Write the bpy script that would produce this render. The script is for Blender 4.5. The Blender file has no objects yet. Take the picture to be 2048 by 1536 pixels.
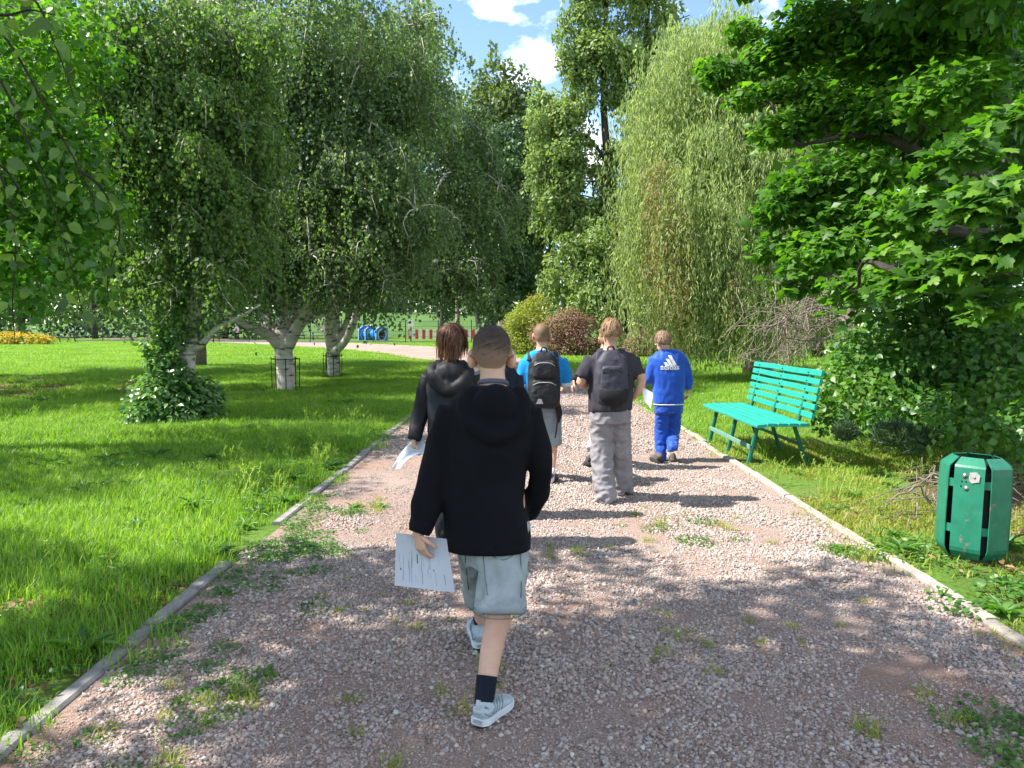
import bpy, bmesh, math, random
import numpy as np
from mathutils import Vector, Matrix, noise as mnoise
from mathutils.bvhtree import BVHTree

S = bpy.context.scene
C = S.collection
RNG = np.random.default_rng(11)
random.seed(5)
pi = math.pi
R = math.radians

# ------------------------------------------------------------------ camera
CAM_H = 1.5
FPX = 1538.0            # focal length in pixels of the 2048 wide picture
PITCH = math.atan(120 / FPX)
cam_d = bpy.data.cameras.new('camera')
cam = bpy.data.objects.new('camera', cam_d)
C.objects.link(cam)
cam.location = (0, 0, CAM_H)
cam.rotation_euler = (pi / 2 - PITCH, 0, 0)
cam_d.sensor_fit = 'HORIZONTAL'
cam_d.sensor_width = 36
cam_d.lens = 36 * FPX / 2048
cam_d.clip_start = .05
cam_d.clip_end = 1500
S.camera = cam

# ------------------------------------------------------------------ sky and sun
SUN_EL, SUN_AZ = 51, -94      # azimuth from +Y towards +X: the sun stands to the left, a little behind the camera
w = bpy.data.worlds.new('World')
S.world = w
w.use_nodes = True
nt = w.node_tree
nt.nodes.clear()
def _n(nt, t, **k):
    n = nt.nodes.new(t)
    for a, b in k.items():
        setattr(n, a, b)
    return n
out = _n(nt, 'ShaderNodeOutputWorld')
bg = _n(nt, 'ShaderNodeBackground')
sky = _n(nt, 'ShaderNodeTexSky', sky_type='NISHITA')
sky.sun_disc = False
sky.sun_elevation = R(SUN_EL)
sky.sun_rotation = R(SUN_AZ)
sky.altitude = 100
sky.air_density = 1.0
sky.dust_density = .1
sky.ozone_density = 3.0
tc = _n(nt, 'ShaderNodeTexCoord')
mp = _n(nt, 'ShaderNodeMapping')
mp.inputs['Location'].default_value = (.62, .1, .25)
mp.inputs['Scale'].default_value = (1, 1, 1.9)
nz = _n(nt, 'ShaderNodeTexNoise')
nz.inputs['Scale'].default_value = 16
nz.inputs['Detail'].default_value = 7
nz.inputs['Roughness'].default_value = .55
rp = _n(nt, 'ShaderNodeValToRGB')
rp.color_ramp.elements[0].position = .56
rp.color_ramp.elements[1].position = .80
mx = _n(nt, 'ShaderNodeMix', data_type='RGBA')
nt.links.new(tc.outputs['Generated'], mp.inputs['Vector'])
nt.links.new(mp.outputs['Vector'], nz.inputs['Vector'])
# banks of cloud standing in given directions (azimuth from +Y, elevation, radius in degrees), broken up by the noise
prev_ = None
for az_, el_, rad_, amt_ in ((-1.4, 22.2, 1.2, .17), (1.2, 18.0, 1.7, .19), (5.2, 11.8, 2.0, .22), (-2.0, 6.3, 2.0, .3), (16, 26, 3, .3), (40, 30, 12, .4), (-50, 35, 14, .4), (100, 25, 14, .45), (-110, 30, 12, .4), (170, 30, 16, .45), (-150, 50, 12, .4), (70, 60, 12, .4)):
    v_ = (math.sin(R(az_)) * math.cos(R(el_)), math.cos(R(az_)) * math.cos(R(el_)), math.sin(R(el_)))
    dt_ = _n(nt, 'ShaderNodeVectorMath', operation='DOT_PRODUCT'); dt_.inputs[1].default_value = v_
    nt.links.new(tc.outputs['Generated'], dt_.inputs[0])
    mr_ = _n(nt, 'ShaderNodeMapRange', interpolation_type='SMOOTHSTEP')
    mr_.inputs['From Min'].default_value = math.cos(R(rad_ * 1.5)); mr_.inputs['From Max'].default_value = math.cos(R(rad_ * .25)); mr_.inputs['To Max'].default_value = amt_
    nt.links.new(dt_.outputs['Value'], mr_.inputs['Value'])
    if prev_ is None: prev_ = mr_.outputs[0]
    else:
        ad_ = _n(nt, 'ShaderNodeMath', operation='ADD'); nt.links.new(prev_, ad_.inputs[0]); nt.links.new(mr_.outputs[0], ad_.inputs[1]); prev_ = ad_.outputs[0]
ad_ = _n(nt, 'ShaderNodeMath', operation='ADD'); nt.links.new(prev_, ad_.inputs[0]); nt.links.new(nz.outputs['Fac'], ad_.inputs[1])
nt.links.new(ad_.outputs[0], rp.inputs['Fac'])
nt.links.new(rp.outputs['Color'], mx.inputs['Factor'])
nt.links.new(sky.outputs['Color'], mx.inputs['A'])
mx.inputs['B'].default_value = (7.5, 7.7, 8.0, 1)
nt.links.new(mx.outputs['Result'], bg.inputs['Color'])
bg.inputs['Strength'].default_value = .12
nt.links.new(bg.outputs[0], out.inputs['Surface'])
sl = bpy.data.lights.new('sun', 'SUN')
sl.energy = 5.0
sl.angle = R(.55)
sl.color = (1, .955, .88)
so = bpy.data.objects.new('sun', sl)
C.objects.link(so)
sd = Vector((math.sin(R(SUN_AZ)) * math.cos(R(SUN_EL)), math.cos(R(SUN_AZ)) * math.cos(R(SUN_EL)), math.sin(R(SUN_EL))))
so.rotation_euler = sd.to_track_quat('Z', 'Y').to_euler()
so.location = (-20, 2, 30)
vs = S.view_settings
S.display_settings.display_device = 'sRGB'
vs.view_transform = 'Standard'
vs.look = 'None'
vs.exposure = 1.38
vs.gamma = 1
vs.use_curve_mapping = False
S.render.engine = 'CYCLES'
S.cycles.max_bounces = 8
S.cycles.diffuse_bounces = 4
S.cycles.transmission_bounces = 5
S.cycles.transparent_max_bounces = 6
S.cycles.caustics_reflective = False
S.cycles.caustics_refractive = False
S.cycles.use_denoising = True
S.cycles.sample_clamp_indirect = 6

# ------------------------------------------------------------------ helpers: pixels of the 2048x1536 photograph to points
_ct, _st = math.cos(PITCH), math.sin(PITCH)
def at(u, v, d):
    """the point at distance d (along +Y) that the picture shows at (u, v)"""
    a, b = (u - 1024) / FPX, (v - 768) / FPX
    dy, dz = _ct - b * _st, -_st - b * _ct
    t = d / dy
    return np.array((a * t, d, CAM_H + dz * t))
def gd(u, v):
    a, b = (u - 1024) / FPX, (v - 768) / FPX
    dy, dz = _ct - b * _st, -_st - b * _ct
    t = -CAM_H / dz
    return np.array((a * t, dy * t, 0.0))
def nrm(v):
    v = np.asarray(v, float)
    return v / np.maximum(np.linalg.norm(v, axis=-1, keepdims=True), 1e-9)

# ------------------------------------------------------------------ materials
def newmat(name):
    m = bpy.data.materials.new(name)
    m.use_nodes = True
    m.node_tree.nodes.clear()
    return m, m.node_tree
def ramp(nt, stops, interp='LINEAR'):
    r = nt.nodes.new('ShaderNodeValToRGB')
    cr = r.color_ramp
    cr.interpolation = interp
    while len(cr.elements) < len(stops):
        cr.elements.new(.5)
    for e, (p, c) in zip(cr.elements, stops):
        e.position = p
        e.color = (*c, 1)
    return r
def noise_node(nt, scale, detail=4, rough=.55, coord='Object', vec=None):
    n = nt.nodes.new('ShaderNodeTexNoise')
    n.inputs['Scale'].default_value = scale
    n.inputs['Detail'].default_value = detail
    n.inputs['Roughness'].default_value = rough
    if vec is None:
        if coord == 'World':
            g = nt.nodes.new('ShaderNodeNewGeometry')
            vec = g.outputs['Position']
        else:
            t = nt.nodes.new('ShaderNodeTexCoord')
            vec = t.outputs[coord]
    nt.links.new(vec, n.inputs['Vector'])
    return n
def leaf_mat(name, cols, rough=.42, trans=.4, tint=(1.25, 1.35, .45), spec=.5, clump=.35, cscale=.9):
    m, nt = newmat(name)
    L = nt.links.new
    o = nt.nodes.new('ShaderNodeOutputMaterial')
    at_ = nt.nodes.new('ShaderNodeAttribute')
    at_.attribute_name = 'rnd'
    stops = [(i / max(1, len(cols) - 1), c) for i, c in enumerate(cols)]
    r = ramp(nt, stops)
    nz = noise_node(nt, cscale, 3, .5, 'World')
    a = nt.nodes.new('ShaderNodeMath'); a.operation = 'MULTIPLY_ADD'
    a.inputs[1].default_value = clump * 2
    a.inputs[2].default_value = -clump
    L(nz.outputs['Fac'], a.inputs[0])
    b = nt.nodes.new('ShaderNodeMath'); b.operation = 'ADD'; b.use_clamp = True
    L(at_.outputs['Fac'], b.inputs[0]); L(a.outputs[0], b.inputs[1])
    L(b.outputs[0], r.inputs['Fac'])
    p = nt.nodes.new('ShaderNodeBsdfPrincipled')
    p.inputs['Roughness'].default_value = rough
    p.inputs['Specular IOR Level'].default_value = spec
    L(r.outputs['Color'], p.inputs['Base Color'])
    tr = nt.nodes.new('ShaderNodeBsdfTranslucent')
    mu = nt.nodes.new('ShaderNodeMix'); mu.data_type = 'RGBA'; mu.blend_type = 'MULTIPLY'
    mu.inputs['Factor'].default_value = 1
    mu.inputs['B'].default_value = (*[t * 1.5 for t in tint], 1)
    L(r.outputs['Color'], mu.inputs['A']); L(mu.outputs['Result'], tr.inputs['Color'])
    mxs = nt.nodes.new('ShaderNodeMixShader')
    mxs.inputs[0].default_value = trans
    L(p.outputs[0], mxs.inputs[1]); L(tr.outputs[0], mxs.inputs[2])
    L(mxs.outputs[0], o.inputs['Surface'])
    return m
def surf(name, c1, c2=None, scale=20, rough=.8, bump=.2, bscale=None, spec=.3, detail=5, metal=0, dist=.01, coord='Object', lo=.35, hi=.65, sss=0, sheen=0, wave=None):
    m, nt = newmat(name)
    L = nt.links.new
    o = nt.nodes.new('ShaderNodeOutputMaterial')
    p = nt.nodes.new('ShaderNodeBsdfPrincipled')
    p.inputs['Roughness'].default_value = rough
    p.inputs['Specular IOR Level'].default_value = spec
    p.inputs['Metallic'].default_value = metal
    if sss:
        p.inputs['Subsurface Weight'].default_value = sss
        p.inputs['Subsurface Radius'].default_value = (1, .35, .2)
        p.inputs['Subsurface Scale'].default_value = .008
    if sheen:
        p.inputs['Sheen Weight'].default_value = sheen
    L(p.outputs[0], o.inputs['Surface'])
    if c2 is None:
        c2 = tuple(x * .8 for x in c1)
    n = noise_node(nt, scale, detail, .6, coord)
    r = ramp(nt, [(lo, c1), (hi, c2)])
    L(n.outputs['Fac'], r.inputs['Fac'])
    L(r.outputs['Color'], p.inputs['Base Color'])
    if bump:
        bn = noise_node(nt, bscale or scale * 4, 4, .6, coord)
        b = nt.nodes.new('ShaderNodeBump')
        b.inputs['Strength'].default_value = bump
        b.inputs['Distance'].default_value = dist
        L(bn.outputs['Fac'], b.inputs['Height'])
        L(b.outputs['Normal'], p.inputs['Normal'])
    return m

# ------------------------------------------------------------------ mesh helpers
def link(name, me, mat=None, parent=None, loc=None, smooth=False):
    o = bpy.data.objects.new(name, me)
    C.objects.link(o)
    if mat is not None and not me.materials:
        me.materials.append(mat)
    if parent is not None:
        o.parent = parent
    if loc is not None:
        o.location = loc
    return o
def mesh_np(name, V, F, rnd=None, smooth=False):
    """V (n,3), F (m,k) one polygon size"""
    V = np.asarray(V, np.float32); F = np.asarray(F, np.int32)
    me = bpy.data.meshes.new(name)
    m, k = F.shape
    me.vertices.add(len(V)); me.vertices.foreach_set('co', V.ravel())
    me.loops.add(m * k); me.loops.foreach_set('vertex_index', F.ravel())
    me.polygons.add(m)
    me.polygons.foreach_set('loop_start', np.arange(0, m * k, k, dtype=np.int32))
    me.polygons.foreach_set('loop_total', np.full(m, k, np.int32))
    if smooth:
        me.polygons.foreach_set('use_smooth', np.ones(m, bool))
    if rnd is not None:
        a = me.attributes.new('rnd', 'FLOAT', 'POINT')
        a.data.foreach_set('value', np.asarray(rnd, np.float32))
    me.update(calc_edges=True)
    return me
class MB:
    """collects polygons of any size"""
    def __init__(s): s.v = []; s.f = []; s.sm = []
    def add(s, V, F, smooth=False):
        o = len(s.v)
        s.v.extend(map(tuple, V))
        s.f.extend([tuple(i + o for i in f) for f in F]); s.sm.extend([smooth] * len(F))
        return s
    def box(s, c, size, rot=None, bev=0):
        x, y, z = [k / 2 for k in size]
        V = [(-x, -y, -z), (x, -y, -z), (x, y, -z), (-x, y, -z), (-x, -y, z), (x, -y, z), (x, y, z), (-x, y, z)]
        M = rot if rot is not None else Matrix()
        V = [tuple((M @ Vector(q)) + Vector(c)) for q in V]
        return s.add(V, [(0, 3, 2, 1), (4, 5, 6, 7), (0, 1, 5, 4), (1, 2, 6, 5), (2, 3, 7, 6), (3, 0, 4, 7)])
    def tube(s, pts, rad, n=8, rb=None, right=None, k=1, exp=2.0, cap=True, smooth=True):
        V, F = tube(pts, rad, n, rb, right, k, exp, cap)
        return s.add(V, F, smooth)
    def mesh(s, name):
        me = bpy.data.meshes.new(name)
        me.from_pydata(s.v, [], s.f)
        me.polygons.foreach_set('use_smooth', np.array(s.sm, bool))
        me.update()
        return me
    def build(s, name, mat, parent=None, bevel=0):
        me = s.mesh(name)
        if bevel:
            bm = bmesh.new(); bm.from_mesh(me)
            bmesh.ops.bevel(bm, geom=bm.edges[:], offset=bevel, segments=1, affect='EDGES', clamp_overlap=True)
            bm.to_mesh(me); bm.free()
        return link(name, me, mat, parent)
def cr(P, k):
    """Catmull-Rom resample of rows of P"""
    P = np.asarray(P, float)
    if k <= 1 or len(P) < 3:
        if k > 1:
            t = np.linspace(0, 1, k + 1)[:, None]
            return P[0] * (1 - t) + P[1] * t
        return P
    E = np.vstack([2 * P[0] - P[1], P, 2 * P[-1] - P[-2]])
    o = []
    for i in range(len(P) - 1):
        a, b, c, d = E[i:i + 4]
        for t in np.arange(k) / k:
            o.append(.5 * (2 * b + (c - a) * t + (2 * a - 5 * b + 4 * c - d) * t * t + (3 * b - a - 3 * c + d) * t ** 3))
    o.append(P[-1])
    return np.array(o)
def tube(pts, rad, n=8, rb=None, right=None, k=1, exp=2.0, cap=True):
    pts = np.asarray(pts, float)
    ra = np.broadcast_to(np.asarray(rad, float), (len(pts),))
    rb = ra if rb is None else np.broadcast_to(np.asarray(rb, float), (len(pts),))
    A = cr(np.column_stack([pts, ra, rb]), k)
    pts, ra, rb = A[:, :3], np.maximum(A[:, 3], 1e-4), np.maximum(A[:, 4], 1e-4)
    T = nrm(np.gradient(pts, axis=0))
    th = np.linspace(0, 2 * pi, n, endpoint=False)
    c, s_ = np.cos(th), np.sin(th)
    if exp != 2:
        c = np.sign(c) * np.abs(c) ** (2 / exp); s_ = np.sign(s_) * np.abs(s_) ** (2 / exp)
    V = []
    if right is None:
        r = np.array((1., 0, 0)) if abs(T[0][0]) < .8 else np.array((0, 1., 0))
    else:
        r = np.asarray(right, float)
    for p, t, a, b in zip(pts, T, ra, rb):
        sd_ = nrm(r - np.dot(r, t) * t)
        if right is None: r = sd_
        f = np.cross(t, sd_)
        V.append(p + np.outer(c * a, sd_) + np.outer(s_ * b, f))
    m = len(pts)
    V = np.vstack(V)
    F = []
    for i in range(m - 1):
        for j in range(n):
            q = (j + 1) % n
            F.append((i * n + j, i * n + q, (i + 1) * n + q, (i + 1) * n + j))
    if cap:
        F.append(tuple(range(n - 1, -1, -1))); F.append(tuple((m - 1) * n + j for j in range(n)))
    return V, F
def ell(c, r, nu=16, nv=10, M=None):
    """ellipsoid"""
    V = [(0, 0, -1)]
    for i in range(1, nv):
        a = -pi / 2 + pi * i / nv
        for j in range(nu):
            b = 2 * pi * j / nu
            V.append((math.cos(a) * math.cos(b), math.cos(a) * math.sin(b), math.sin(a)))
    V.append((0, 0, 1))
    V = np.array(V) * np.asarray(r, float)
    if M is not None:
        V = V @ np.array(M).T
    V = V + np.asarray(c, float)
    F = [(0, 1 + (j + 1) % nu, 1 + j) for j in range(nu)]
    for i in range(nv - 2):
        for j in range(nu):
            a = 1 + i * nu + j; b = 1 + i * nu + (j + 1) % nu
            F.append((a, b, b + nu, a + nu))
    l = len(V) - 1; b0 = 1 + (nv - 2) * nu
    F += [(b0 + j, b0 + (j + 1) % nu, l) for j in range(nu)]
    return V, F
def tag(o, label=None, cat=None, group=None, kind=None):
    for a, b in (('label', label), ('category', cat), ('group', group), ('kind', kind)):
        if b: o[a] = b
    return o
def empty(name, loc, label, cat, group=None, rz=0):
    o = bpy.data.objects.new(name, None)
    C.objects.link(o)
    o.location = loc; o.rotation_euler.z = rz
    o.empty_display_size = .1
    return tag(o, label, cat, group)
def remesh(mb, voxel, smooth=3, dec=None):
    me = mb.mesh('tmp') if isinstance(mb, MB) else mb
    o = bpy.data.objects.new('tmp', me)
    C.objects.link(o)
    m = o.modifiers.new('r', 'REMESH'); m.mode = 'VOXEL'; m.voxel_size = voxel; m.use_smooth_shade = True
    if smooth:
        m = o.modifiers.new('s', 'SMOOTH'); m.factor = .5; m.iterations = smooth
    if dec:
        m = o.modifiers.new('d', 'DECIMATE'); m.ratio = dec
    dg = bpy.context.evaluated_depsgraph_get()
    r = bpy.data.meshes.new_from_object(o.evaluated_get(dg))
    bpy.data.objects.remove(o)
    r.polygons.foreach_set('use_smooth', np.ones(len(r.polygons), bool))
    return r
def coords(me):
    a = np.empty(len(me.vertices) * 3, np.float32); me.vertices.foreach_get('co', a)
    return a.reshape(-1, 3).astype(float)
def normals(me):
    a = np.empty(len(me.vertices) * 3, np.float32); me.vertices.foreach_get('normal', a)
    return a.reshape(-1, 3).astype(float)
def wrinkle(me, amp, freq, seed=0, stretch=(1, 1, 1), fn=None):
    """cloth folds pushed into the mesh along its normals"""
    V, N = coords(me), normals(me)
    st = np.asarray(stretch, float)
    for i in range(len(V)):
        q = V[i] * freq * st + seed * 3.7
        a = mnoise.noise(Vector(q)) + .5 * mnoise.noise(Vector(q * 2.1 + 5))
        a = (1 - abs(a) * 2.2)          # ridged
        k = 1 if fn is None else fn(V[i])
        V[i] += N[i] * amp * (a - .4) * k
    me.vertices.foreach_set('co', V.astype(np.float32).ravel()); me.update()
    return me
def add_mesh(me, V, F, smooth=True):
    """append raw polygons to a mesh"""
    bm = bmesh.new(); bm.from_mesh(me)
    vs_ = [bm.verts.new(tuple(v)) for v in V]
    for f in F:
        try:
            fc = bm.faces.new([vs_[i] for i in f]); fc.smooth = smooth
        except ValueError:
            pass
    bm.to_mesh(me); bm.free()
    return me
# ------------------------------------------------------------------ leaves
T_DIA = (np.array([(0, 0, 0), (.42, -.5, .06), (1, 0, -.06), (.42, .5, .06)]), np.array([(0, 1, 2), (0, 2, 3)]))
T_OVA = (np.array([(0, 0, 0), (.22, -.42, .05), (.55, -.42, .05), (.85, -.16, -.02), (1, 0, -.1), (.85, .16, -.02), (.55, .42, .05), (.22, .42, .05), (.3, 0, 0), (.62, 0, -.01)]),
         np.array([(0, 1, 8), (1, 2, 8), (2, 9, 8), (2, 3, 9), (3, 4, 9), (4, 5, 9), (5, 6, 9), (6, 8, 9), (6, 7, 8), (7, 0, 8)]))
_ml = [(0, 0), (.02, -.2), (-.08, -.42), (.2, -.36), (.22, -.55), (.42, -.56), (.5, -.34), (.55, -.22), (.72, -.28), (.78, -.12), (1, 0)]
_ml = _ml + [(a, -b) for a, b in _ml[-2:0:-1]]
T_MAP = (np.array([(a, b, -.10 * abs(b) - .08 * a * a) for a, b in _ml] + [(.3, 0, .03)]),
         np.array([(i, (i + 1) % len(_ml), len(_ml)) for i in range(len(_ml))]))
def leaf_arrays(P, D, N, L, W, tmpl, rnd, curl=None):
    P = np.asarray(P, float); D = nrm(D)
    N = nrm(N - np.sum(N * D, 1, keepdims=True) * D)
    Sd = np.cross(D, N)
    tv, tf = tmpl
    L = np.broadcast_to(np.asarray(L, float), (len(P),)); W = np.broadcast_to(np.asarray(W, float), (len(P),))
    cz = L if curl is None else L * curl
    V = (P[:, None, :] + D[:, None, :] * (L[:, None] * tv[None, :, 0])[..., None]
         + Sd[:, None, :] * (W[:, None] * tv[None, :, 1])[..., None]
         + N[:, None, :] * (cz[:, None] * tv[None, :, 2])[..., None])
    k = len(tv)
    F = (np.arange(len(P)) * k)[:, None, None] + tf[None]
    return V.reshape(-1, 3), F.reshape(-1, 3), np.repeat(np.asarray(rnd, float), k)
def leaf_obj(name, arrs, mat, parent=None, kind='stuff', smooth=False):
    V = np.vstack([a[0] for a in arrs]); r = np.concatenate([a[2] for a in arrs])
    F, o = [], 0
    for a in arrs:
        F.append(a[1] + o); o += len(a[0])
    me = mesh_np(name, V, np.vstack(F), r, smooth)
    ob = link(name, me, mat, parent)
    if kind: ob['kind'] = kind
    return ob
def rdir(n, rng=RNG):
    return nrm(rng.normal(size=(n, 3)))
def in_lobes(lobes, n, shell=.55, rng=RNG):
    """points in spheres (x, y, z, r[, squash]); more of them towards the skin. returns points, outward vectors, lobe ids"""
    Lb = np.array([(l[0], l[1], l[2], l[3], l[4] if len(l) > 4 else .85) for l in lobes], float)
    w_ = Lb[:, 3] ** 2.2; w_ /= w_.sum()
    i = rng.choice(len(Lb), n, p=w_)
    d = rdir(n, rng)
    rr = shell + (1 - shell) * rng.random(n) ** .6
    rr = np.where(rng.random(n) < .18, rng.random(n) ** .4, rr) * (1 + .12 * rng.normal(size=n))
    o = d * rr[:, None] * Lb[i, 3:4]
    o[:, 2] *= Lb[i, 4]
    return Lb[i, :3] + o, d, i
def boughs(L, k=8, f0=.28, f1=.48, keep=.55, rng=RNG, squash=.8):
    """break each big lobe up into many uneven boughs on its skin, around a smaller core"""
    o = []
    for l in L:
        o.append((l[0], l[1], l[2], l[3] * keep, .8))
        for d in rdir(k, rng):
            r = l[3] * rng.uniform(f0, f1)
            q = np.array(l[:3]) + d * np.array((1, 1, .9)) * l[3] * rng.uniform(.55, .95)
            o.append((*q, r, squash))
    return o
def lobes_px(L, jit=.0, back=True, rng=RNG):
    """[(u, v, r_px, depth)] to spheres; each gets a companion behind it so that the crown is as deep as wide"""
    o = []
    for (u, v, r, d) in L:
        p = at(u, v, d); q = r * d / FPX
        o.append((*p, q))
        if back:
            o.append((p[0] * 1.02 + rng.normal() * q * .3, p[1] + q * 1.2, p[2] + rng.normal() * q * .3, q))
    return o
def crown_round(lobes, n, L, W, up=.6, tmpl=T_DIA, rng=RNG, out=.6, droop=.3):
    """leaves of a bushy crown, facing up and out"""
    P, d, i = in_lobes(lobes, n, rng=rng)
    N = nrm(d * out + np.array((0, 0, up)) + rng.normal(size=(n, 3)) * .55)
    D = nrm(np.cross(N, rdir(n, rng)) + d * .4 + np.array((0, 0, -droop)))
    s = rng.uniform(.65, 1.25, n)
    lr = rng.normal(.5, .16, len(lobes))
    rnd = np.clip(lr[i] + rng.normal(size=n) * .16, 0, 1)
    return leaf_arrays(P, D, N, L * s, W * s, tmpl, rnd)
def crown_weep(lobes, ns, k, length, L, W, rng=RNG, spread=.5, tmpl=T_DIA, top=True, sway=.05, minz=.35, jit=1.0, dv=.55):
    """leaves along twigs that start in the upper part of each lobe and hang down"""
    P, d, i = in_lobes(lobes, ns, rng=rng)
    ln = rng.uniform(.45, 1.15, ns) * length
    hd = d.copy(); hd[:, 2] = 0
    t = (np.arange(k) + .5) / k
    t = np.clip(t[None, :] + rng.normal(size=(ns, k)) * .5 / k, 0.02, 1)
    wob = rng.normal(size=(ns, 1, 3)) * sway
    Q = P[:, None, :] + hd[:, None, :] * (spread * ln[:, None] * (1 - (1 - t) ** 2))[..., None]
    Q = Q + wob * np.sin(t * 5)[..., None]
    Q[..., 2] -= ln[:, None] * (t ** 1.5)
    Q = Q + rng.normal(size=Q.shape) * (.018 + .012 * length) * jit
    rnd = np.clip(np.repeat(rng.normal(.5, .2, ns), k) + rng.normal(size=ns * k) * .14, 0, 1)
    Q = Q.reshape(-1, 3)
    keep = Q[:, 2] > minz + rng.random(len(Q)) * .5
    Q = Q[keep]; rnd = rnd[keep]
    m = len(Q)
    D = nrm(rng.normal(size=(m, 3)) * dv + np.array((0, 0, -1.0)))
    N = nrm(rng.normal(size=(m, 3)) * np.array((1, 1, .55)) + np.array((0, 0, .35)))
    s = rng.uniform(.7, 1.25, m)
    return leaf_arrays(Q, D, N, L * s, W * s, tmpl, rnd)
def limb_path(a, b, k=6, sag=.0, wob=.06, rng=RNG):
    a, b = np.asarray(a, float), np.asarray(b, float)
    l = np.linalg.norm(b - a)
    t = np.linspace(0, 1, k)[:, None]
    p = a * (1 - t) + b * t
    p[1:-1] += rng.normal(size=(k - 2, 3)) * wob * l * .4
    p[:, 2] += sag * l * np.sin(t[:, 0] * pi)
    return p
# ================================================================== THE GROUND
def world_mix(name, stops, scale, rough=.9, bump=.3, bscale=60, dist=.02, scale2=None, stops2=None, f2=.5):
    m, nt = newmat(name)
    L = nt.links.new
    o = nt.nodes.new('ShaderNodeOutputMaterial')
    p = nt.nodes.new('ShaderNodeBsdfPrincipled')
    p.inputs['Roughness'].default_value = rough
    p.inputs['Specular IOR Level'].default_value = .2
    n = noise_node(nt, scale, 6, .6, 'World')
    r = ramp(nt, stops)
    L(n.outputs['Fac'], r.inputs['Fac'])
    col = r.outputs['Color']
    if scale2:
        n2 = noise_node(nt, scale2, 5, .65, 'World')
        r2 = ramp(nt, stops2)
        L(n2.outputs['Fac'], r2.inputs['Fac'])
        mx = nt.nodes.new('ShaderNodeMix'); mx.data_type = 'RGBA'; mx.blend_type = 'MULTIPLY'
        mx.inputs['Factor'].default_value = f2
        L(col, mx.inputs['A']); L(r2.outputs['Color'], mx.inputs['B'])
        col = mx.outputs['Result']
    L(col, p.inputs['Base Color'])
    bn = noise_node(nt, bscale, 5, .7, 'World')
    b = nt.nodes.new('ShaderNodeBump')
    b.inputs['Strength'].default_value = bump; b.inputs['Distance'].default_value = dist
    L(bn.outputs['Fac'], b.inputs['Height']); L(b.outputs['Normal'], p.inputs['Normal'])
    L(p.outputs[0], o.inputs['Surface'])
    return m
M_lawn = world_mix('lawn_soil', [(.3, (.07, .12, .022)), (.46, (.10, .20, .026)), (.6, (.13, .19, .04)), (.74, (.15, .13, .07))], .8, bscale=90, bump=.6,
                   scale2=30, stops2=[(.3, (.45, .42, .35)), (.7, (1.1, 1.1, 1.0))], f2=.8)
M_path = world_mix('path_gravel', [(.28, (.27, .155, .105)), (.47, (.31, .22, .18)), (.62, (.33, .26, .225)), (.75, (.25, .21, .15))], .55, bscale=120, bump=.9, dist=.012,
                   scale2=75, stops2=[(.3, (.5, .47, .45)), (.5, (.95, .93, .92)), (.68, (1.35, 1.3, 1.3))], f2=.85)
M_soil = world_mix('dry_soil', [(.35, (.12, .08, .05)), (.65, (.2, .14, .09))], 3, bscale=50, bump=.8)
M_bank = world_mix('far_grass', [(.3, (.045, .10, .022)), (.7, (.08, .15, .035))], .25, bscale=8, bump=.4, dist=.1)

def grid_sheet(name, x0, x1, y0, y1, nx, ny, z, mat):
    xs, ys = np.linspace(x0, x1, nx + 1), np.linspace(y0, y1, ny + 1)
    X, Y = np.meshgrid(xs, ys)
    V = np.column_stack([X.ravel(), Y.ravel(), np.full(X.size, z)])
    i = np.arange(ny)[:, None] * (nx + 1) + np.arange(nx)[None]
    F = np.stack([i, i + 1, i + nx + 2, i + nx + 1], -1).reshape(-1, 4)
    return link(name, mesh_np(name, V, F), mat)
o = grid_sheet('lawn', -400, 400, -60, 900, 8, 8, -.012, M_lawn)
tag(o, 'green lawn spreading on both sides of the gravel path', kind='structure')

PL = np.array([(-1.76, -4), (-1.75, 3), (-1.73, 5), (-1.65, 9.5), (-1.6, 14), (-1.7, 20), (-2.2, 26), (-3.6, 32), (-9.3, 44), (-20, 58), (-45, 80)], float)
PR = np.array([(2.37, -4), (2.37, 3), (2.37, 5), (2.37, 8), (2.4, 11), (2.3, 20), (1.8, 27), (.6, 32.5), (-1.6, 43), (-10, 58), (-40, 88)], float)
pl, pr = cr(PL, 6), cr(PR, 6)
def path_x(y):
    return np.interp(y, pl[:, 1], pl[:, 0]), np.interp(y, pr[:, 1], pr[:, 0])
n_ = len(pl)
V = np.vstack([np.column_stack([pl, np.zeros(n_)]), np.column_stack([pr, np.zeros(n_)])])
F = [(i, n_ + i, n_ + i + 1, i + 1) for i in range(n_ - 1)]
o = link('gravel_path', mesh_np('gravel_path', V, F), M_path)
tag(o, 'wide pinkish gravel path leading straight ahead and curving left', kind='structure')
# the grass bank behind the fenced ground
th = np.linspace(0, 2 * pi, 40, endpoint=False)
mb = MB()
prev = []
V = []
for k, (s, z) in enumerate([(1, -.05), (.85, .8), (.6, 2.2), (.3, 3.2)]):
    for t in th: V.append((-28 + 62 * s * math.cos(t), 122 + 28 * s * math.sin(t), z))
F = [(k * 40 + j, k * 40 + (j + 1) % 40, (k + 1) * 40 + (j + 1) % 40, (k + 1) * 40 + j) for k in range(3) for j in range(40)] + [tuple(120 + j for j in range(40))]
mb.add(V, F, True)
o = mb.build('grass_bank', M_bank); tag(o, 'low green grass bank behind the fenced dog ground', kind='structure')

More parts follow.
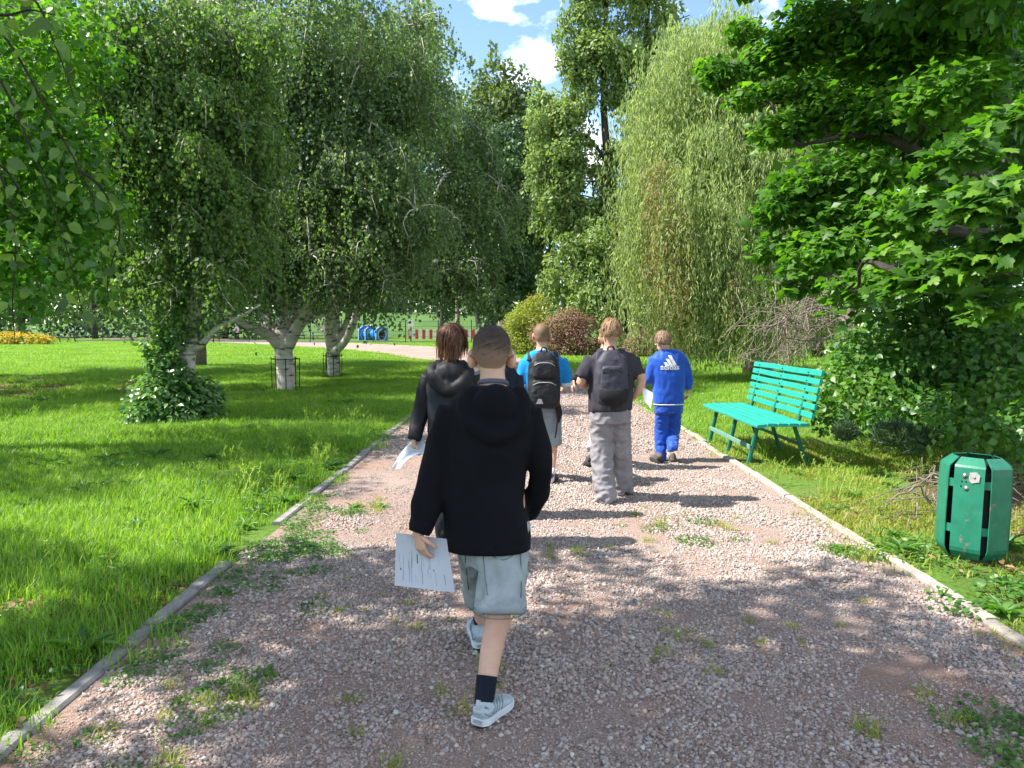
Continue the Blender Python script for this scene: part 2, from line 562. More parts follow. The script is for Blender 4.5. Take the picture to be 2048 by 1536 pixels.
# ------------------------------------------------------------------ scattering with geometry nodes (stuff only)
def scatter(name, P, rotz, scl, idx, protos, mat, label, tilt=None, zs=None):
    n = len(P)
    me = bpy.data.meshes.new(name)
    me.vertices.add(n); me.vertices.foreach_set('co', np.asarray(P, np.float32).ravel())
    rot = np.zeros((n, 3), np.float32); rot[:, 2] = rotz
    if tilt is not None: rot[:, :2] = tilt
    a = me.attributes.new('rot', 'FLOAT_VECTOR', 'POINT'); a.data.foreach_set('vector', rot.ravel())
    sc = np.column_stack([scl, scl, scl if zs is None else zs]).astype(np.float32)
    a = me.attributes.new('scl', 'FLOAT_VECTOR', 'POINT'); a.data.foreach_set('vector', sc.ravel())
    a = me.attributes.new('idx', 'INT', 'POINT'); a.data.foreach_set('value', np.asarray(idx, np.int32))
    o = bpy.data.objects.new(name, me); C.objects.link(o)
    g = bpy.data.node_groups.new('scatter_' + name, 'GeometryNodeTree')
    g.interface.new_socket('Geometry', in_out='INPUT', socket_type='NodeSocketGeometry')
    g.interface.new_socket('Geometry', in_out='OUTPUT', socket_type='NodeSocketGeometry')
    gi, go = g.nodes.new('NodeGroupInput'), g.nodes.new('NodeGroupOutput')
    ip = g.nodes.new('GeometryNodeInstanceOnPoints')
    jn = g.nodes.new('GeometryNodeJoinGeometry')
    for pm in reversed(list(protos)):
        if not pm.materials: pm.materials.append(mat)
        po = bpy.data.objects.new(name + '_source', pm)
        oi = g.nodes.new('GeometryNodeObjectInfo'); oi.inputs['Object'].default_value = po
        ti = g.nodes.new('GeometryNodeGeometryToInstance')
        g.links.new(oi.outputs['Geometry'], ti.inputs[0]); g.links.new(ti.outputs[0], jn.inputs[0])
    def na(nm, ty):
        q = g.nodes.new('GeometryNodeInputNamedAttribute'); q.data_type = ty; q.inputs['Name'].default_value = nm
        return q.outputs['Attribute']
    er = g.nodes.new('FunctionNodeEulerToRotation')
    g.links.new(na('rot', 'FLOAT_VECTOR'), er.inputs[0])
    g.links.new(gi.outputs[0], ip.inputs['Points'])
    g.links.new(jn.outputs[0], ip.inputs['Instance'])
    ip.inputs['Pick Instance'].default_value = True
    g.links.new(na('idx', 'INT'), ip.inputs['Instance Index'])
    g.links.new(er.outputs[0], ip.inputs['Rotation'])
    g.links.new(na('scl', 'FLOAT_VECTOR'), ip.inputs['Scale'])
    g.links.new(ip.outputs[0], go.inputs[0])
    md = o.modifiers.new('scatter', 'NODES'); md.node_group = g
    return tag(o, label, kind='stuff')
def fbm(x, y, s, seed=0):
    return np.array([mnoise.noise(Vector((a * s + seed * 13.1, b * s - seed * 7.3, seed))) for a, b in zip(x, y)])

# ------------------------------------------------------------------ loose stones
t_ = (1 + 5 ** .5) / 2
ICO = nrm(np.array([(-1, t_, 0), (1, t_, 0), (-1, -t_, 0), (1, -t_, 0), (0, -1, t_), (0, 1, t_), (0, -1, -t_), (0, 1, -t_), (t_, 0, -1), (t_, 0, 1), (-t_, 0, -1), (-t_, 0, 1)], float))
ICF = np.array([(0, 11, 5), (0, 5, 1), (0, 1, 7), (0, 7, 10), (0, 10, 11), (1, 5, 9), (5, 11, 4), (11, 10, 2), (10, 7, 6), (7, 1, 8), (3, 9, 4), (3, 4, 2), (3, 2, 6), (3, 6, 8), (3, 8, 9), (4, 9, 5), (2, 4, 11), (6, 2, 10), (8, 6, 7), (9, 8, 1)])
def stone_patch(n, rad, smin, smax, seed):
    rng = np.random.default_rng(seed)
    a, r = rng.random(n) * 2 * pi, rad * np.sqrt(rng.random(n))
    s = smin + (smax - smin) * rng.random(n) ** 1.8
    base = ICO[None] * (1 + .28 * rng.normal(size=(n, 12, 1)))
    q = nrm(rng.normal(size=(n, 4)))
    ax = s[:, None] * np.column_stack([np.ones(n), rng.uniform(.6, .95, n), rng.uniform(.45, .75, n)])
    V = base * ax[:, None, :] * .5
    w_, x, y, z = q.T * np.array([1, .25, .25, 1])[:, None]
    qn = np.sqrt(w_ ** 2 + x ** 2 + y ** 2 + z ** 2); w_, x, y, z = w_ / qn, x / qn, y / qn, z / qn
    M = np.stack([np.stack([1 - 2 * (y * y + z * z), 2 * (x * y - z * w_), 2 * (x * z + y * w_)], -1),
                  np.stack([2 * (x * y + z * w_), 1 - 2 * (x * x + z * z), 2 * (y * z - x * w_)], -1),
                  np.stack([2 * (x * z - y * w_), 2 * (y * z + x * w_), 1 - 2 * (x * x + y * y)], -1)], -2)
    V = np.einsum('nij,nkj->nki', M, V)
    V += np.column_stack([r * np.cos(a), r * np.sin(a), s * rng.uniform(.0, .35, n)])[:, None, :]
    F = (np.arange(n) * 12)[:, None, None] + ICF[None]
    return mesh_np('stones', V.reshape(-1, 3), F.reshape(-1, 3), np.repeat(rng.random(n), 12), smooth=False)
def stone_mat():
    m, nt = newmat('stone')
    L = nt.links.new
    o = nt.nodes.new('ShaderNodeOutputMaterial'); p = nt.nodes.new('ShaderNodeBsdfPrincipled')
    p.inputs['Roughness'].default_value = .75; p.inputs['Specular IOR Level'].default_value = .3
    a = nt.nodes.new('ShaderNodeAttribute'); a.attribute_name = 'rnd'
    r = ramp(nt, [(0, (.18, .14, .12)), (.2, (.29, .225, .19)), (.45, (.37, .295, .255)), (.65, (.42, .335, .295)), (.82, (.32, .29, .285)), (.93, (.45, .40, .35)), (1, (.52, .48, .43))])
    L(a.outputs['Fac'], r.inputs['Fac'])
    n = noise_node(nt, 140, 3, .6, 'World')
    mx = nt.nodes.new('ShaderNodeMix'); mx.data_type = 'RGBA'; mx.blend_type = 'MULTIPLY'; mx.inputs['Factor'].default_value = .6
    r2 = ramp(nt, [(.35, (.75, .73, .72)), (.65, (1.1, 1.08, 1.06))]); L(n.outputs['Fac'], r2.inputs['Fac'])
    L(r.outputs['Color'], mx.inputs['A']); L(r2.outputs['Color'], mx.inputs['B']); L(mx.outputs['Result'], p.inputs['Base Color'])
    L(p.outputs[0], o.inputs['Surface'])
    return m
M_stone = stone_mat()
sp = [stone_patch(190, .17, .009, .027, 40 + i) for i in range(6)]
rng = np.random.default_rng(3)
N = 1250
x = rng.uniform(-1.62, 2.28, N); y = 1.6 + 8.4 * rng.random(N) ** 1.15
k = fbm(x, y, .55, 2)
ktr = fbm(x * 1.9, y * .38, 1.0, 9)
ok = ((k > -.5) | (rng.random(N) < .45)) & ~((x < .1 - .12 * (y - 5)) & (y > 5.1) & (rng.random(N) < .72)) & ~((ktr > .12) & (rng.random(N) < .6))
x, y, k = x[ok], y[ok], k[ok]
scatter('gravel', np.column_stack([x, y, np.full(len(x), -.002)]), rng.random(len(x)) * 6.28, np.clip(rng.uniform(.7, 1.15, len(x)) + k * .3, .5, 1.3), rng.integers(0, 6, len(x)), sp, M_stone,
        'loose pinkish grey gravel stones covering the path')
N = 1500
x = rng.uniform(-1.68, 2.32, N); y = 1.6 + 9 * rng.random(N) ** 1.2
sp3 = [stone_patch(150, .16, .005, .012, 80 + i) for i in range(4)]
scatter('grit', np.column_stack([x, y, np.full(N, -.001)]), rng.random(N) * 6.28, rng.uniform(.8, 1.3, N), rng.integers(0, 4, N), sp3, M_stone, 'fine grit between the larger gravel stones of the path')
N = 900
x = rng.uniform(-1.6, 2.3, N); y = 9 + 11 * rng.random(N)
sp2 = [stone_patch(40, .3, .015, .04, 60 + i) for i in range(4)]
scatter('pebbles', np.column_stack([x, y, np.zeros(N)]), rng.random(N) * 6.28, rng.uniform(.7, 1.2, N), rng.integers(0, 4, N), sp2, M_stone, 'scattered pebbles farther along the path')

# ------------------------------------------------------------------ grass
M_grass = leaf_mat('grass_blade', [(.075, .17, .016), (.135, .275, .028), (.205, .36, .045), (.30, .41, .085)], rough=.5, trans=.42, tint=(1.15, 1.15, .35), spec=.35, clump=.45, cscale=.45)
M_dry = leaf_mat('grass_dry', [(.13, .20, .022), (.21, .28, .035), (.29, .32, .065), (.37, .32, .13)], rough=.55, trans=.4, tint=(1.15, 1.1, .45), spec=.3, clump=.5, cscale=.8)
M_weed = leaf_mat('weed_leaf', [(.04, .11, .02), (.07, .18, .03), (.12, .24, .04)], rough=.45, trans=.35, spec=.45, clump=.3, cscale=1.2)
def blade_patch(n, rad, h0, h1, w0, seed, bend=.5):
    rng = np.random.default_rng(seed)
    a, r = rng.random(n) * 2 * pi, rad * np.sqrt(rng.random(n))
    B = np.column_stack([r * np.cos(a), r * np.sin(a), np.full(n, -.01)])
    h = h0 + (h1 - h0) * rng.random(n) ** 1.6
    h = h * (1.15 - .5 * (r / rad) ** 2)
    d = rng.random(n) * 2 * pi
    ld = np.column_stack([np.cos(d), np.sin(d), np.zeros(n)])
    sd_ = np.column_stack([-np.sin(d), np.cos(d), np.zeros(n)])
    b = h * bend * rng.uniform(.15, 1.5, n)
    w_ = w0 * rng.uniform(.6, 1.3, n)
    up = np.array((0, 0, 1.))
    m1 = B + ld * (b * .3)[:, None] + up * (h * .55)[:, None]
    tp = B + ld * b[:, None] + up * (h * (1 - .25 * np.minimum(1, b / h)))[:, None]
    V = np.stack([B - sd_ * w_[:, None] / 2, B + sd_ * w_[:, None] / 2, m1 - sd_ * w_[:, None] * .42, m1 + sd_ * w_[:, None] * .42, tp], 1)
    F = (np.arange(n) * 5)[:, None, None] + np.array([(0, 1, 3), (0, 3, 2), (2, 3, 4)])[None]
    return mesh_np('blades', V.reshape(-1, 3), F.reshape(-1, 3), np.repeat(np.clip(rng.normal(.5, .22, n), 0, 1), 5))
def in_path(x, y, m=0.0):
    a, b = path_x(y)
    return (x > a - m) & (x < b + m)
gp = [blade_patch(420, .30, .05, .15, .006, 100 + i) for i in range(6)]
def frustum_pts(n, d0, d1, rng, p=1.0, xm=0.0):
    d = d0 + (d1 - d0) * rng.random(n) ** p
    xx = rng.uniform(-1, 1, n) * (.70 * d + .9 + xm)
    return xx, d
rng = np.random.default_rng(8)
# near and middle lawn, left
x, y = frustum_pts(11500, .6, 32, rng, .72, 1.4)
ok = (x < path_x(y)[0] - .12)
x, y = x[ok], y[ok]
k = fbm(x, y, .45, 1); k2 = fbm(x, y, 1.7, 4)
# bare, litter strewn ground near the kerb in front and the brown bank in the middle distance
bare = ((y < 4.2) & (x > -2.9) & (k2 > .38 - .05 * (4.2 - y))) | ((y > 14.5) & (y < 22) & (x < -8.5) & (x > -16) & (k2 > -.25))
bare |= ((np.hypot(x + 5.2, y - 17.5) < 1.2) | (np.hypot(x + 5.1, y - 22) < 1.2)) & (k2 > -.1)
ok = ~bare | (rng.random(len(x)) < .12)
x, y, k = x[ok], y[ok], k[ok]
far = np.clip((y - 6) / 20, 0, 1)
s = np.clip(.95 + k * .55 + rng.normal(size=len(x)) * .15, .5, 1.7)
scatter('grass', np.column_stack([x, y, np.zeros(len(x))]), rng.random(len(x)) * 6.28, s * (1 + far * .5), rng.integers(0, 6, len(x)), gp, M_grass, 'bright green uncut grass of the lawn left of the path',
        zs=s * np.where(y < 7, .95, .85))
# far lawn
gp2 = [blade_patch(300, .9, .06, .15, .016, 130 + i) for i in range(4)]
x, y = frustum_pts(7000, 26, 75, rng, .8)
ok = ~in_path(x, y, .4)
x, y = x[ok], y[ok]
scatter('far_grass', np.column_stack([x, y, np.zeros(len(x))]), rng.random(len(x)) * 6.28, rng.uniform(.8, 1.4, len(x)), rng.integers(0, 4, len(x)), gp2, M_grass, 'sunlit grass of the far lawn around the curving path',
        zs=rng.uniform(.6, 1.0, len(x)))
# right side: shorter, drier, with soil showing
gp3 = [blade_patch(230, .26, .02, .075, .006, 150 + i, 1.0) for i in range(5)]
x, y = frustum_pts(8000, .6, 27, rng, .8, 1.6)
ok = (x > path_x(y)[1] + .1)
x, y = x[ok], y[ok]
k = fbm(x, y, .9, 6)
soil = (y < 7.5) & (x > 2.5 + .0 * y) & (k > .12) | ((x > 4.2) & (y < 8.5) & (k > -.25))
ok = ~soil | (rng.random(len(x)) < .15)
x, y, k = x[ok], y[ok], k[ok]
s = np.clip(1 + k * .5 + rng.normal(size=len(x)) * .15, .5, 1.6)
nr = y < 9.5 + 1.5 * rng.normal(size=len(x))
for nm_, mk, mt_, pr_, lb_ in (('dry_grass', nr, M_dry, gp3, 'short yellowish green grass right of the path'), ('mown_grass', ~nr, M_grass, [blade_patch(230, .26, .025, .085, .006, 190 + i, 1.0) for i in range(5)], 'short bright grass right of the path, beyond the bench')):
    n_k = int(mk.sum())
    scatter(nm_, np.column_stack([x[mk], y[mk], np.zeros(n_k)]), rng.random(n_k) * 6.28, (s * (1 + np.clip((y - 8) / 20, 0, .6)))[mk], rng.integers(0, 5, n_k), pr_, mt_, lb_)
# taller clumps with seed heads along the edges
def seed_clump(seed):
    rng = np.random.default_rng(seed)
    arr = []
    for i in range(14):
        d = rng.random() * 6.28; h = rng.uniform(.22, .46); b = h * rng.uniform(.15, .6)
        t = np.linspace(0, 1, 6)
        p = np.column_stack([np.cos(d) * b * t ** 2, np.sin(d) * b * t ** 2, h * (t - .12 * t * t)]) + np.array((*rng.normal(size=2) * .05, 0))
        s_ = np.array((-math.sin(d), math.cos(d), 0)) * .0022
        V = np.vstack([p - s_, p + s_]); F = np.array([(j, j + 6, j + 7) for j in range(5)] + [(j, j + 7, j + 1) for j in range(5)])
        arr.append((V, F, np.full(12, rng.uniform(.5, 1))))
        m = 10
        tt = rng.uniform(.72, 1, m)
        Q = np.column_stack([np.interp(tt, t, p[:, c]) for c in range(3)])
        arr.append(leaf_arrays(Q, rdir(m, rng) + np.array((0, 0, 1.)), rdir(m, rng), .03, .008, T_DIA, np.full(m, .95)))
    V = np.vstack([a[0] for a in arr]); r = np.concatenate([a[2] for a in arr]); F = []; o_ = 0
    for a in arr: F.append(a[1] + o_); o_ += len(a[0])
    return mesh_np('seed', V, np.vstack(F), r)
sc_ = [seed_clump(200 + i) for i in range(5)]
q = []
for _ in range(45):
    yy = rng.uniform(6, 11); q.append((path_x(yy)[0] - rng.uniform(.15, 1.2) ** 1.3 - .1, yy))
for _ in range(8):
    yy = rng.uniform(7, 13); q.append((-2.5 - rng.random() * .6 * yy, yy))
for _ in range(10):
    yy = rng.uniform(5.5, 11); q.append((path_x(yy)[1] + rng.uniform(.1, .6), yy))
q = np.array(q)
scatter('seeding_grass', np.column_stack([q, np.zeros(len(q))]), rng.random(len(q)) * 6.28, rng.uniform(.45, .95, len(q)), rng.integers(0, 5, len(q)), sc_, M_grass, 'tall thin grass stalks gone to seed beside the path')
# broad leaved weeds
def rosette(seed, n=12, L=.11, W=.045, flat=.5):
    rng = np.random.default_rng(seed)
    a = rng.random(n) * 6.28
    D = np.column_stack([np.cos(a), np.sin(a), rng.uniform(.1, 1.1, n) * flat])
    N = np.column_stack([-np.cos(a) * .4, -np.sin(a) * .4, np.ones(n)])
    P = np.column_stack([rng.normal(size=(n, 2)) * .02, np.zeros(n)])
    V, F, r = leaf_arrays(P, D, N, L * rng.uniform(.6, 1.2, n), W * rng.uniform(.7, 1.2, n), T_OVA, rng.random(n), curl=np.full(n, 1.6))
    return mesh_np('rosette', V, F, r)
def ground_ivy(seed, n=60, rad=.16, L=.028):
    rng = np.random.default_rng(seed)
    a, r = rng.random(n) * 6.28, rad * np.sqrt(rng.random(n))
    P = np.column_stack([r * np.cos(a), r * np.sin(a), rng.uniform(.005, .05, n) * (1.2 - r / rad)])
    D = rdir(n, rng); D[:, 2] = np.abs(D[:, 2]) * .3
    N = rng.normal(size=(n, 3)) * .4 + np.array((0, 0, 1.))
    V, F, rr = leaf_arrays(P, D, N, L * rng.uniform(.7, 1.5, n), L * .85 * rng.uniform(.7, 1.4, n), T_OVA, rng.random(n))
    return mesh_np('ivy', V, F, rr)
ros = [rosette(300 + i, 8 + 2 * i, .1 + .02 * i, .035 + .008 * (i % 3), .4 + .25 * (i % 3)) for i in range(6)] + [ground_ivy(320 + i) for i in range(5)]
q = []
for _ in range(700):   # in the lawn
    yy = 2 + 13 * rng.random() ** 1.2; q.append((path_x(yy)[0] - .15 - rng.random() * (.65 * yy), yy, rng.integers(0, 6) if yy > 4.5 or rng.random() < .15 else rng.integers(6, 11), rng.uniform(.4, .95)))
for _ in range(75):   # creeping over the left edge of the path
    u = rng.random()
    yy = 2.1 + 4.6 * u; q.append((-1.72 + abs(rng.normal()) * (.30 if yy < 3.6 or 4.5 < yy < 5.6 else .12), yy, rng.integers(6, 11), rng.uniform(.35, .8)))
for cx, cy, n, s in ((-1.25, 3.05, 14, .14), (-1.38, 5.0, 28, .14), (-.95, 4.0, 4, .1), (1.95, 2.6, 40, .14), (1.35, 5.6, 8, .2), (-1.2, 6.1, 8, .12), (2.2, 4.95, 18, .06), (-1.35, 4.3, 5, .1)):
    for _ in range(n): q.append((cx + rng.normal() * s, cy + rng.normal() * s, rng.integers(6, 11) if rng.random() < .9 else rng.integers(0, 3), rng.uniform(.3, .75)))
for _ in range(35):   # along the right kerb and round the bin
    yy = 3 + 6 * rng.random(); q.append((path_x(yy)[1] + .14 + abs(rng.normal()) * .5, yy, rng.integers(0, 11), rng.uniform(.35, .9)))
for _ in range(14): q.append((2.6 + rng.normal() * .16, 4.7 + rng.normal() * .35, rng.integers(6, 11), rng.uniform(.8, 1.4)))
q = np.array(q)
scatter('weeds', np.column_stack([q[:, :2], np.full(len(q), .002)]), rng.random(len(q)) * 6.28, q[:, 3], q[:, 2].astype(int), ros, M_weed, 'broad leaved weeds and creeping ground ivy along the path edges')
# small tufts of grass standing in the gravel
q = []
for cx, cy, n, s in ((-1.15, 3.0, 14, .12), (-.75, 3.9, 9, .15), (-.35, 2.75, 6, .2), (1.35, 5.7, 22, .25), (.4, 5.05, 8, .12), (-1.2, 6.2, 12, .14), (.9, 3.3, 9, .3), (1.2, 3.6, 8, .3), (2.22, 4.9, 14, .06), (.1, 3.3, 8, .3), (1.6, 2.6, 14, .25), (-1.3, 2.5, 12, .2)):
    for _ in range(n): q.append((cx + rng.normal() * s, cy + rng.normal() * s))
q = np.array(q)
gp4 = [blade_patch(38, .05, .03, .085, .004, 170 + i, 1.0) for i in range(4)]
scatter('path_tufts', np.column_stack([q, np.zeros(len(q))]), rng.random(len(q)) * 6.28, rng.uniform(.5, 1.2, len(q)), rng.integers(0, 4, len(q)), gp4, M_dry, 'thin grass tufts growing out of the gravel')
# fallen leaves and bits of bark
M_litter = leaf_mat('dead_leaf', [(.10, .055, .03), (.2, .12, .06), (.3, .21, .11)], rough=.8, trans=.15, tint=(1, .9, .6), spec=.15, clump=.2)
def litter(seed, n=40, rad=.3):
    rng = np.random.default_rng(seed)
    a, r = rng.random(n) * 6.28, rad * np.sqrt(rng.random(n))
    P = np.column_stack([r * np.cos(a), r * np.sin(a), rng.uniform(.004, .02, n)])
    D = rdir(n, rng); D[:, 2] *= .2
    V, F, rr = leaf_arrays(P, D, rng.normal(size=(n, 3)) * .35 + np.array((0, 0, 1.)), rng.uniform(.02, .06, n), rng.uniform(.008, .035, n), T_OVA, rng.random(n), curl=rng.uniform(.5, 2.5, n))
    return mesh_np('litter', V, F, rr)
q = []
for _ in range(45): q.append((-2.0 - abs(rng.normal()) * .6, rng.uniform(1.9, 4.4)))
for _ in range(120): q.append((rng.uniform(-15.5, -9), rng.uniform(15, 22)))
for _ in range(26): q.append((rng.uniform(3.6, 5.6), rng.uniform(4.2, 8.2)))
for _ in range(6): q.append((rng.uniform(2.5, 3.6), rng.uniform(3.4, 6.5)))
q = np.array(q)
scatter('leaf_litter', np.column_stack([q, np.zeros(len(q))]), rng.random(len(q)) * 6.28, rng.uniform(.7, 1.4, len(q)), rng.integers(0, 4, len(q)), [litter(400 + i) for i in range(4)], M_litter, 'brown dead leaves lying on bare soil')
def blob_sheet(name, cx, cy, rx, ry, z, mat, label, seed):
    rng = np.random.default_rng(seed)
    n = 48
    t = np.linspace(0, 2 * pi, n, endpoint=False)
    k = 1 + .22 * np.sin(3 * t + seed) + .12 * np.sin(7 * t + 2 * seed) + .06 * rng.normal(size=n)
    V = np.column_stack([cx + rx * k * np.cos(t), cy + ry * k * np.sin(t), np.full(n, z)])
    me = bpy.data.meshes.new(name); me.from_pydata(V.tolist(), [], [tuple(range(n))])
    o = link(name, me, mat); return tag(o, label, kind='structure')
blob_sheet('bare_soil', 4.9, 5.8, 1.2, 1.5, -.006, M_soil, 'bare brown soil under the dark shrubs behind the bin', 1)
blob_sheet('bare_soil', -12.2, 18.4, 3.4, 2.6, -.006, M_soil, 'brown bare strip of earth in the shaded left lawn', 2)

# ------------------------------------------------------------------ path edgings
M_board = surf('weathered_board', (.15, .14, .135), (.27, .25, .235), 9, .85, .5, 45, dist=.006)
M_kerb = surf('kerb_concrete', (.27, .23, .19), (.38, .33, .28), 14, .9, .5, 60, dist=.005)
def edging(name, label, cat, side, y0, y1, ln, wd, ht, mat, piece, gaps=()):
    root = empty(name, (0, 0, 0), label, cat)
    y = y0; i = 0
    rng = np.random.default_rng(77 + side)
    while y < y1:
        l = ln * rng.uniform(.85, 1.1)
        ym = y + l / 2
        if not any(a < ym < b for a, b in gaps):
            xa, xb = (path_x(y)[0 if side < 0 else 1], path_x(y + l)[0 if side < 0 else 1])
            ang = math.atan2(-(xb - xa), l) + rng.normal() * .008
            M = Matrix.Rotation(ang, 4, 'Z') @ Matrix.Rotation(rng.normal() * .02, 4, 'Y') @ Matrix.Rotation(rng.normal() * .006, 4, 'X')
            # a worn bar: several cross sections, uneven
            n = 9
            V = []
            for j in range(n):
                t = (j / (n - 1) - .5) * (l - .012)
                w2 = wd / 2 * (1 + rng.normal() * .05); h2 = ht * (1 + rng.normal() * .07)
                b = .012
                prof = [(-w2, -.06), (-w2, h2 - b), (-w2 + b, h2), (w2 - b, h2), (w2, h2 - b), (w2, -.06)]
                V += [(px, t, pz) for px, pz in prof]
            F = [(j * 6 + c, j * 6 + (c + 1) % 6, (j + 1) * 6 + (c + 1) % 6, (j + 1) * 6 + c) for j in range(n - 1) for c in range(6)]
            F += [tuple(range(5, -1, -1)), tuple((n - 1) * 6 + c for c in range(6))]
            mb = MB().add(V, F)
            o = mb.build(piece, mat, root)
            o.matrix_local = Matrix.Translation(((xa + xb) / 2 + side * wd / 2 + rng.normal() * .008, ym, rng.normal() * .006)) @ M
        y += l; i += 1
    return root
edging('board_edging', 'row of weathered grey boards edging the left side of the path', 'edging', -1, 1.6, 19, 1.05, .08, .022, M_board, 'board', gaps=((4.75, 5.35),))
edging('concrete_edging', 'row of beige concrete strips edging the right side of the path', 'edging', 1, 1.8, 12.4, 1.0, .075, .022, M_kerb, 'kerb_strip')
# ================================================================== TREES AND SHRUBS
def bark_birch():
    m, nt = newmat('birch_bark')
    L = nt.links.new
    o = nt.nodes.new('ShaderNodeOutputMaterial'); p = nt.nodes.new('ShaderNodeBsdfPrincipled')
    p.inputs['Roughness'].default_value = .8
    g = nt.nodes.new('ShaderNodeNewGeometry')
    mp = nt.nodes.new('ShaderNodeMapping'); mp.inputs['Scale'].default_value = (2.2, 2.2, 9)
    L(g.outputs['Position'], mp.inputs['Vector'])
    n1 = noise_node(nt, 1.6, 5, .6, vec=mp.outputs['Vector'])
    r1 = ramp(nt, [(.36, (.05, .045, .04)), (.43, (.44, .39, .34)), (.6, (.6, .55, .48)), (.8, (.5, .42, .35))])
    L(n1.outputs['Fac'], r1.inputs['Fac']); L(r1.outputs['Color'], p.inputs['Base Color'])
    n2 = noise_node(nt, 5, 6, .7, vec=mp.outputs['Vector'])
    b = nt.nodes.new('ShaderNodeBump'); b.inputs['Strength'].default_value = .7; b.inputs['Distance'].default_value = .03
    L(n2.outputs['Fac'], b.inputs['Height']); L(b.outputs['Normal'], p.inputs['Normal'])
    L(p.outputs[0], o.inputs['Surface'])
    return m
M_birch = bark_birch()
M_bark = surf('dark_bark', (.03, .025, .02), (.07, .058, .045), 6, .9, .9, 22, dist=.04, coord='Generated')
M_bark2 = surf('grey_bark', (.14, .115, .095), (.24, .2, .165), 8, .9, .8, 30, dist=.02, coord='Object')
M_dead = surf('dead_wood', (.11, .085, .068), (.23, .19, .15), 12, .9, .3, 60)
ML_birch = leaf_mat('birch_leaf', [(.05, .09, .042), (.08, .13, .06), (.115, .18, .075), (.165, .245, .08)], rough=.55, trans=.38, spec=.35, clump=.3, cscale=.5)
ML_birch1 = leaf_mat('birch_leaf_light', [(.05, .095, .034), (.08, .145, .045), (.115, .195, .055), (.17, .26, .06)], rough=.55, trans=.40, spec=.35, clump=.3, cscale=.6)
ML_lind = leaf_mat('linden_leaf', [(.03, .10, .012), (.055, .16, .016), (.09, .22, .02), (.16, .27, .03)], rough=.42, trans=.42, tint=(1.2, 1.3, .35), spec=.4, clump=.3, cscale=.8)
ML_maple = leaf_mat('broad_leaf', [(.026, .075, .012), (.05, .13, .016), (.08, .185, .022), (.14, .26, .03)], rough=.45, trans=.45, tint=(1.15, 1.35, .35), spec=.3, clump=.2, cscale=1.0)
ML_willow = leaf_mat('willow_leaf', [(.18, .255, .09), (.235, .315, .115), (.285, .36, .14), (.34, .40, .175)], rough=.55, trans=.46, tint=(1.15, 1.15, .6), spec=.4, clump=.35, cscale=.5)
ML_wildry = leaf_mat('willow_dry', [(.20, .15, .06), (.25, .22, .08), (.26, .28, .10)], rough=.6, trans=.3, tint=(1.1, 1.0, .6), spec=.3, clump=.3, cscale=.7)
ML_tall = leaf_mat('tall_leaf', [(.12, .185, .06), (.165, .24, .075), (.21, .29, .09), (.25, .32, .11)], rough=.5, trans=.34, tint=(1.15, 1.2, .5), spec=.35, clump=.3, cscale=.35)
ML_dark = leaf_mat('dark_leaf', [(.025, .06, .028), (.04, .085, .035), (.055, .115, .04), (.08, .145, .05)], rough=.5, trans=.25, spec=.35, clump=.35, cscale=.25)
ML_pop = leaf_mat('poplar_leaf', [(.09, .135, .06), (.12, .17, .07), (.15, .2, .085)], rough=.5, trans=.3, spec=.35, clump=.3, cscale=.3)
ML_bram = leaf_mat('bramble_leaf', [(.025, .085, .015), (.05, .14, .022), (.085, .2, .03), (.16, .26, .05)], rough=.42, trans=.36, spec=.45, clump=.3, cscale=1.4)
ML_elder = leaf_mat('elder_leaf', [(.06, .15, .035), (.10, .21, .055), (.16, .27, .09)], rough=.3, trans=.3, spec=.6, clump=.25, cscale=1.2)
ML_red = leaf_mat('barberry_leaf', [(.13, .07, .055), (.19, .11, .08), (.24, .155, .10), (.2, .19, .08)], rough=.55, trans=.25, tint=(1.2, 1, .7), spec=.3, clump=.35, cscale=.8)
ML_yel = leaf_mat('golden_leaf', [(.12, .17, .025), (.19, .25, .035), (.26, .28, .05), (.24, .19, .05)], rough=.5, trans=.4, tint=(1.1, 1.1, .4), spec=.35, clump=.35, cscale=.8)
ML_jun = leaf_mat('juniper_needle', [(.04, .08, .035), (.075, .13, .06), (.11, .17, .08)], rough=.6, trans=.15, spec=.3, clump=.3, cscale=2)

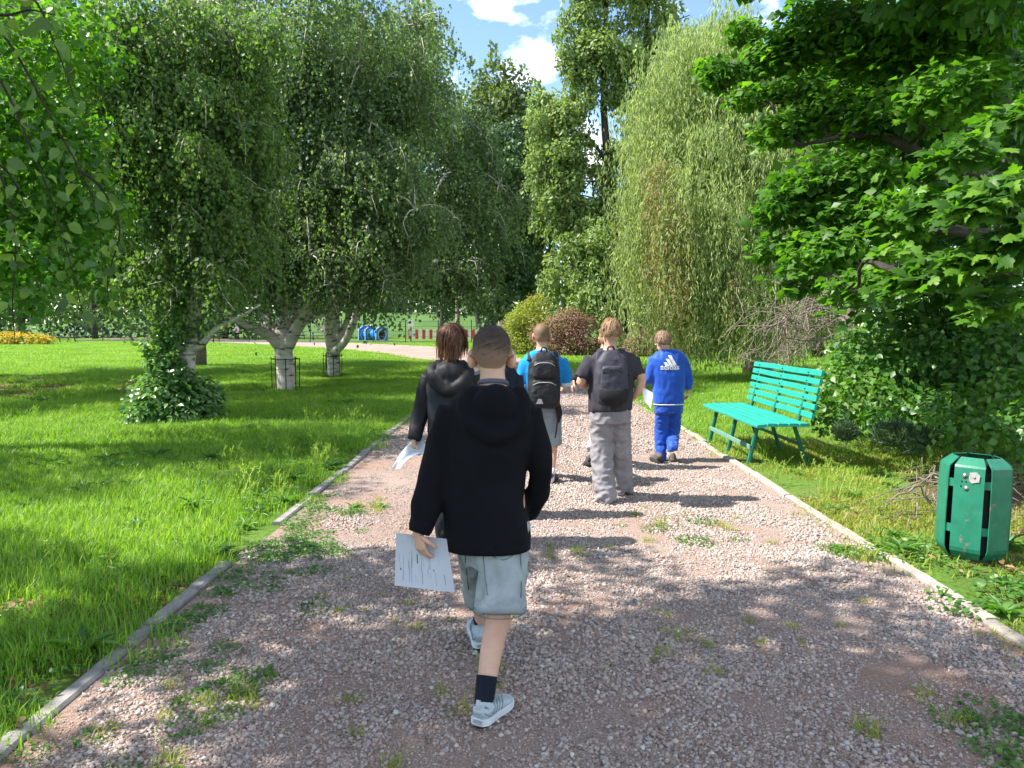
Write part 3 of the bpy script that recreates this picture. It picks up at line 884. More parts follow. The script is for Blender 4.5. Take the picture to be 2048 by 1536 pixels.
def stem_obj(name, pts, rad, mat, parent, n=9, k=4, wob=.03, seed=0):
    V, F = tube(pts, rad, n, k=k)
    rng = np.random.default_rng(seed + len(pts))
    V = np.asarray(V)
    m = len(V) // n
    A = cr(np.column_stack([np.asarray(pts, float), np.broadcast_to(np.asarray(rad, float), (len(pts),))]), k)
    for i in range(m):
        c = A[i, :3]
        j = 1 + wob * 3 * np.array([mnoise.noise(Vector((math.cos(a) * 1.3, math.sin(a) * 1.3, i * .35 + seed))) for a in np.linspace(0, 2 * pi, n, endpoint=False)])
        V[i * n:(i + 1) * n] = c + (V[i * n:(i + 1) * n] - c) * j[:, None]
    return MB().add(V, F, True).build(name, mat, parent)
def make_tree(name, label, cat, base, bark, trunk, stems=(), lobes=(), group=None, limb_r=.05, seed=0, links=12, crown=None, twig_to=None):
    """trunk/stems: [(points, radii)]; limbs are drawn from the nearest stem point to the larger lobes"""
    root = empty(name, (0, 0, 0), label, cat, group)
    rng = np.random.default_rng(500 + seed)
    allp = []
    if trunk:
        stem_obj('trunk', trunk[0], trunk[1], bark, root, 12, 5, seed=seed)
        allp.append(cr(np.asarray(trunk[0], float), 5)[3:])
    for i, (p, r) in enumerate(stems):
        stem_obj('branch', p, r, bark, root, 8, 4, seed=seed + i)
        allp.append(cr(np.asarray(p, float), 5)[4:])
    if allp and links:
        A = np.vstack(allp)
        for l in sorted(lobes, key=lambda q: -q[3])[:links]:
            c = np.array(l[:3])
            cand = A[A[:, 2] < c[2] + .2 * l[3]]
            if not len(cand): cand = A
            s = cand[np.argmin(np.linalg.norm(cand - c, axis=1))]
            if np.linalg.norm(s - c) < .2: continue
            pth = limb_path(s, c + rng.normal(size=3) * .15 * l[3], 5, .08, .12, rng)
            stem_obj('branch', pth, np.linspace(limb_r, limb_r * .3, 5), bark, root, 6, 3, seed=seed)
    if twig_to is not None:
        mbt = MB(); Lc = np.array([l[:3] for l in lobes])
        for l in twig_to:
            c = np.array(l[:3]); s = Lc[np.argmin(np.linalg.norm(Lc - c, axis=1))]
            o_ = nrm(c - s); l_ = np.linalg.norm(c - s) + l[3]
            e = c + o_ * l[3] * .8
            mbt.tube([s, s * .45 + c * .55 + (0, 0, .12 * l_), e + (0, 0, -.05 * l_), e + o_ * .1 + (rng.normal() * .1, rng.normal() * .1, -.45 * l_)], [limb_r * .45, limb_r * .3, limb_r * .16, .004], 4, k=2)
        q = mbt.build('twigs', bark, root); q['kind'] = 'stuff'
    for nm, arrs, mt in crown or ():
        leaf_obj(nm, arrs if isinstance(arrs, list) else [arrs], mt, root)
    return root
rng = np.random.default_rng(21)

# ---- the three white birches in a row on the left lawn
BIRCH = 'white barked birches in a row on the left lawn'
# nearest: slender, leaning, half hidden by a shrub
L1 = lobes_px([(330, 420, 105, 12), (420, 470, 85, 12), (300, 300, 105, 12), (400, 330, 115, 12), (250, 200, 105, 12), (380, 180, 115, 12.4), (300, 60, 125, 12), (440, 60, 105, 12.4),
               (210, 330, 75, 12), (430, 555, 55, 11.6), (300, 520, 70, 11.6), (340, 580, 45, 11.6), (200, 80, 100, 12), (480, 250, 80, 12.5), (170, 430, 70, 12.8), (120, 280, 90, 13), (130, 100, 110, 13), (240, 520, 45, 12.4), (190, 560, 30, 12.4), (470, 380, 60, 12.6)])
b0 = gd(372, 838)
tr1 = [b0 + (0, 0, -.1), at(372, 740, 12), at(378, 690, 12), at(388, 640, 12), at(393, 560, 12.1), at(372, 460, 12.2), at(348, 360, 12.3), at(345, 240, 12.4), at(355, 60, 12.4), at(370, -200, 12.4)]
L1b = boughs(L1, 8, .2, .42, .5)
make_tree('birch_tree', 'slender leaning birch rising out of a leafy shrub, nearest of the birch row', 'tree', b0, M_birch, (tr1, [.16, .135, .125, .105, .09, .08, .07, .06, .05, .03]),
          [([at(378, 700, 12), at(402, 690, 11.9), at(430, 660, 11.8), at(470, 640, 11.7), at(520, 610, 11.5)], [.07, .06, .045, .03, .012]),
           ([at(393, 560, 12.1), at(440, 520, 12.2), at(480, 450, 12.4)], [.05, .035, .012])], L1, BIRCH, .035, 1, 14, twig_to=L1b, crown=
          [('foliage', [crown_weep(L1b, 5600, 12, .75, .07, .058, rng, .5), crown_round(L1b, 36000, .072, .06, .35, T_DIA, rng, .8, .8)], ML_birch1)])
# middle: thick trunk in a wire guard that splits into five stems
L2 = lobes_px([(560, 450, 140, 17), (700, 410, 130, 17), (800, 440, 85, 17), (470, 380, 130, 17), (650, 280, 150, 17), (790, 310, 100, 17), (560, 200, 150, 17), (720, 130, 140, 17),
               (620, 0, 150, 17), (815, 170, 75, 17.5), (830, 50, 56, 17.5), (500, 500, 70, 16.5), (620, 510, 70, 16), (740, 510, 80, 16.5), (440, 480, 70, 17), (480, 200, 110, 18), (400, 350, 90, 18), (540, 560, 36, 16.4), (660, 570, 40, 16.2), (770, 560, 40, 16.6), (450, 20, 120, 18), (830, 420, 55, 16.6)])
b0 = gd(572, 778)
tr2 = [b0 + (0, 0, -.1), at(571, 740, 17.75), at(568, 710, 17.75), at(567, 686, 17.75), at(566, 660, 17.75), at(562, 600, 17.8), at(556, 500, 18), at(560, 300, 18), at(580, 50, 18)]
st2 = [([at(562, 692, 17.7), at(540, 672, 17.5), at(505, 655, 17.2), at(460, 632, 17), at(400, 600, 16.8)], [.16, .13, .10, .07, .03]),
       ([at(558, 684, 17.8), at(538, 655, 18), at(524, 620, 18.2), at(505, 540, 18.6), at(480, 400, 19)], [.17, .14, .12, .09, .04]),
       ([at(574, 690, 17.7), at(590, 664, 17.6), at(606, 636, 17.4), at(640, 560, 17), at(700, 400, 16.8)], [.17, .14, .13, .09, .04]),
       ([at(578, 684, 17.8), at(600, 652, 18.1), at(622, 635, 18.3), at(660, 622, 18.7), at(740, 560, 19)], [.13, .10, .08, .06, .02]),
       ([at(570, 672, 17.8), at(586, 640, 18.2), at(598, 590, 18.6), at(640, 400, 19.2), at(690, 200, 19.5)], [.14, .12, .10, .07, .03])]
L2b = boughs(L2, 8, .2, .42, .5)
make_tree('birch_tree', 'thick birch with several pale stems and a wire guard, middle of the birch row', 'tree', b0, M_birch, (tr2, [.235, .215, .21, .225, .18, .13, .11, .09, .05]), st2, L2, BIRCH, .05, 2, 14, twig_to=L2b, crown=
          [('foliage', [crown_weep(L2b, 7000, 13, .95, .082, .068, rng, .45), crown_round(L2b, 46000, .086, .07, .35, T_DIA, rng, .8, .8)], ML_birch)])
# farthest
L3 = lobes_px([(760, 500, 90, 22), (880, 460, 100, 22), (960, 430, 80, 22.5), (1000, 370, 60, 23), (900, 330, 115, 22), (850, 200, 70, 22), (830, 60, 66, 22), (810, 530, 70, 21.5), (900, 540, 60, 21.5),
                (700, 300, 120, 23), (760, 100, 130, 23), (680, 520, 80, 22), (600, 500, 80, 23), (940, 250, 60, 23), (960, 540, 40, 22.5), (700, 300, 120, 26), (800, 260, 110, 27), (860, 420, 80, 26)])  # last three lobes stand hidden behind the crown, added to shade the path
b0 = gd(666, 753)
tr3 = [b0 + (0, 0, -.1), at(666, 730, 22), at(666, 705, 22), at(668, 680, 22), at(670, 620, 22), at(674, 520, 22.2), at(690, 300, 22.5), at(720, 60, 22.5)]
st3 = [([at(664, 700, 22), at(658, 670, 21.8), at(656, 620, 21.5), at(650, 540, 21.2), at(620, 400, 21)], [.15, .14, .12, .09, .03]),
       ([at(668, 700, 22), at(684, 670, 22), at(700, 630, 22.2), at(712, 570, 22.4), at(760, 400, 22.6)], [.14, .12, .11, .08, .03]),
       ([at(670, 704, 21.8), at(692, 680, 21.5), at(708, 640, 21.2), at(730, 580, 21), at(820, 450, 21)], [.13, .11, .10, .07, .02]),
       ([at(660, 690, 22), at(650, 668, 22.2), at(632, 648, 22.6), at(600, 620, 23)], [.06, .05, .04, .02])]
L3b = boughs(L3, 8, .2, .42, .5)
make_tree('birch_tree', 'birch with a fan of straight stems and a wire guard, farthest of the birch row', 'tree', b0, M_birch, (tr3, [.21, .19, .19, .2, .13, .11, .08, .05]), st3, L3, BIRCH, .05, 3, 12, twig_to=L3b, crown=
          [('foliage', [crown_weep(L3b, 5000, 12, 1.1, .098, .08, rng, .4), crown_round(L3b, 37000, .10, .082, .35, T_DIA, rng, .8, .8)], ML_birch)])
# ---- leafy tree at the left edge of the picture
L0 = lobes_px([(60, 380, 90, 8.4), (150, 420, 85, 8.6), (30, 500, 95, 8), (120, 530, 80, 8.2), (185, 510, 50, 8.6), (40, 250, 95, 8.4), (130, 300, 75, 8.8), (60, 600, 55, 8.2), (-60, 400, 150, 8.2),
               (-80, 250, 150, 8.4), (20, 130, 110, 8.6), (120, 200, 70, 9), (205, 590, 30, 8.8), (-90, 520, 110, 8), (-200, 350, 200, 8.5), (60, 40, 110, 9), (-150, 100, 200, 8.6), (150, 80, 70, 9.4)]) + [(-9.5, 7.2, 4, 1.2), (-10.5, 7.5, 6, 1.4), (-8.5, 6.8, 5.2, 1.1), (-12, 7.2, 6, 1.4), (-7.6, 7.0, 6.6, 1.0)]  # last five lobes lie out of view, added for their shade on the lawn
b0 = np.array((-7.6, 8.9, 0))
make_tree('linden_tree', 'leafy bright green tree at the left edge of the lawn', 'tree', b0, M_bark2, ([b0, b0 + (.05, 0, 1.5), b0 + (.1, .1, 3), b0 + (.0, .2, 5)], [.19, .16, .13, .06]), (), L0, None, .04, 4, 12,
          [('foliage', [crown_round(boughs(L0, 7), 5500, .085, .072, .55, T_OVA, rng, .6, .5), crown_round(boughs(L0, 7), 19000, .09, .075, .5, T_DIA, rng, .5, .5)], ML_lind)])
LTR = 'leafy trees standing farther back at the left'
for b0, hh, rr_, lb, sd_ in ((np.array((-11.5, 15.5, 0)), 9.5, 4.3, 'leafy tree at the left edge behind the nearest linden', 31), (np.array((-15.5, 22, 0)), 11, 4.6, 'tall leafy tree left of the leaning birch, farther back', 32), (np.array((-11, 27, 0)), 12, 3.6, 'tall leafy tree seen between the leaning birch and the guarded birch', 33)):
    rgx = np.random.default_rng(sd_)
    Lx = [(b0[0] + rgx.normal() * rr_ * .45, b0[1] + rgx.normal() * rr_ * .45, z, rgx.uniform(1.0, 1.8), .85) for z in np.linspace(2.9, hh, 30)]
    make_tree('leafy_tree', lb, 'tree', b0, M_bark2, ([b0, b0 + (.05, 0, 2), b0 + (.1, .1, 5), b0 + (.0, .2, hh - 1)], [.26, .22, .17, .06]), (), Lx, LTR, .05, sd_, 12, [('foliage', [crown_round(boughs(Lx, 7), 32000, .12, .10, .5, T_DIA, rgx, .7, .5)], ML_birch1)])
# ---- tree whose crown hangs over the camera from the left: its shade lies on the foreground
b0 = np.array((-6.4, 1.6, 0))
SH = [(-4.6, 2.6, 5.4, 1.3), (-5.8, 3.4, 6.0, 1.4), (-3.6, 1.4, 5.6, 1.3), (-5.2, .6, 6.4, 1.5), (-4.0, 3.3, 6.9, 1.2), (-6.6, 1.0, 5.2, 1.3), (-3.0, .4, 6.4, 1.3), (-4.6, 1.8, 7.4, 1.4), (-6.0, 2.4, 7.6, 1.3),
      (-2.3, 1.6, 6.6, 1.1), (-7.4, 2.6, 5.6, 1.2), (-2.9, 2.9, 5.9, .8), (-5.0, 4.1, 4.6, .7), (-4.2, 4.5, 5.6, .5), (-1.5, .9, 5.6, .8), (-6.8, 4.3, 4.9, .7), (-2.2, 3.3, 6.6, .55), (-1.2, 2.1, 5.6, .5), (-8.5, 2, 6, 1.4), (-9.6, 3.4, 6.5, 1.3), (-8, 4.1, 5.5, .9), (-7.3, 3.2, 4.3, .8), (-9.5, 1, 5.5, 1.4), (-8.2, .2, 6.6, 1.4), (-10.2, 2.4, 5.0, 1.1)]
over = make_tree('overhanging_tree', 'tree beyond the left edge whose drooping twigs hang into the top left corner', 'tree', b0, M_bark2,
                 ([b0, b0 + (.1, 0, 1.5), b0 + (.3, .1, 3), b0 + (.6, .2, 4.6), b0 + (1, .3, 7)], [.2, .17, .15, .12, .05]), (), SH, None, .05, 5, 14,
                 [('foliage', [crown_round(boughs(SH, 6), 42000, .11, .095, .8, T_DIA, rng, .4, .4)], ML_birch1)])
unit = []
for i in range(7):
    V, F, r = leaf_arrays(np.zeros((1, 3)), np.array([(0, 1., 0)]), np.array([(0, 0, 1.)]), 1.0, [.62, .7, .78, .66, .74, .6, .7][i], T_OVA, [i / 6], curl=np.array([.6 + .5 * i]))
    # a finer toothed outline
    unit.append(mesh_np('leaf', V, F, r))
def single_leaf(P, D, N, L, mesh, mat, parent):
    D = nrm(D); N = nrm(N - np.dot(N, D) * D); Xv = np.cross(D, N)
    if not mesh.materials: mesh.materials.append(mat)
    o = bpy.data.objects.new('leaf', mesh); C.objects.link(o); o.parent = parent
    M = Matrix(((Xv[0] * L, D[0] * L, N[0] * L, P[0]), (Xv[1] * L, D[1] * L, N[1] * L, P[1]), (Xv[2] * L, D[2] * L, N[2] * L, P[2]), (0, 0, 0, 1)))
    o.matrix_local = M
    return o
twigs = [[(-60, -30), (40, 120), (110, 250), (160, 340), (195, 430), (205, 540)], [(-80, 20), (10, 30), (60, 20), (110, 30)], [(-80, 60), (0, 160), (60, 290), (110, 420), (150, 560), (170, 650)],
         [(-60, 200), (-5, 330), (30, 470), (25, 600), (30, 680)], [(-60, -60), (60, -10), (110, 90), (150, 200)], [(160, 340), (205, 380), (240, 460), (215, 560), (225, 640)], [(-40, 300), (20, 350), (55, 420)]]
dp = [2.9, 2.3, 3.1, 3.0, 2.7, 2.95, 2.8]
k_ = 0
for tw, d0 in zip(twigs, dp):
    pts = [at(u, v, d0 + .06 * j) for j, (u, v) in enumerate(tw)]
    p = cr(pts, 6)
    stem_obj('twig', pts, np.linspace(.006, .0015, len(pts)), M_bark, over, 5, 5, 0)
    ln = np.cumsum(np.r_[0, np.linalg.norm(np.diff(p, axis=0), axis=1)])
    for s_ in np.arange(.05, ln[-1], .034):
        q = np.array([np.interp(s_, ln, p[:, c]) for c in range(3)])
        dr = rng.normal(size=3) * np.array((.8, .6, .35)) + np.array((0, 0, -.75))
        q2 = q + nrm(dr) * .012 + rng.normal(size=3) * .02
        single_leaf(q2, dr, rng.normal(size=3) + np.array((.2, -.7, .3)), rng.uniform(.045, .075), unit[k_ % 7], ML_birch1, over)
        k_ += 1
# ---- distant dark tree with a thin pale trunk, poplars behind it
L4 = lobes_px([(1000, 490, 75, 44), (950, 420, 80, 44), (1030, 420, 55, 44), (990, 330, 70, 44), (940, 300, 60, 44), (1040, 560, 45, 44), (960, 560, 60, 44), (1005, 600, 42, 43), (1010, 270, 50, 45)])
b0 = gd(915, 702)
make_tree('dark_tree', 'dark dense tree with small leaves behind the birches, left of the sky gap', 'tree', b0, M_bark2, ([b0, at(915, 650, 44.5), at(918, 560, 44.5), at(940, 420, 44.5), at(980, 280, 44.5)], [.14, .13, .12, .1, .05]), (), L4, None, .06, 6, 10,
          [('foliage', [crown_round(boughs(L4, 9, .2, .4), 30000, .25, .17, .4, T_DIA, rng, .6, .8)], ML_dark)])
L5 = []
for (u, v, r) in [(1000, 230, 55), (985, 160, 24), (990, 120, 12), (1015, 140, 14), (960, 170, 18), (1035, 175, 20), (950, 220, 45), (1060, 230, 40), (1070, 185, 16), (1010, 300, 70), (1080, 300, 60), (940, 130, 8), (1050, 145, 8), (960, 330, 70), (1060, 380, 70), (1000, 420, 90), (1090, 440, 60), (1050, 520, 70), (985, 95, 6), (1000, 200, 36)]:
    p = at(u, v, 52); L5.append((*p, r * 52 / FPX, 1.5 if r < 30 else .9))
b0 = np.array((-.6, 53, 0))
make_tree('poplar_tree', 'tall pale poplar with spiky upright top against the cloud', 'tree', b0, M_bark2, ([b0, b0 + (0, 0, 8), b0 + (.2, 0, 15), b0 + (.1, 0, 19)], [.4, .32, .2, .05]), (), L5, None, .1, 7, 10,
          [('foliage', [crown_round(L5, 26000, .32, .21, .5, T_DIA, rng, .5, -.4)], ML_pop)])
# ---- tall tree right of the sky gap
L6 = lobes_px([(1215, 105, 66, 42.0), (1180, 140, 40, 42.0), (1260, 120, 45, 42.0), (1265, 40, 30, 42.5), (1150, 25, 30, 42.0), (1120, 60, 18, 42.0), (1125, 105, 14, 42.0), (1100, 250, 62, 42.0), (1150, 215, 40, 42.0), (1120, 320, 60, 41.5), (1165, 275, 30, 42.0), (1085, 190, 26, 42.0),
               (1220, 390, 42, 42.0), (1140, 500, 50, 41.0), (1210, 500, 70, 41.0), (1115, 560, 40, 41.0), (1180, 560, 60, 40.5), (1245, 320, 34, 42.0), (1300, 80, 36, 43.0), (1330, 20, 40, 43.0), (1250, 190, 32, 42.0), (1130, 400, 45, 42.0), (1100, 450, 40, 42.0), (1240, 440, 40, 41.0), (1200, -40, 60, 42.0),
               (1290, -40, 60, 43.0), (1160, -60, 40, 42.0), (1250, 560, 50, 40.0), (1150, 120, 40, 42.0), (1190, 60, 46, 42.0), (1275, 260, 40, 42.5), (1285, 330, 44, 43.0), (1180, 440, 60, 42.0), (1080, 350, 44, 42.0), (1110, 400, 50, 42.0), (1310, 160, 44, 43.0), (1250, 430, 50, 43.0), (1238, 180, 36, 42.5), (1192, 345, 30, 42.0), (1168, 175, 34, 42.0), (1335, 120, 48, 43.5), (1295, 200, 36, 43.5), (1100, 300, 50, 43.0), (1215, 300, 22, 43.0), (1160, 620, 40, 40.0)], back=False)
b0 = gd(1246, 702)
tt = [b0, at(1243, 640, 42.5), at(1238, 540, 42.5), at(1228, 430, 42.5), at(1216, 320, 42.5), at(1208, 220, 42.5), at(1210, 100, 42.5), at(1215, -60, 42.5)]
make_tree('tall_tree', 'very tall light green tree with bare dark trunk right of the sky gap', 'tree', b0, M_bark, (tt, [.36, .33, .30, .28, .24, .18, .14, .07]),
          [([at(1230, 460, 42.5), at(1255, 360, 42.8), at(1280, 200, 43.0), at(1293, 60, 43.0), at(1300, -60, 43.0)], [.22, .2, .18, .14, .07]), ([at(1216, 330, 42.5), at(1190, 290, 42.3), at(1160, 265, 42.2), at(1110, 250, 42.0)], [.11, .09, .06, .03]),
           ([at(1216, 330, 42.5), at(1200, 305, 42.6), at(1172, 280, 42.8)], [.06, .05, .02]), ([at(1293, 60, 43.0), at(1340, 45, 43.0), at(1380, 30, 43.0)], [.06, .04, .02])], L6, None, .06, 8, 22,
          [('foliage', [crown_weep(boughs(L6, 8, .2, .45), 3800, 11, 1.2, .25, .12, rng, .35), crown_round(boughs(L6, 8, .2, .45), 34000, .22, .14, .4, T_DIA, rng, .7, .3)], ML_tall)])
# ---- weeping willow
L7 = lobes_px([(1430, 60, 100, 21), (1350, 150, 90, 21), (1500, 130, 120, 21), (1300, 260, 62, 21), (1420, 250, 110, 20.5), (1530, 270, 110, 20.5), (1275, 390, 45, 21), (1370, 390, 100, 20), (1490, 420, 100, 20), (1300, 480, 60, 20.5), (1400, 500, 70, 20),
               (1500, 520, 70, 19.5), (1610, 200, 110, 21), (1610, 380, 110, 20.5), (1650, 80, 100, 21.5), (1330, 330, 60, 20.5), (1440, 400, 60, 19.6), (1560, 440, 70, 20), (1290, 330, 40, 21.5), (1390, 90, 50, 21), (1400, 575, 60, 19.6), (1480, 585, 60, 19.4), (1330, 560, 40, 20), (1560, 560, 60, 19.4)])
b0 = np.array((7.4, 23.2, 0))
tw7 = [b0, b0 + (0, 0, 2.5), b0 + (-.6, -.4, 5), b0 + (-1.2, -.8, 8)]
LD = lobes_px([(1345, 420, 34, 19.3), (1335, 500, 30, 19.3), (1325, 330, 26, 19.4), (1480, 560, 30, 19), (1350, 560, 26, 19.2)], back=False)
make_tree('willow_tree', 'huge weeping willow with long pale hanging twigs right of the path', 'tree', b0, M_bark2, (tw7, [.45, .38, .3, .15]), (), L7, None, .1, 9, 10,
          [('foliage', [crown_weep(boughs(L7, 7, .16, .36, .4), 7000, 27, 3.1, .16, .034, rng, .20, T_DIA, True, .14, .35, .5, .32)], ML_willow), ('dry_foliage', [crown_weep(LD, 130, 24, 2.3, .14, .03, rng, .12, T_DIA, True, .12)], ML_wildry)])
# ---- broad leaved tree reaching in from the right
MP = [(1450, 150, 55, 8.6), (1560, 110, 75, 8.6), (1500, 190, 45, 8.2), (1650, 60, 105, 8.2), (1780, 80, 120, 7.8), (1900, 60, 140, 7.4), (1560, 260, 60, 7.8), (1660, 220, 80, 7.8), (1780, 230, 100, 7.4), (1610, 370, 70, 7.2),
      (1560, 420, 50, 7.2), (1700, 350, 90, 7.2), (1560, 490, 55, 7.2), (1650, 500, 80, 6.8), (1780, 430, 95, 6.8), (1730, 570, 70, 6.4), (1600, 570, 40, 7.2), (1900, 180, 100, 6.4), (1420, 130, 30, 8.8), (1660, 430, 60, 7), (1490, 60, 40, 8.8), (1590, 180, 50, 8.0)]
MN = [(1920, 300, 70, 4.9), (1990, 380, 90, 4.6), (1870, 400, 55, 5), (1960, 510, 85, 4.7), (1860, 540, 75, 5.1), (1990, 600, 70, 4.7), (2030, 230, 70, 5.2), (1800, 570, 50, 5.6), (1930, 420, 50, 4.6), (2060, 470, 90, 4.5), (1780, 500, 40, 5.6)]
L8 = [(*at(u, v, d), r * d / FPX, .5) for u, v, r, d in MP]
L8b = [(*at(u, v, d + 2.2), r * 1.5 * d / FPX, .9) for u, v, r, d in MP if u > 1600] + [(*at(u, v, 9.5), r * 9.5 / FPX, .9) for u, v, r in [(1800, 500, 150), (1950, 400, 180), (1950, 150, 200), (1800, 250, 150), (2080, 300, 200), (2080, 560, 160), (1900, 600, 120), (1720, 130, 120)]]
LT = [(*at(u, v, d), r * d / FPX, .8) for u, v, r, d in [(1600, -150, 130, 7.8), (1750, -200, 170, 7.2), (1900, -260, 200, 6.8), (1500, -60, 60, 8.3), (1700, -420, 200, 7.6), (1850, -60, 120, 6.6), (2020, -80, 150, 6.2), (1560, -300, 120, 8), (2000, -450, 220, 6.6)]] + [(.9, 7.2, 6.5, .8), (1.8, 6.6, 6.9, .9), (2.6, 7.4, 6.6, .9), (2.2, 8.0, 7.3, .8), (3.2, 6.4, 7.0, .9), (1.5, 5.8, 7.4, .7), (3.6, 5.4, 7.0, .8), (2.9, 5.6, 6.1, .6), (.6, 6.4, 7.6, .6)]  # crown lobes mostly above the view, placed to shade the leaves below
L8n = [(*at(u, v, d), r * d / FPX, .45) for u, v, r, d in MN]
b0 = np.array((6.6, 7.4, 0))
tm = [b0, b0 + (-.1, 0, 1.5), b0 + (-.2, .1, 3), b0 + (-.3, .2, 5), b0 + (-.4, .2, 7)]
def reach(a, *px): return [np.asarray(a)] + [at(*p) for p in px]
stm = [(reach(tm[2], (1980, 200, 7.5), (1800, 130, 8.2), (1600, 120, 8.5), (1450, 150, 8.7)), [.09, .06, .04, .022, .008]), (reach(tm[1] + (0, 0, .8), (1900, 330, 7.2), (1750, 270, 7.3), (1600, 290, 7.6)), [.09, .06, .04, .012]),
       (reach(tm[1] + (0, 0, .6), (1900, 460, 6.9), (1720, 410, 7), (1570, 430, 7.2)), [.08, .05, .03, .01]), (reach(tm[1] + (0, 0, .5), (1850, 540, 6.6), (1700, 520, 6.7), (1580, 510, 7.1)), [.07, .04, .025, .01]),
       (reach(tm[1] + (0, 0, .3), (2060, 380, 5), (1980, 370, 4.7), (1860, 420, 4.9)), [.06, .03, .02, .006]), (reach(tm[1], (2080, 520, 4.8), (1970, 500, 4.7), (1840, 560, 5.1)), [.05, .03, .02, .006])]
def sprays(lobes, n, L, rng):
    P, d, i = in_lobes(lobes, n, shell=.2, rng=rng)
    P[:, 2] -= .35 * np.abs(P[:, 0] - np.array([l[0] for l in lobes])[i]) * (d[:, 0] < 0)
    N = nrm(np.array((-.25, -.15, .9)) + rng.normal(size=(n, 3)) * .5)
    D = nrm(d * np.array((1, 1, .2)) + np.array((-.45, -.2, -.35)) + rng.normal(size=(n, 3)) * .4)
    s = rng.uniform(.6, 1.25, n) * L
    lr = rng.normal(.5, .15, len(lobes))
    return P, D, N, s, np.clip(lr[i] + rng.normal(size=n) * .18, 0, 1)
P, D, N, s, r = sprays(L8, 6200, .092, rng)
P2, D2, N2, s2, r2 = sprays(L8b, 9000, .15, rng)
P3, D3, N3, s3, r3 = sprays(L8n, 1500, .10, rng)
order = np.argsort(P3[:, 1] - .3 * s3 / .12); big, rest = order[:300], order[300:]
maple = make_tree('broadleaf_tree', 'dark tree with large lobed leaves leaning in over the bench from the right', 'tree', b0, M_bark, (tm, [.22, .19, .17, .13, .08]), stm, L8, None, .02, 10, 22,
                  [('foliage', [leaf_arrays(P, D, N, s, s * .95, T_MAP, r, curl=s * 0 + 1.5), leaf_arrays(P3[rest], D3[rest], N3[rest], s3[rest], s3[rest], T_MAP, r3[rest], curl=s3[rest] * 0 + 1.5),
                                leaf_arrays(P2, D2, N2, s2, s2 * .9, T_DIA, r2 * .7), crown_round(LT, 17000, .115, .10, .7, T_DIA, rng, .4, .3), crown_round(L8, 9000, .085, .07, .9, T_DIA, rng, .3, .3)], ML_maple)])  # inner leaves take darker tones, the crown's shade put into their colour
um = []
for i in range(6):
    V, F, rr = leaf_arrays(np.zeros((1, 3)), np.array([(0, 1., 0)]), np.array([(0, 0, 1.)]), 1.0, [.9, 1, .85, 1.05, .95, .9][i], T_MAP, [i / 5], curl=np.array([.8 + .7 * i]))
    um.append(mesh_np('leaf', V, F, rr))
for j, i in enumerate(big): single_leaf(P3[i], D3[i], N3[i], s3[i] * 1.05, um[j % 6], ML_maple, maple)
# ---- shrubs
def shrub(name, label, lobes, n, L, W, mat, group=None, up=.6, tmpl=T_DIA, weep=None, droop=.2, stems=5, seed=0, cat='shrub'):
    root = empty(name, (0, 0, 0), label, cat, group)
    c = np.mean([l[:3] for l in lobes], axis=0)
    rg = np.random.default_rng(900 + seed)
    for l in lobes[:stems]:
        b = np.array((c[0] + rg.normal() * .15, c[1] + rg.normal() * .15, 0))
        stem_obj('stem', limb_path(b, l[:3], 5, .05, .15, rg), np.linspace(.025, .008, 5), M_bark2, root, 5, 2, seed=seed)
    if tmpl == 'mix': arr = [crown_round(lobes, n // 3, L, W, up, T_OVA, rg, .7, droop), crown_round(lobes, n * 2 // 3, L, W, up, T_DIA, rg, .6, droop)]
    else: arr = [crown_round(lobes, n, L, W, up, tmpl, rg, .7, droop)]
    leaf_obj('foliage', arr, mat, root)
    return root
def lob(L, sq=.85): return [(*at(u, v, d), r * d / FPX, sq) for u, v, r, d in L]
shrub('elder_shrub', 'broad leaved shrub wrapped round the foot of the leaning birch', lob([(320, 790, 55, 11.6), (290, 830, 38, 11.3), (370, 800, 55, 11.8), (350, 835, 42, 11.4), (325, 720, 36, 11.7), (345, 665, 34, 11.8), (400, 790, 45, 12), (310, 690, 28, 11.7), (420, 820, 30, 12), (345, 760, 45, 11.7), (400, 650, 22, 12)]),
      4600, .105, .06, ML_elder, None, .8, T_OVA, droop=.35, seed=1)
BR = [(1690, 740, 52, 8.8), (1735, 790, 58, 8.2), (1680, 820, 40, 8.3), (1790, 750, 80, 8.6), (1870, 730, 95, 8.6), (1980, 720, 110, 8.2), (1750, 690, 50, 9.6), (1850, 660, 70, 9.6), (1950, 640, 90, 9.6), (1760, 840, 36, 7.8), (1830, 820, 55, 7.8), (1930, 820, 70, 7.5), (2040, 800, 90, 7.2), (1700, 690, 36, 9.8), (2060, 700, 110, 8), (1900, 855, 60, 6.9), (1990, 865, 70, 6.6), (1650, 850, 26, 8.1), (1700, 850, 36, 7.9), (2080, 860, 90, 6.4), (1780, 850, 40, 7.4), (1660, 780, 36, 8.8)]
LB = lob(BR)
shrub('bramble_thicket', 'rounded thicket of bramble leaves spilling down beside the green bench', LB + [(x + .5, y + 1.2, z, r * 1.2) for x, y, z, r, q in LB], 18000, .078, .058, ML_bram, None, .55, 'mix', droop=.5, seed=2, stems=8)
shrub('juniper_bush', 'small grey green needle bush in front of the bramble thicket', lob([(1800, 876, 26, 7.2), (1770, 872, 22, 7.3), (1830, 888, 22, 7.1), (1690, 868, 20, 7.6), (1850, 880, 20, 7.0)]), 5200, .08, .010, ML_jun, None, .1, T_DIA, droop=-.9, seed=3, stems=0)
RED = 'reddish brown shrubs beyond the end of the path'
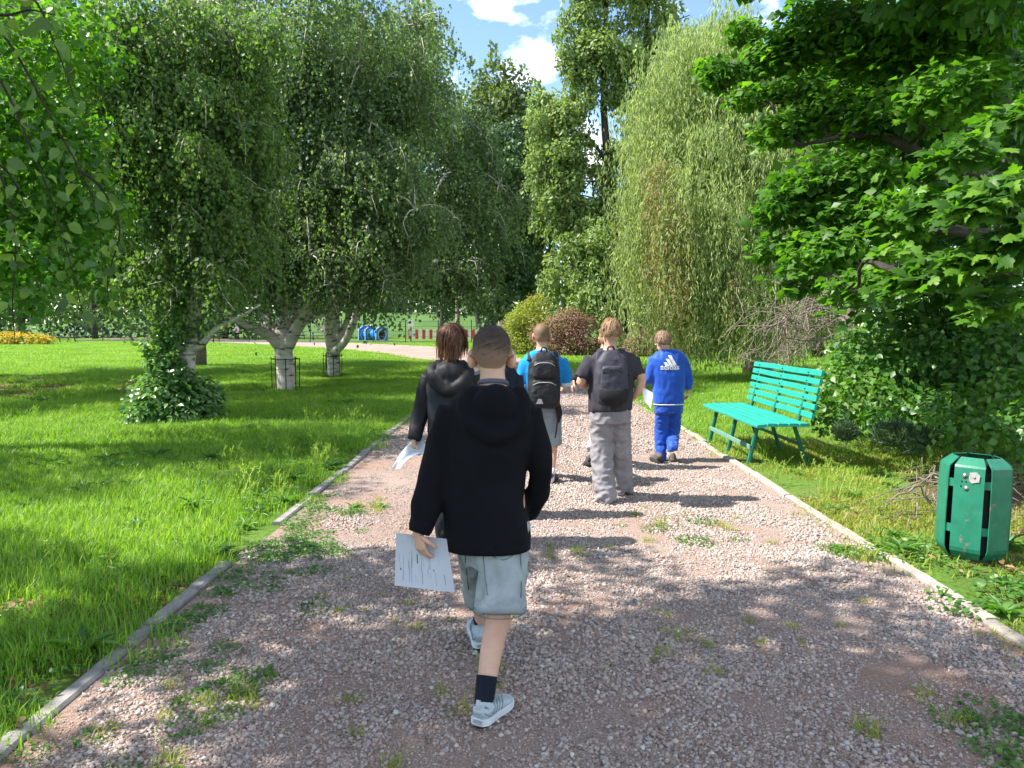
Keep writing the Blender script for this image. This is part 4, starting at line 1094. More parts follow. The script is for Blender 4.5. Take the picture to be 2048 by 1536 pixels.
shrub('barberry_shrub', 'large rounded reddish brown shrub straight beyond the path', lob([(1130, 655, 36, 37.0), (1150, 680, 38, 36.5), (1100, 690, 34, 36.5), (1165, 650, 28, 37.0), (1085, 668, 28, 37.0), (1180, 695, 28, 36.5), (1125, 700, 30, 36.3), (1140, 640, 30, 37.0), (1110, 660, 34, 36.6)]), 11000, .10, .068, ML_red, RED, .4, seed=4)
shrub('barberry_shrub', 'small reddish shrub below the tall tree trunk', lob([(1285, 680, 30, 35.0), (1268, 695, 26, 34.8), (1300, 700, 24, 34.6)]), 3800, .09, .06, ML_red, RED, .4, seed=5)
shrub('barberry_shrub', 'reddish brown shrub under the willow behind the blue tracksuit', lob([(1370, 680, 32, 33.0), (1345, 695, 28, 32.8), (1395, 695, 26, 32.8)]), 4200, .09, .06, ML_red, RED, .4, seed=6)
shrub('golden_shrub', 'tall yellow green shrub left of the large reddish shrub', lob([(1055, 630, 34, 39.0), (1035, 655, 32, 38.5), (1075, 610, 26, 39.5), (1020, 680, 24, 38.0), (1050, 685, 34, 38.0), (1085, 640, 26, 39.0), (1065, 655, 40, 38.5), (1030, 640, 20, 38.0)]), 9000, .12, .07, ML_yel, None, .5, seed=7)
shrub('green_shrub', 'low dark green shrub between the reddish shrubs', lob([(1225, 690, 34, 37.0), (1250, 700, 26, 36.5), (1200, 695, 26, 37.5), (1330, 700, 26, 35.0)]), 5000, .11, .07, ML_bram, None, .5, seed=8)
shrub('golden_shrub', 'yellow green bush glowing behind the tall tree trunk', lob([(1195, 630, 34, 50.0), (1220, 650, 30, 50.0), (1165, 610, 28, 50.0), (1270, 640, 30, 50.0)]), 4500, .15, .08, ML_yel, None, .5, seed=9)
shrub('golden_shrub', 'yellow green brushwood behind the dry branches, right of the willow', lob([(1560, 630, 50, 25), (1520, 610, 50, 26), (1620, 610, 55, 24), (1440, 650, 40, 27), (1480, 680, 30, 25), (1580, 690, 30, 23), (1660, 650, 40, 22), (1690, 600, 40, 22), (1400, 640, 40, 28), (1540, 560, 50, 27)]), 9000, .11, .055, ML_yel, None, .4, seed=10)
# dead branches leaning down to the grass behind the bench
root = empty('dead_branches', (0, 0, 0), 'tangle of dry bare branches leaning to the grass behind the bench', 'dead branches')
rg = np.random.default_rng(71)
mbs = MB()
for i in range(95):
    u0, v0 = rg.uniform(1570, 1730), rg.uniform(570, 700)
    u1, v1 = u0 - rg.uniform(20, 190), min(722, v0 + rg.uniform(10, 130))
    d0 = rg.uniform(13, 15.5)
    a, b = at(u0, v0, d0), at(u1, v1, d0 - rg.uniform(-.5, 1.2))
    b[2] = max(b[2], .03)
    p = limb_path(a, b, 6, rg.uniform(-.06, .12), .3, rg)
    r0 = rg.uniform(.005, .014)
    if i < 22: stem_obj('branch', p, np.linspace(r0 * 1.7, .005, 6), M_dead, root, 5, 3, 0)
    else: mbs.tube(p, np.linspace(r0, .003, 6), 4, k=2)
o = mbs.build('twigs', M_dead, root); o['kind'] = 'stuff'
stem_obj('trunk', [at(1690, 712, 14.5), at(1692, 660, 14.6), at(1700, 590, 14.8), at(1720, 480, 15)], [.12, .11, .09, .06], M_dead, root, 9, 4, seed=9)
root = empty('brushwood', (0, 0, 0), 'brown dry twigs lying on the soil behind the bin', 'brushwood')
mbs = MB()
for i in range(110):
    a = at(rg.uniform(1830, 2048), rg.uniform(850, 895), rg.uniform(5.6, 7)); a[2] = rg.uniform(.05, .35)
    b = a + np.array((rg.uniform(-.7, .3), rg.uniform(-.5, .2), 0)); b[2] = rg.uniform(.01, .12)
    p = limb_path(a, b, 5, .08, .12, rg)
    if i < 14: stem_obj('branch', p, np.linspace(.008, .003, 5), M_dead, root, 5, 2, 0)
    else: mbs.tube(p, np.linspace(.005, .002, 5), 4, k=1)
o = mbs.build('twigs', M_dead, root); o['kind'] = 'stuff'
# ---- woods that close the view
def back_tree(u, vt, vb, wpx, d, mat, label, name='background_tree', leaf=.34, n=8500, seed=0, group='dark trees closing the view behind the fenced ground'):
    rg = np.random.default_rng(1200 + seed)
    Ls = []
    for j in range(9):
        f = j / 8
        v = vt + (vb - vt) * f
        hw = wpx * (.45 + .55 * math.sin(pi * min(1, .15 + f)))
        Ls.append((*at(u + rg.normal() * hw * .5, v, d + rg.normal() * 1.5), hw * rg.uniform(.55, .8) * d / FPX, .9))
    b = at(u, 660, d); b[2] = 0
    tp = np.array(Ls[1][:3])
    make_tree(name, label, 'tree', b, M_bark, ([b, b * .5 + tp * .5 + (.2, 0, 0), tp], [.3, .22, .06]), (), Ls, group, .1, seed, 5, [('foliage', [crown_round(boughs(Ls, 7), n, leaf, leaf * .62, .45, T_DIA, rg, .6, .3)], mat)])
BT = [(40, 330, 620, 80, 70, 'broad dark tree far behind the yellow flower bed', ML_dark), (190, 380, 630, 80, 78, 'dark tree far behind the leaning birch, to its left', ML_dark), (320, 350, 630, 85, 74, 'dark tree far behind the leaning birch trunk', ML_dark),
      (450, 420, 640, 75, 80, 'dark tree far off above the walker in white', ML_dark), (570, 400, 640, 80, 82, 'dark tree far behind the guarded birch', ML_dark), (690, 430, 615, 70, 152, 'bluish dark tree behind the grass bank, left', ML_dark),
      (790, 440, 610, 70, 155, 'bluish dark tree behind the grass bank, middle', ML_dark), (880, 420, 630, 60, 95, 'dark tree behind the striped fence panels', ML_dark), (960, 430, 650, 60, 75, 'dark tree behind the thin pale trunk', ML_dark),
      (1060, 420, 660, 60, 62, 'dark tree behind the golden shrub', ML_dark)]
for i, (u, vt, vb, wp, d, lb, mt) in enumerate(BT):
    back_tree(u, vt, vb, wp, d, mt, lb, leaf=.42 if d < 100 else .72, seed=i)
BR_ = [(1160, 345, 600, 45, 48, 'bluish tree seen through the tall tree below the lower sky gap'), (1330, 250, 650, 70, 42, 'green tree glimpsed behind the willow, left side'), (1480, 150, 660, 90, 40, 'green tree glimpsed behind the middle of the willow'), (1640, 150, 660, 90, 34, 'green tree glimpsed between willow and broad leaved tree'),
       (1800, 100, 660, 110, 26, 'tree hidden in the shade behind the broad leaved tree'), (1980, 100, 660, 130, 22, 'dark tree behind the bramble thicket at the right edge')]
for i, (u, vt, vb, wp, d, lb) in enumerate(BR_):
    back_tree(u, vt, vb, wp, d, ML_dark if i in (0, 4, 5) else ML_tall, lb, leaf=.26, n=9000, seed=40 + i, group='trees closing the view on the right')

FW = []
rg = np.random.default_rng(88)
for t in np.linspace(-1.15, 1.15, 90):
    d = rg.uniform(165, 190)
    for z in (2, 6, 10, 14):
        FW.append((math.sin(t) * d, math.cos(t) * d, z + rg.normal() * 1.2, rg.uniform(4, 5.5), .9))
FH = []
for u in np.arange(-260, 560, 18):
    for k in range(4):
        p = at(u + rg.normal() * 6, 655, rg.uniform(80, 90)); FH.append((p[0], p[1], .8 + 1.9 * k + rg.normal() * .4, rg.uniform(1.4, 2.2), .9))
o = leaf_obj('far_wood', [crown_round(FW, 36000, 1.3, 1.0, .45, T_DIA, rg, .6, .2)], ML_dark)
tag(o, 'distant dark green wood closing the horizon', kind='stuff')

for u in np.arange(560, 1015, 14):
    for k in range(3):
        p = at(u + rg.normal() * 5, 640, rg.uniform(114, 124)); FH.append((p[0], p[1], 4.2 + 2.3 * k + rg.normal() * .5, rg.uniform(1.8, 2.8), .9))
o = leaf_obj('far_hedge', [crown_round(FH, 17000, .6, .42, .4, T_DIA, rg, .6, .2)], ML_dark)
tag(o, 'dark hedge of mixed shrubs along the far edge of the lawn and bank', kind='stuff')
# ================================================================== PEOPLE
M_skin = surf('skin', (.60, .37, .27), (.52, .30, .21), 9, .55, .15, 90, spec=.4, dist=.002, sss=.25)
M_skin_lit = M_skin
def cloth(name, c1, c2=None, rough=.9, bump=.35, sheen=.0, scale=7, bscale=260):
    return surf(name, c1, c2 or tuple(x * .82 for x in c1), scale, rough, bump, bscale, spec=.2, dist=.002, sheen=sheen)
def hair_mat(name, root_c, tip_c):
    m, nt = newmat(name); L = nt.links.new
    o = nt.nodes.new('ShaderNodeOutputMaterial'); p = nt.nodes.new('ShaderNodeBsdfPrincipled')
    p.inputs['Roughness'].default_value = .6; p.inputs['Specular IOR Level'].default_value = .25
    a = nt.nodes.new('ShaderNodeAttribute'); a.attribute_name = 'rnd'
    n = noise_node(nt, 420, 3, .7)
    ad = nt.nodes.new('ShaderNodeMath'); ad.operation = 'MULTIPLY_ADD'; ad.inputs[1].default_value = .5; ad.inputs[2].default_value = -.25
    L(n.outputs['Fac'], ad.inputs[0])
    s = nt.nodes.new('ShaderNodeMath'); s.operation = 'ADD'; s.use_clamp = True
    L(a.outputs['Fac'], s.inputs[0]); L(ad.outputs[0], s.inputs[1])
    r = ramp(nt, [(0, root_c), (1, tip_c)]); L(s.outputs[0], r.inputs['Fac']); L(r.outputs['Color'], p.inputs['Base Color'])
    b = nt.nodes.new('ShaderNodeBump'); b.inputs['Strength'].default_value = .5; b.inputs['Distance'].default_value = .003
    L(n.outputs['Fac'], b.inputs['Height']); L(b.outputs['Normal'], p.inputs['Normal'])
    L(p.outputs[0], o.inputs['Surface'])
    return m
M_buzz = hair_mat('buzz_hair', (.31, .19, .135), (.048, .033, .027))
M_buzz2 = hair_mat('short_fair_hair', (.33, .19, .12), (.15, .093, .055))
M_brown = hair_mat('brown_hair', (.045, .018, .010), (.15, .065, .034))
M_blond = hair_mat('blond_hair', (.17, .095, .05), (.36, .225, .125))
M_lbrown = hair_mat('light_brown_hair', (.15, .095, .06), (.30, .2, .13))
M_white = surf('white_rubber', (.62, .64, .66), (.5, .52, .55), 18, .6, .1, 60)
M_shoe = surf('sneaker_mesh', (.42, .47, .50), (.33, .38, .41), 30, .75, .4, 300, dist=.002)
M_shoed = surf('sneaker_trim', (.20, .24, .27), None, 30, .5, .1)
M_dsole = surf('dark_rubber', (.03, .03, .032), None, 20, .8, .2)
M_gsole = surf('brown_sole', (.12, .095, .085), (.09, .07, .06), 30, .85, .4, 120)
M_sock = cloth('sock_navy', (.010, .012, .022))
M_sockw = cloth('sock_white', (.62, .6, .62))
M_eye = surf('eye_white', (.7, .7, .7), None, 10, .2, 0)
M_lace = cloth('lace', (.5, .53, .55))

def rings(L):
    """[(u_left, u_right, v, depth, half thickness)] from the top down"""
    c, ra, rb = [], [], []
    for ul, ur, v, d, t in L:
        c.append(at((ul + ur) / 2, v, d)); ra.append((ur - ul) / 2 * d / FPX); rb.append(t)
    return np.array(c), np.array(ra), np.array(rb)
def px(*L): return np.array([at(*p) for p in L])
def hand(mb, wrist, dirn, palm, s=1.0, curl=.5, thumb=1, spread=.12):
    """palm, four unequal fingers and a thumb on the side; palm is the way the palm faces; thumb = +1/-1 along dir x palm"""
    d = nrm(dirn); p = nrm(np.asarray(palm, float) - np.dot(palm, d) * d); sd_ = np.cross(d, p) * thumb
    w_ = np.asarray(wrist, float)
    mb.tube([w_ - d * .02 * s, w_ + d * .02 * s, w_ + d * .05 * s, w_ + d * .078 * s], np.array([.021, .027, .034, .031]) * s, 12, np.array([.016, .016, .015, .012]) * s, sd_, 2, 2.4)
    for i, (o, ln) in enumerate(((.024, .062), (.008, .070), (-.009, .066), (-.025, .052))):
        q = w_ + d * (.07 - .004 * abs(i - 1.2)) * s + sd_ * o * s
        pts = [q - d * .012 * s, q]; dd = nrm(d + sd_ * o * spread * 20 * .3)
        a = curl * (1 + .12 * i)
        ang = a * .45
        for f in (.42, .33, .25):
            v = dd * math.cos(ang) + p * math.sin(ang)
            q = q + v * ln * f * s; pts.append(q); ang += a * .75
        mb.tube(pts, np.array([.0085, .0085, .0078, .0072, .0058]) * s, 8, k=2)
    q = w_ + d * .022 * s + sd_ * .022 * s
    v1 = nrm(d * .7 + sd_ * .75 + p * .35); v2 = nrm(d * .95 + sd_ * .25 + p * .5 * (1 + curl))
    mb.tube([q - v1 * .01 * s, q + v1 * .03 * s, q + v1 * .03 * s + v2 * .026 * s, q + v1 * .03 * s + v2 * .046 * s], np.array([.011, .0105, .009, .0068]) * s, 8, k=2)
def head_parts(mb, c, s, yaw=0, pitch=0, roll=0, neck=None, ear=1.0, width=1.0):
    M = (Matrix.Rotation(yaw, 3, 'Z') @ Matrix.Rotation(pitch, 3, 'X') @ Matrix.Rotation(roll, 3, 'Y'))
    A = np.array(M)
    def T(x, y, z): return np.asarray(c) + A @ (np.array((x, y, z)) * s)
    for (o, r) in (((0, -.006, .022), (.073 * width, .090, .086)), ((0, -.03, -.005), (.066 * width, .062, .066)), ((0, .026, -.045), (.054 * width, .058, .066)), ((0, .05, -.082), (.026, .026, .022)), ((0, .076, .035), (.045, .014, .03))):
        V, F = ell(T(*o), np.array(r) * s, 20, 12, A); mb.add(V, F, True)
    mb.tube([T(0, .08, .012), T(0, .1, -.018), T(0, .094, -.03)], np.array([.007, .011, .008]) * s, 8)
    V, F = ell(T(0, .082, -.055), np.array((.022, .01, .009)) * s, 12, 8, A); mb.add(V, F, True)
    n0 = T(0, -.014, -.03)
    mb.tube([n0, n0 * .5 + np.asarray(neck) * .5 + np.array((0, .004, 0)), np.asarray(neck)], np.array([.053, .050, .058]) * s * width ** .5, 16, np.array([.056, .053, .06]) * s, (1, 0, 0), 3)
    return T, A
def ears(mb, T, A, s, out=1.0, dz=-.014):
    for sg in (-1, 1):
        B = A @ np.array(Matrix.Rotation(sg * R(38) * out, 3, 'Z')) @ np.array(Matrix.Rotation(R(-12), 3, 'X'))
        n = 14
        V, F = [], []
        # helix rim, hollow conch, lobe
        cen = T(sg * .077, -.004, dz)
        for t in np.linspace(0, 2 * pi, n, endpoint=False):
            r1 = .033 * (1 + .12 * math.sin(t)); wy = .021 * (1 + .15 * math.sin(t))
            V.append((0, wy * math.cos(t), r1 * math.sin(t)))
        V = [np.array(v) for v in V]
        ring0 = [v * .98 + np.array((-sg * .006, 0, 0)) for v in V]; ring1 = [v * 1.05 + np.array((sg * .002, 0, 0)) for v in V]
        ring2 = [v * .80 + np.array((sg * .004, 0, 0)) for v in V]; ring3 = [v * .5 + np.array((-sg * .003, .002, 0)) for v in V]
        allv = [cen + B @ (v * s) for v in ring0 + ring1 + ring2 + ring3]
        F = []
        for k in range(3):
            for j in range(n):
                q = (k * n + j, k * n + (j + 1) % n, (k + 1) * n + (j + 1) % n, (k + 1) * n + j)
                F.append(q if sg < 0 else q[::-1])
        f0 = tuple(range(n)); f3 = tuple(3 * n + j for j in range(n))
        F.append(f0[::-1] if sg < 0 else f0); F.append(f3 if sg < 0 else f3[::-1])
        mb.add(allv, F, True)
def bvh_of(me):
    return BVHTree.FromPolygons([v.co for v in me.vertices], [tuple(p.vertices) for p in me.polygons])
def hair_cap(body, T, A, s, mat, parent, low, thick, rough=.0, nu=48, nv=20, name='hair', seed=0, fade=2.6):
    """shell over the skull. low(phi) = lowest elevation (phi 0 = face, pi = nape); thick(phi, f) with f 0 at the edge, 1 on top"""
    tree = bvh_of(body)
    c = np.array(T(0, -.005, .005))
    V, rn = [], []
    for j in range(nv + 1):
        f = j / nv
        for i in range(nu):
            ph = 2 * pi * i / nu
            e0 = low(ph); e = e0 + (pi / 2 - .02 - e0) * f
            d = A @ np.array((math.sin(ph) * math.cos(e), math.cos(ph) * math.cos(e), math.sin(e)))
            hit = tree.ray_cast(Vector(c + d * .3 * s), Vector(-d), .3 * s)
            r = .3 * s - (hit[3] if hit[0] is not None else .2 * s)
            th = thick(ph, f) * (1 + rough * mnoise.noise(Vector(d * 9 + seed)))
            V.append(c + d * (r + (th if j else -.004))); rn.append(np.clip(f * fade, 0, 1))
    F = [(j * nu + i, j * nu + (i + 1) % nu, (j + 1) * nu + (i + 1) % nu, (j + 1) * nu + i) for j in range(nv) for i in range(nu)]
    V = np.array(V)
    F = [f[::-1] for f in F]
    # closing fan
    V = np.vstack([V, V[-nu:].mean(0)]); rn.append(1)
    me = bpy.data.meshes.new(name)
    me.from_pydata(V.tolist(), [], F + [(nv * nu + (i + 1) % nu, nv * nu + i, len(V) - 1) for i in range(nu)])
    a = me.attributes.new('rnd', 'FLOAT', 'POINT'); a.data.foreach_set('value', np.array(rn, np.float32))
    me.polygons.foreach_set('use_smooth', np.ones(len(me.polygons), bool)); me.update()
    return link(name, me, mat, parent)
def hair_locks(body, T, A, s, mat, parent, n, ln, low, hang, w0=.005, lift=.006, seed=0, ejit=0.0):
    """locks combed from the crown down over the skull; those at the edge hang free by hang(phi)"""
    tree = bvh_of(body); rng = np.random.default_rng(seed)
    c = np.array(T(0, -.005, .005))
    VV, FF, rr = [], [], []; o = 0
    for k in range(n):
        ph0 = rng.random() * 2 * pi
        e0 = low(ph0) + ejit * rng.random() ** .6; top = rng.uniform(.15, 1.0)
        es = e0 + (pi / 2 - e0) * top
        L = ln * rng.uniform(.7, 1.2); m = 8
        lf = lift * rng.uniform(.4, 1.6)
        pts, e, ph = [], es, ph0
        q = None
        for j in range(m):
            d = A @ np.array((math.sin(ph) * math.cos(e), math.cos(ph) * math.cos(e), math.sin(e)))
            if e > e0:
                hit = tree.ray_cast(Vector(c + d * .3 * s), Vector(-d), .3 * s)
                r = .3 * s - (hit[3] if hit[0] is not None else .2 * s)
                q = c + d * (r + lf * (1 + .25 * math.sin(pi * j / m)))
            else:
                q = q + np.array((rng.normal() * .0012, rng.normal() * .0012, -min(L / m, hang(ph0) / 3)))
            pts.append(q.copy())
            e -= L / m / (.09 * s); ph += rng.normal() * .05 + .03
        pts = np.array(pts)
        out_ = nrm(pts - c); tg = np.gradient(pts, axis=0)
        sdv = nrm(np.cross(tg, out_))
        wv = (w0 * rng.uniform(.6, 1.4) * np.sin(np.linspace(.5, pi - .25, m)))[:, None]
        VV += [pts - sdv * wv / 2 , pts + sdv * wv / 2]
        FF += [np.array([(o + j, o + m + j, o + m + j + 1, o + j + 1) for j in range(m - 1)])]
        rr += [np.full(2 * m, rng.random())]
        o += 2 * m
    me = mesh_np('hair_locks', np.vstack(VV), np.vstack(FF), np.concatenate(rr), True)
    ob = link('hair_locks', me, mat, parent); ob['kind'] = 'stuff'
    return ob
def shoe(parent, heel, yaw, pitch, L, mat, sole, trim=None, detail=False, hi=1.0, lift=0.0):
    """heel: the point of the ground under the heel"""
    M = Matrix.Translation(Vector(heel)) @ Matrix.Rotation(yaw, 4, 'Z') @ Matrix.Rotation(pitch, 4, 'X')
    k = L / .26
    ys = np.array([-.005, .01, .05, .10, .15, .20, .24, .262]) * k
    wd = np.array([.020, .034, .038, .038, .044, .047, .036, .012]) * k
    ht = np.array([.040, .052, .052, .047, .036, .026, .018, .008]) * k * hi
    cz = .024 * k + ht * .85
    V, F = tube(np.column_stack([0 * ys + .002 * np.sin(ys * 9), ys, cz]), wd, 16, ht, (1, 0, 0), 3, 2.5)
    V[:, 2] = np.maximum(V[:, 2], .012 * k)
    mb = MB().add(V, F, True)
    # collar and tongue
    cc = np.array((0, .045 * k, .095 * k * hi))
    for t0 in range(12):
        pass
    ring_ = [cc + np.array((.034 * k * math.sin(t), .046 * k * math.cos(t), .008 * k * math.cos(t))) for t in np.linspace(0, 2 * pi, 17)]
    mb.tube(ring_, .009 * k, 8, k=1, cap=False)
    mb.tube([(0, .07 * k, .10 * k * hi), (0, .10 * k, .092 * k * hi), (0, .15 * k, .066 * k * hi)], .020 * k, 8, .007 * k, (1, 0, 0), 3)
    o = mb.build('shoe', mat, parent); o.matrix_local = M
    # sole: stacked layers, the middle one grooved
    sb = MB()
    prof = [(.0, .96, .012), (.012, 1.05, .006), (.018, 1.02, .004), (.022, 1.06, .005), (.027, 1.02, .004), (.031, 1.05, .006)]
    for z, f, h in prof[1:]:
        w2 = wd * f * 1.06 + .003
        V, F = tube(np.column_stack([0 * ys, ys * 1.015 - .002, 0 * ys + z * k + .004 * k * (np.abs(ys / L - .35) > .45)]), w2, 18, .005 * k, (1, 0, 0), 2, 3.2)
        sb.add(V, F, True)
    q = sb.build('sole', M_white if detail else sole, o)
    ob = MB()
    V, F = tube(np.column_stack([0 * ys, ys, 0 * ys + .006 * k]), wd * 1.02, 18, .008 * k, (1, 0, 0), 2, 3.2)
    ob.add(V, F, True); ob.build('outsole', sole, o)
    if detail:
        tb = MB()
        # heel counter, side stripes, small heel tab
        for sg in (-1, 1):
            for j in range(4):
                y0 = (.055 + .022 * j) * k
                ww = np.interp(y0, ys, wd)
                tb.tube([(sg * ww * 1.02, y0, .040 * k), (sg * ww * 1.0, y0 + .012 * k, .062 * k), (sg * ww * .72, y0 + .022 * k, .088 * k)], .0035 * k, 6, k=3)
            tb.tube([(sg * .012 * k, -.009 * k, .075 * k), (sg * .030 * k, .004 * k, .058 * k), (sg * .037 * k, .03 * k, .042 * k), (sg * .036 * k, .05 * k, .052 * k), (sg * .026 * k, .005 * k, .085 * k)], .004 * k, 6, k=4)
        tb.build('trim', trim, o)
        lb = MB()
        for j in range(5):
            y0 = (.085 + .018 * j) * k
            z = np.interp(y0, ys, cz + ht) + .004 * k
            lb.tube([(-.022 * k, y0, z - .006 * k), (0, y0 + .003, z + .006 * k), (.022 * k, y0, z - .006 * k)], .0035 * k, 6, k=3)
        lb.build('lace', M_lace, o)
        pb = MB().tube([(0, -.012 * k, .055 * k), (0, -.013 * k, .095 * k), (0, -.006 * k, .112 * k)], .010 * k, 8, .004 * k, (1, 0, 0), 3)
        pb.build('heel_tab', mat, o)
    return o
def body_mesh(root, mb, hands, voxel, dec=.45):
    me = remesh(mb, voxel, 3, dec)
    hb = MB()
    for h in hands: hand(hb, **h)
    if hb.v: add_mesh(me, hb.v, hb.f)
    return me
def garment(name, mat, parent, tubes, ells=(), voxel=.011, smooth=4, wr=.006, freq=9, seed=0, stretch=(1, 1, .6), fn=None):
    mb = MB()
    for t in tubes:
        pts, ra = t[0], t[1]
        rb = t[2] if len(t) > 2 else None
        mb.tube(pts, ra, 22, rb, (1, 0, 0) if rb is not None else None, 3, t[3] if len(t) > 3 else 2.2)
    for c, r, M in ells:
        V, F = ell(c, r, 20, 12, M); mb.add(V, F, True)
    me = remesh(mb, voxel, smooth)
    if wr: wrinkle(me, wr, freq, seed, stretch, fn)
    return link(name, me, mat, parent)
def band(name, mat, parent, tubes):
    mb = MB()
    for t in tubes:
        mb.tube(t[0], t[1], 24, t[2] if len(t) > 2 else None, (1, 0, 0) if len(t) > 2 else None, 2, t[3] if len(t) > 3 else 2.2)
    return mb.build(name, mat, parent)
def eyes(T, s, parent):
    for sg in (-1, 1):
        V, F = ell(T(sg * .03, .083, .004), np.array((.012, .008, .008)) * s, 10, 8)
        MB().add(V, F, True).build('eye', M_eye, parent)
def person(label, c):
    return empty('person', (0, 0, 0), label, 'person', 'boys walking away along the path')
def rel(root): return root
LOW = lambda ph: {0: .55}.get(0) if abs(ph) < .6 or abs(ph - 2 * pi) < .6 else 0
def low_short(ph):
    a = abs(((ph + pi) % (2 * pi)) - pi)          # 0 face, pi nape
    return np.interp(a, [0, .7, 1.1, 1.45, 1.75, 2.1, 2.5, pi], [.62, .55, .2, .1, -.2, -.76, -.88, -.87])
def low_bob(ph):
    a = abs(((ph + pi) % (2 * pi)) - pi)
    return np.interp(a, [0, .6, 1.0, 1.4, 1.8, pi], [.5, .4, -.1, -.35, -.5, -.55])

# ------------------------------------------------ boy in front: black hoodie, pale denim shorts
M_hoodie = cloth('black_fleece', (.0045, .0048, .0075), (.003, .0034, .0055), .95, .3)
M_denim = cloth('pale_denim', (.33, .365, .375), (.24, .275, .29), .9, .5, scale=11)
M_stitch = cloth('stitching', (.10, .13, .16))
M_collar = cloth('grey_collar', (.10, .10, .14))
root = person('nearest boy, in black hoodie and pale denim shorts, holding a printed sheet', 0)
hc = at(984, 706, 3.12); neckb = at(986, 778, 3.08)
b = MB()
T, A = head_parts(b, hc, 1.0, R(-2), R(-4), 0, neckb, width=1.03)
tor = rings([(950, 1022, 775, 3.08, .055), (915, 1056, 797, 3.07, .08), (900, 1070, 830, 3.06, .10), (905, 1064, 900, 3.06, .11), (912, 1055, 980, 3.06, .105), (900, 1062, 1060, 3.06, .115)])
b.tube(tor[0], tor[1] * .93, 22, tor[2] * .9, (1, 0, 0), 2, 2.3)
aL = px((908, 825, 3.06), (868, 950, 3.04), (842, 1050, 2.97), (833, 1074, 2.96)); aR = px((1060, 825, 3.06), (1083, 935, 3.05), (1062, 1000, 3.2), (1045, 1020, 3.24))
b.tube(aL, [.05, .036, .026, .022], 14, k=3); b.tube(aR, [.05, .036, .026, .022], 14, k=3)
kR, kL = at(1000, 1215, 2.97), at(962, 1158, 3.30)
anR, anL = at(966, 1424, 2.79), at(966, 1258, 3.50)
lR = np.vstack([at(1013, 1065, 3.05), kR, at(983, 1300, 2.91), anR, anR + (0, .01, -.05)])
lL = np.vstack([at(955, 1062, 3.08), kL, at(962, 1205, 3.43), anL, anL + (0, .01, -.05)])
b.tube(lR, [.078, .050, .045, .029, .03], 18, k=4); b.tube(lL, [.078, .050, .045, .029, .03], 18, k=4)
me = body_mesh(root, b, [dict(wrist=at(836, 1064, 2.955), dirn=np.array((.012, -.004, -.06)), palm=(.55, .5, .1), s=.95, curl=.62, thumb=1), dict(wrist=at(1050, 1012, 3.23), dirn=(-.3, .4, -.5), palm=(-1, 0, 0), s=.95, curl=.6)], .0075)
e_ = MB(); ears(e_, T, A, 1.22, 1.35, -.026); add_mesh(me, e_.v, e_.f)
body = link('body', me, M_skin, root); eyes(T, 1, root)
hair_cap(me, T, A, 1.0, M_buzz, root, low_short, lambda ph, f: .0018 + .004 * min(1, f * 2.2), .15, 64, 28, fade=1.7)
M_stub = surf('stubble_hair', (.06, .042, .034), (.03, .022, .018), 40, .6, 0, spec=.25)
hair_locks(me, T, A, 1.0, M_stub, root, 1500, .013, lambda ph: max(low_short(ph) + .12, -.62), lambda ph: .001, .0012, .0052, 31, .75)
hood_c = at(990, 812, 2.955)
garment('hoodie', M_hoodie, root,
        [(*[q for q in (lambda r: (r[0], r[1], r[2]))(rings([(942, 1030, 776, 3.07, .068), (908, 1062, 797, 3.06, .098), (890, 1076, 832, 3.06, .118), (890, 1060, 900, 3.05, .128), (888, 1050, 960, 3.05, .132), (887, 1052, 1010, 3.05, .138), (886, 1062, 1055, 3.05, .142), (887, 1064, 1082, 3.05, .142)]))], 2.5),
         (px((912, 820, 3.06), (886, 890, 3.05), (866, 955, 3.03), (852, 1015, 2.99), (843, 1050, 2.97)), [.072, .068, .064, .060, .047]),
         (px((1054, 822, 3.06), (1074, 885, 3.05), (1083, 935, 3.05), (1075, 985, 3.11), (1052, 1020, 3.18)), [.066, .053, .046, .048, .058]),
         (px((950, 778, 3.0), (930, 800, 2.98), (945, 850, 2.945), (990, 873, 2.93), (1035, 848, 2.945), (1046, 798, 2.99), (1028, 778, 3.0)), [.02, .03, .034, .034, .034, .03, .02])],
        [(hood_c, (.088, .052, .085), None), (at(988, 845, 2.96), (.08, .05, .05), None)], .009, 5, .0065, 7, 3, (1.2, 1.2, .55))
band('cuff', M_hoodie, root, [(px((846, 1040, 2.975), (842, 1054, 2.968), (838, 1066, 2.962)), [.050, .049, .042])])
band('hem', M_hoodie, root, [(*rings([(890, 1062, 1068, 3.05, .139), (889, 1063, 1078, 3.05, .143), (889, 1063, 1092, 3.05, .141)]), 2.5)])
band('collar', M_collar, root, [(px((986, 764, 3.085), (986, 772, 3.08)), [.0625, .066], [.064, .07])])
srt = garment('shorts', M_denim, root,
        [(*rings([(905, 1060, 1045, 3.06, .12), (918, 1050, 1090, 3.06, .115), (930, 1042, 1125, 3.06, .105)]), 2.4),
         (np.vstack([at(1014, 1085, 3.04), at(1006, 1150, 3.0), at(1000, 1222, 2.955)]), [.086, .090, .098], [.092, .092, .097], 2.3),
         (np.vstack([at(957, 1085, 3.08), at(960, 1140, 3.2), at(962, 1198, 3.345)]), [.084, .076, .074], [.088, .08, .078], 2.3)], (), .009, 2, .017, 10, 9, (1, 1, .55))
hemc = np.vstack([at(1000, 1200, 2.97), at(999.5, 1226, 2.953)])
band('hem', M_denim, root, [(hemc, [.100, .104], [.100, .104], 2.3)])
mbs = MB()
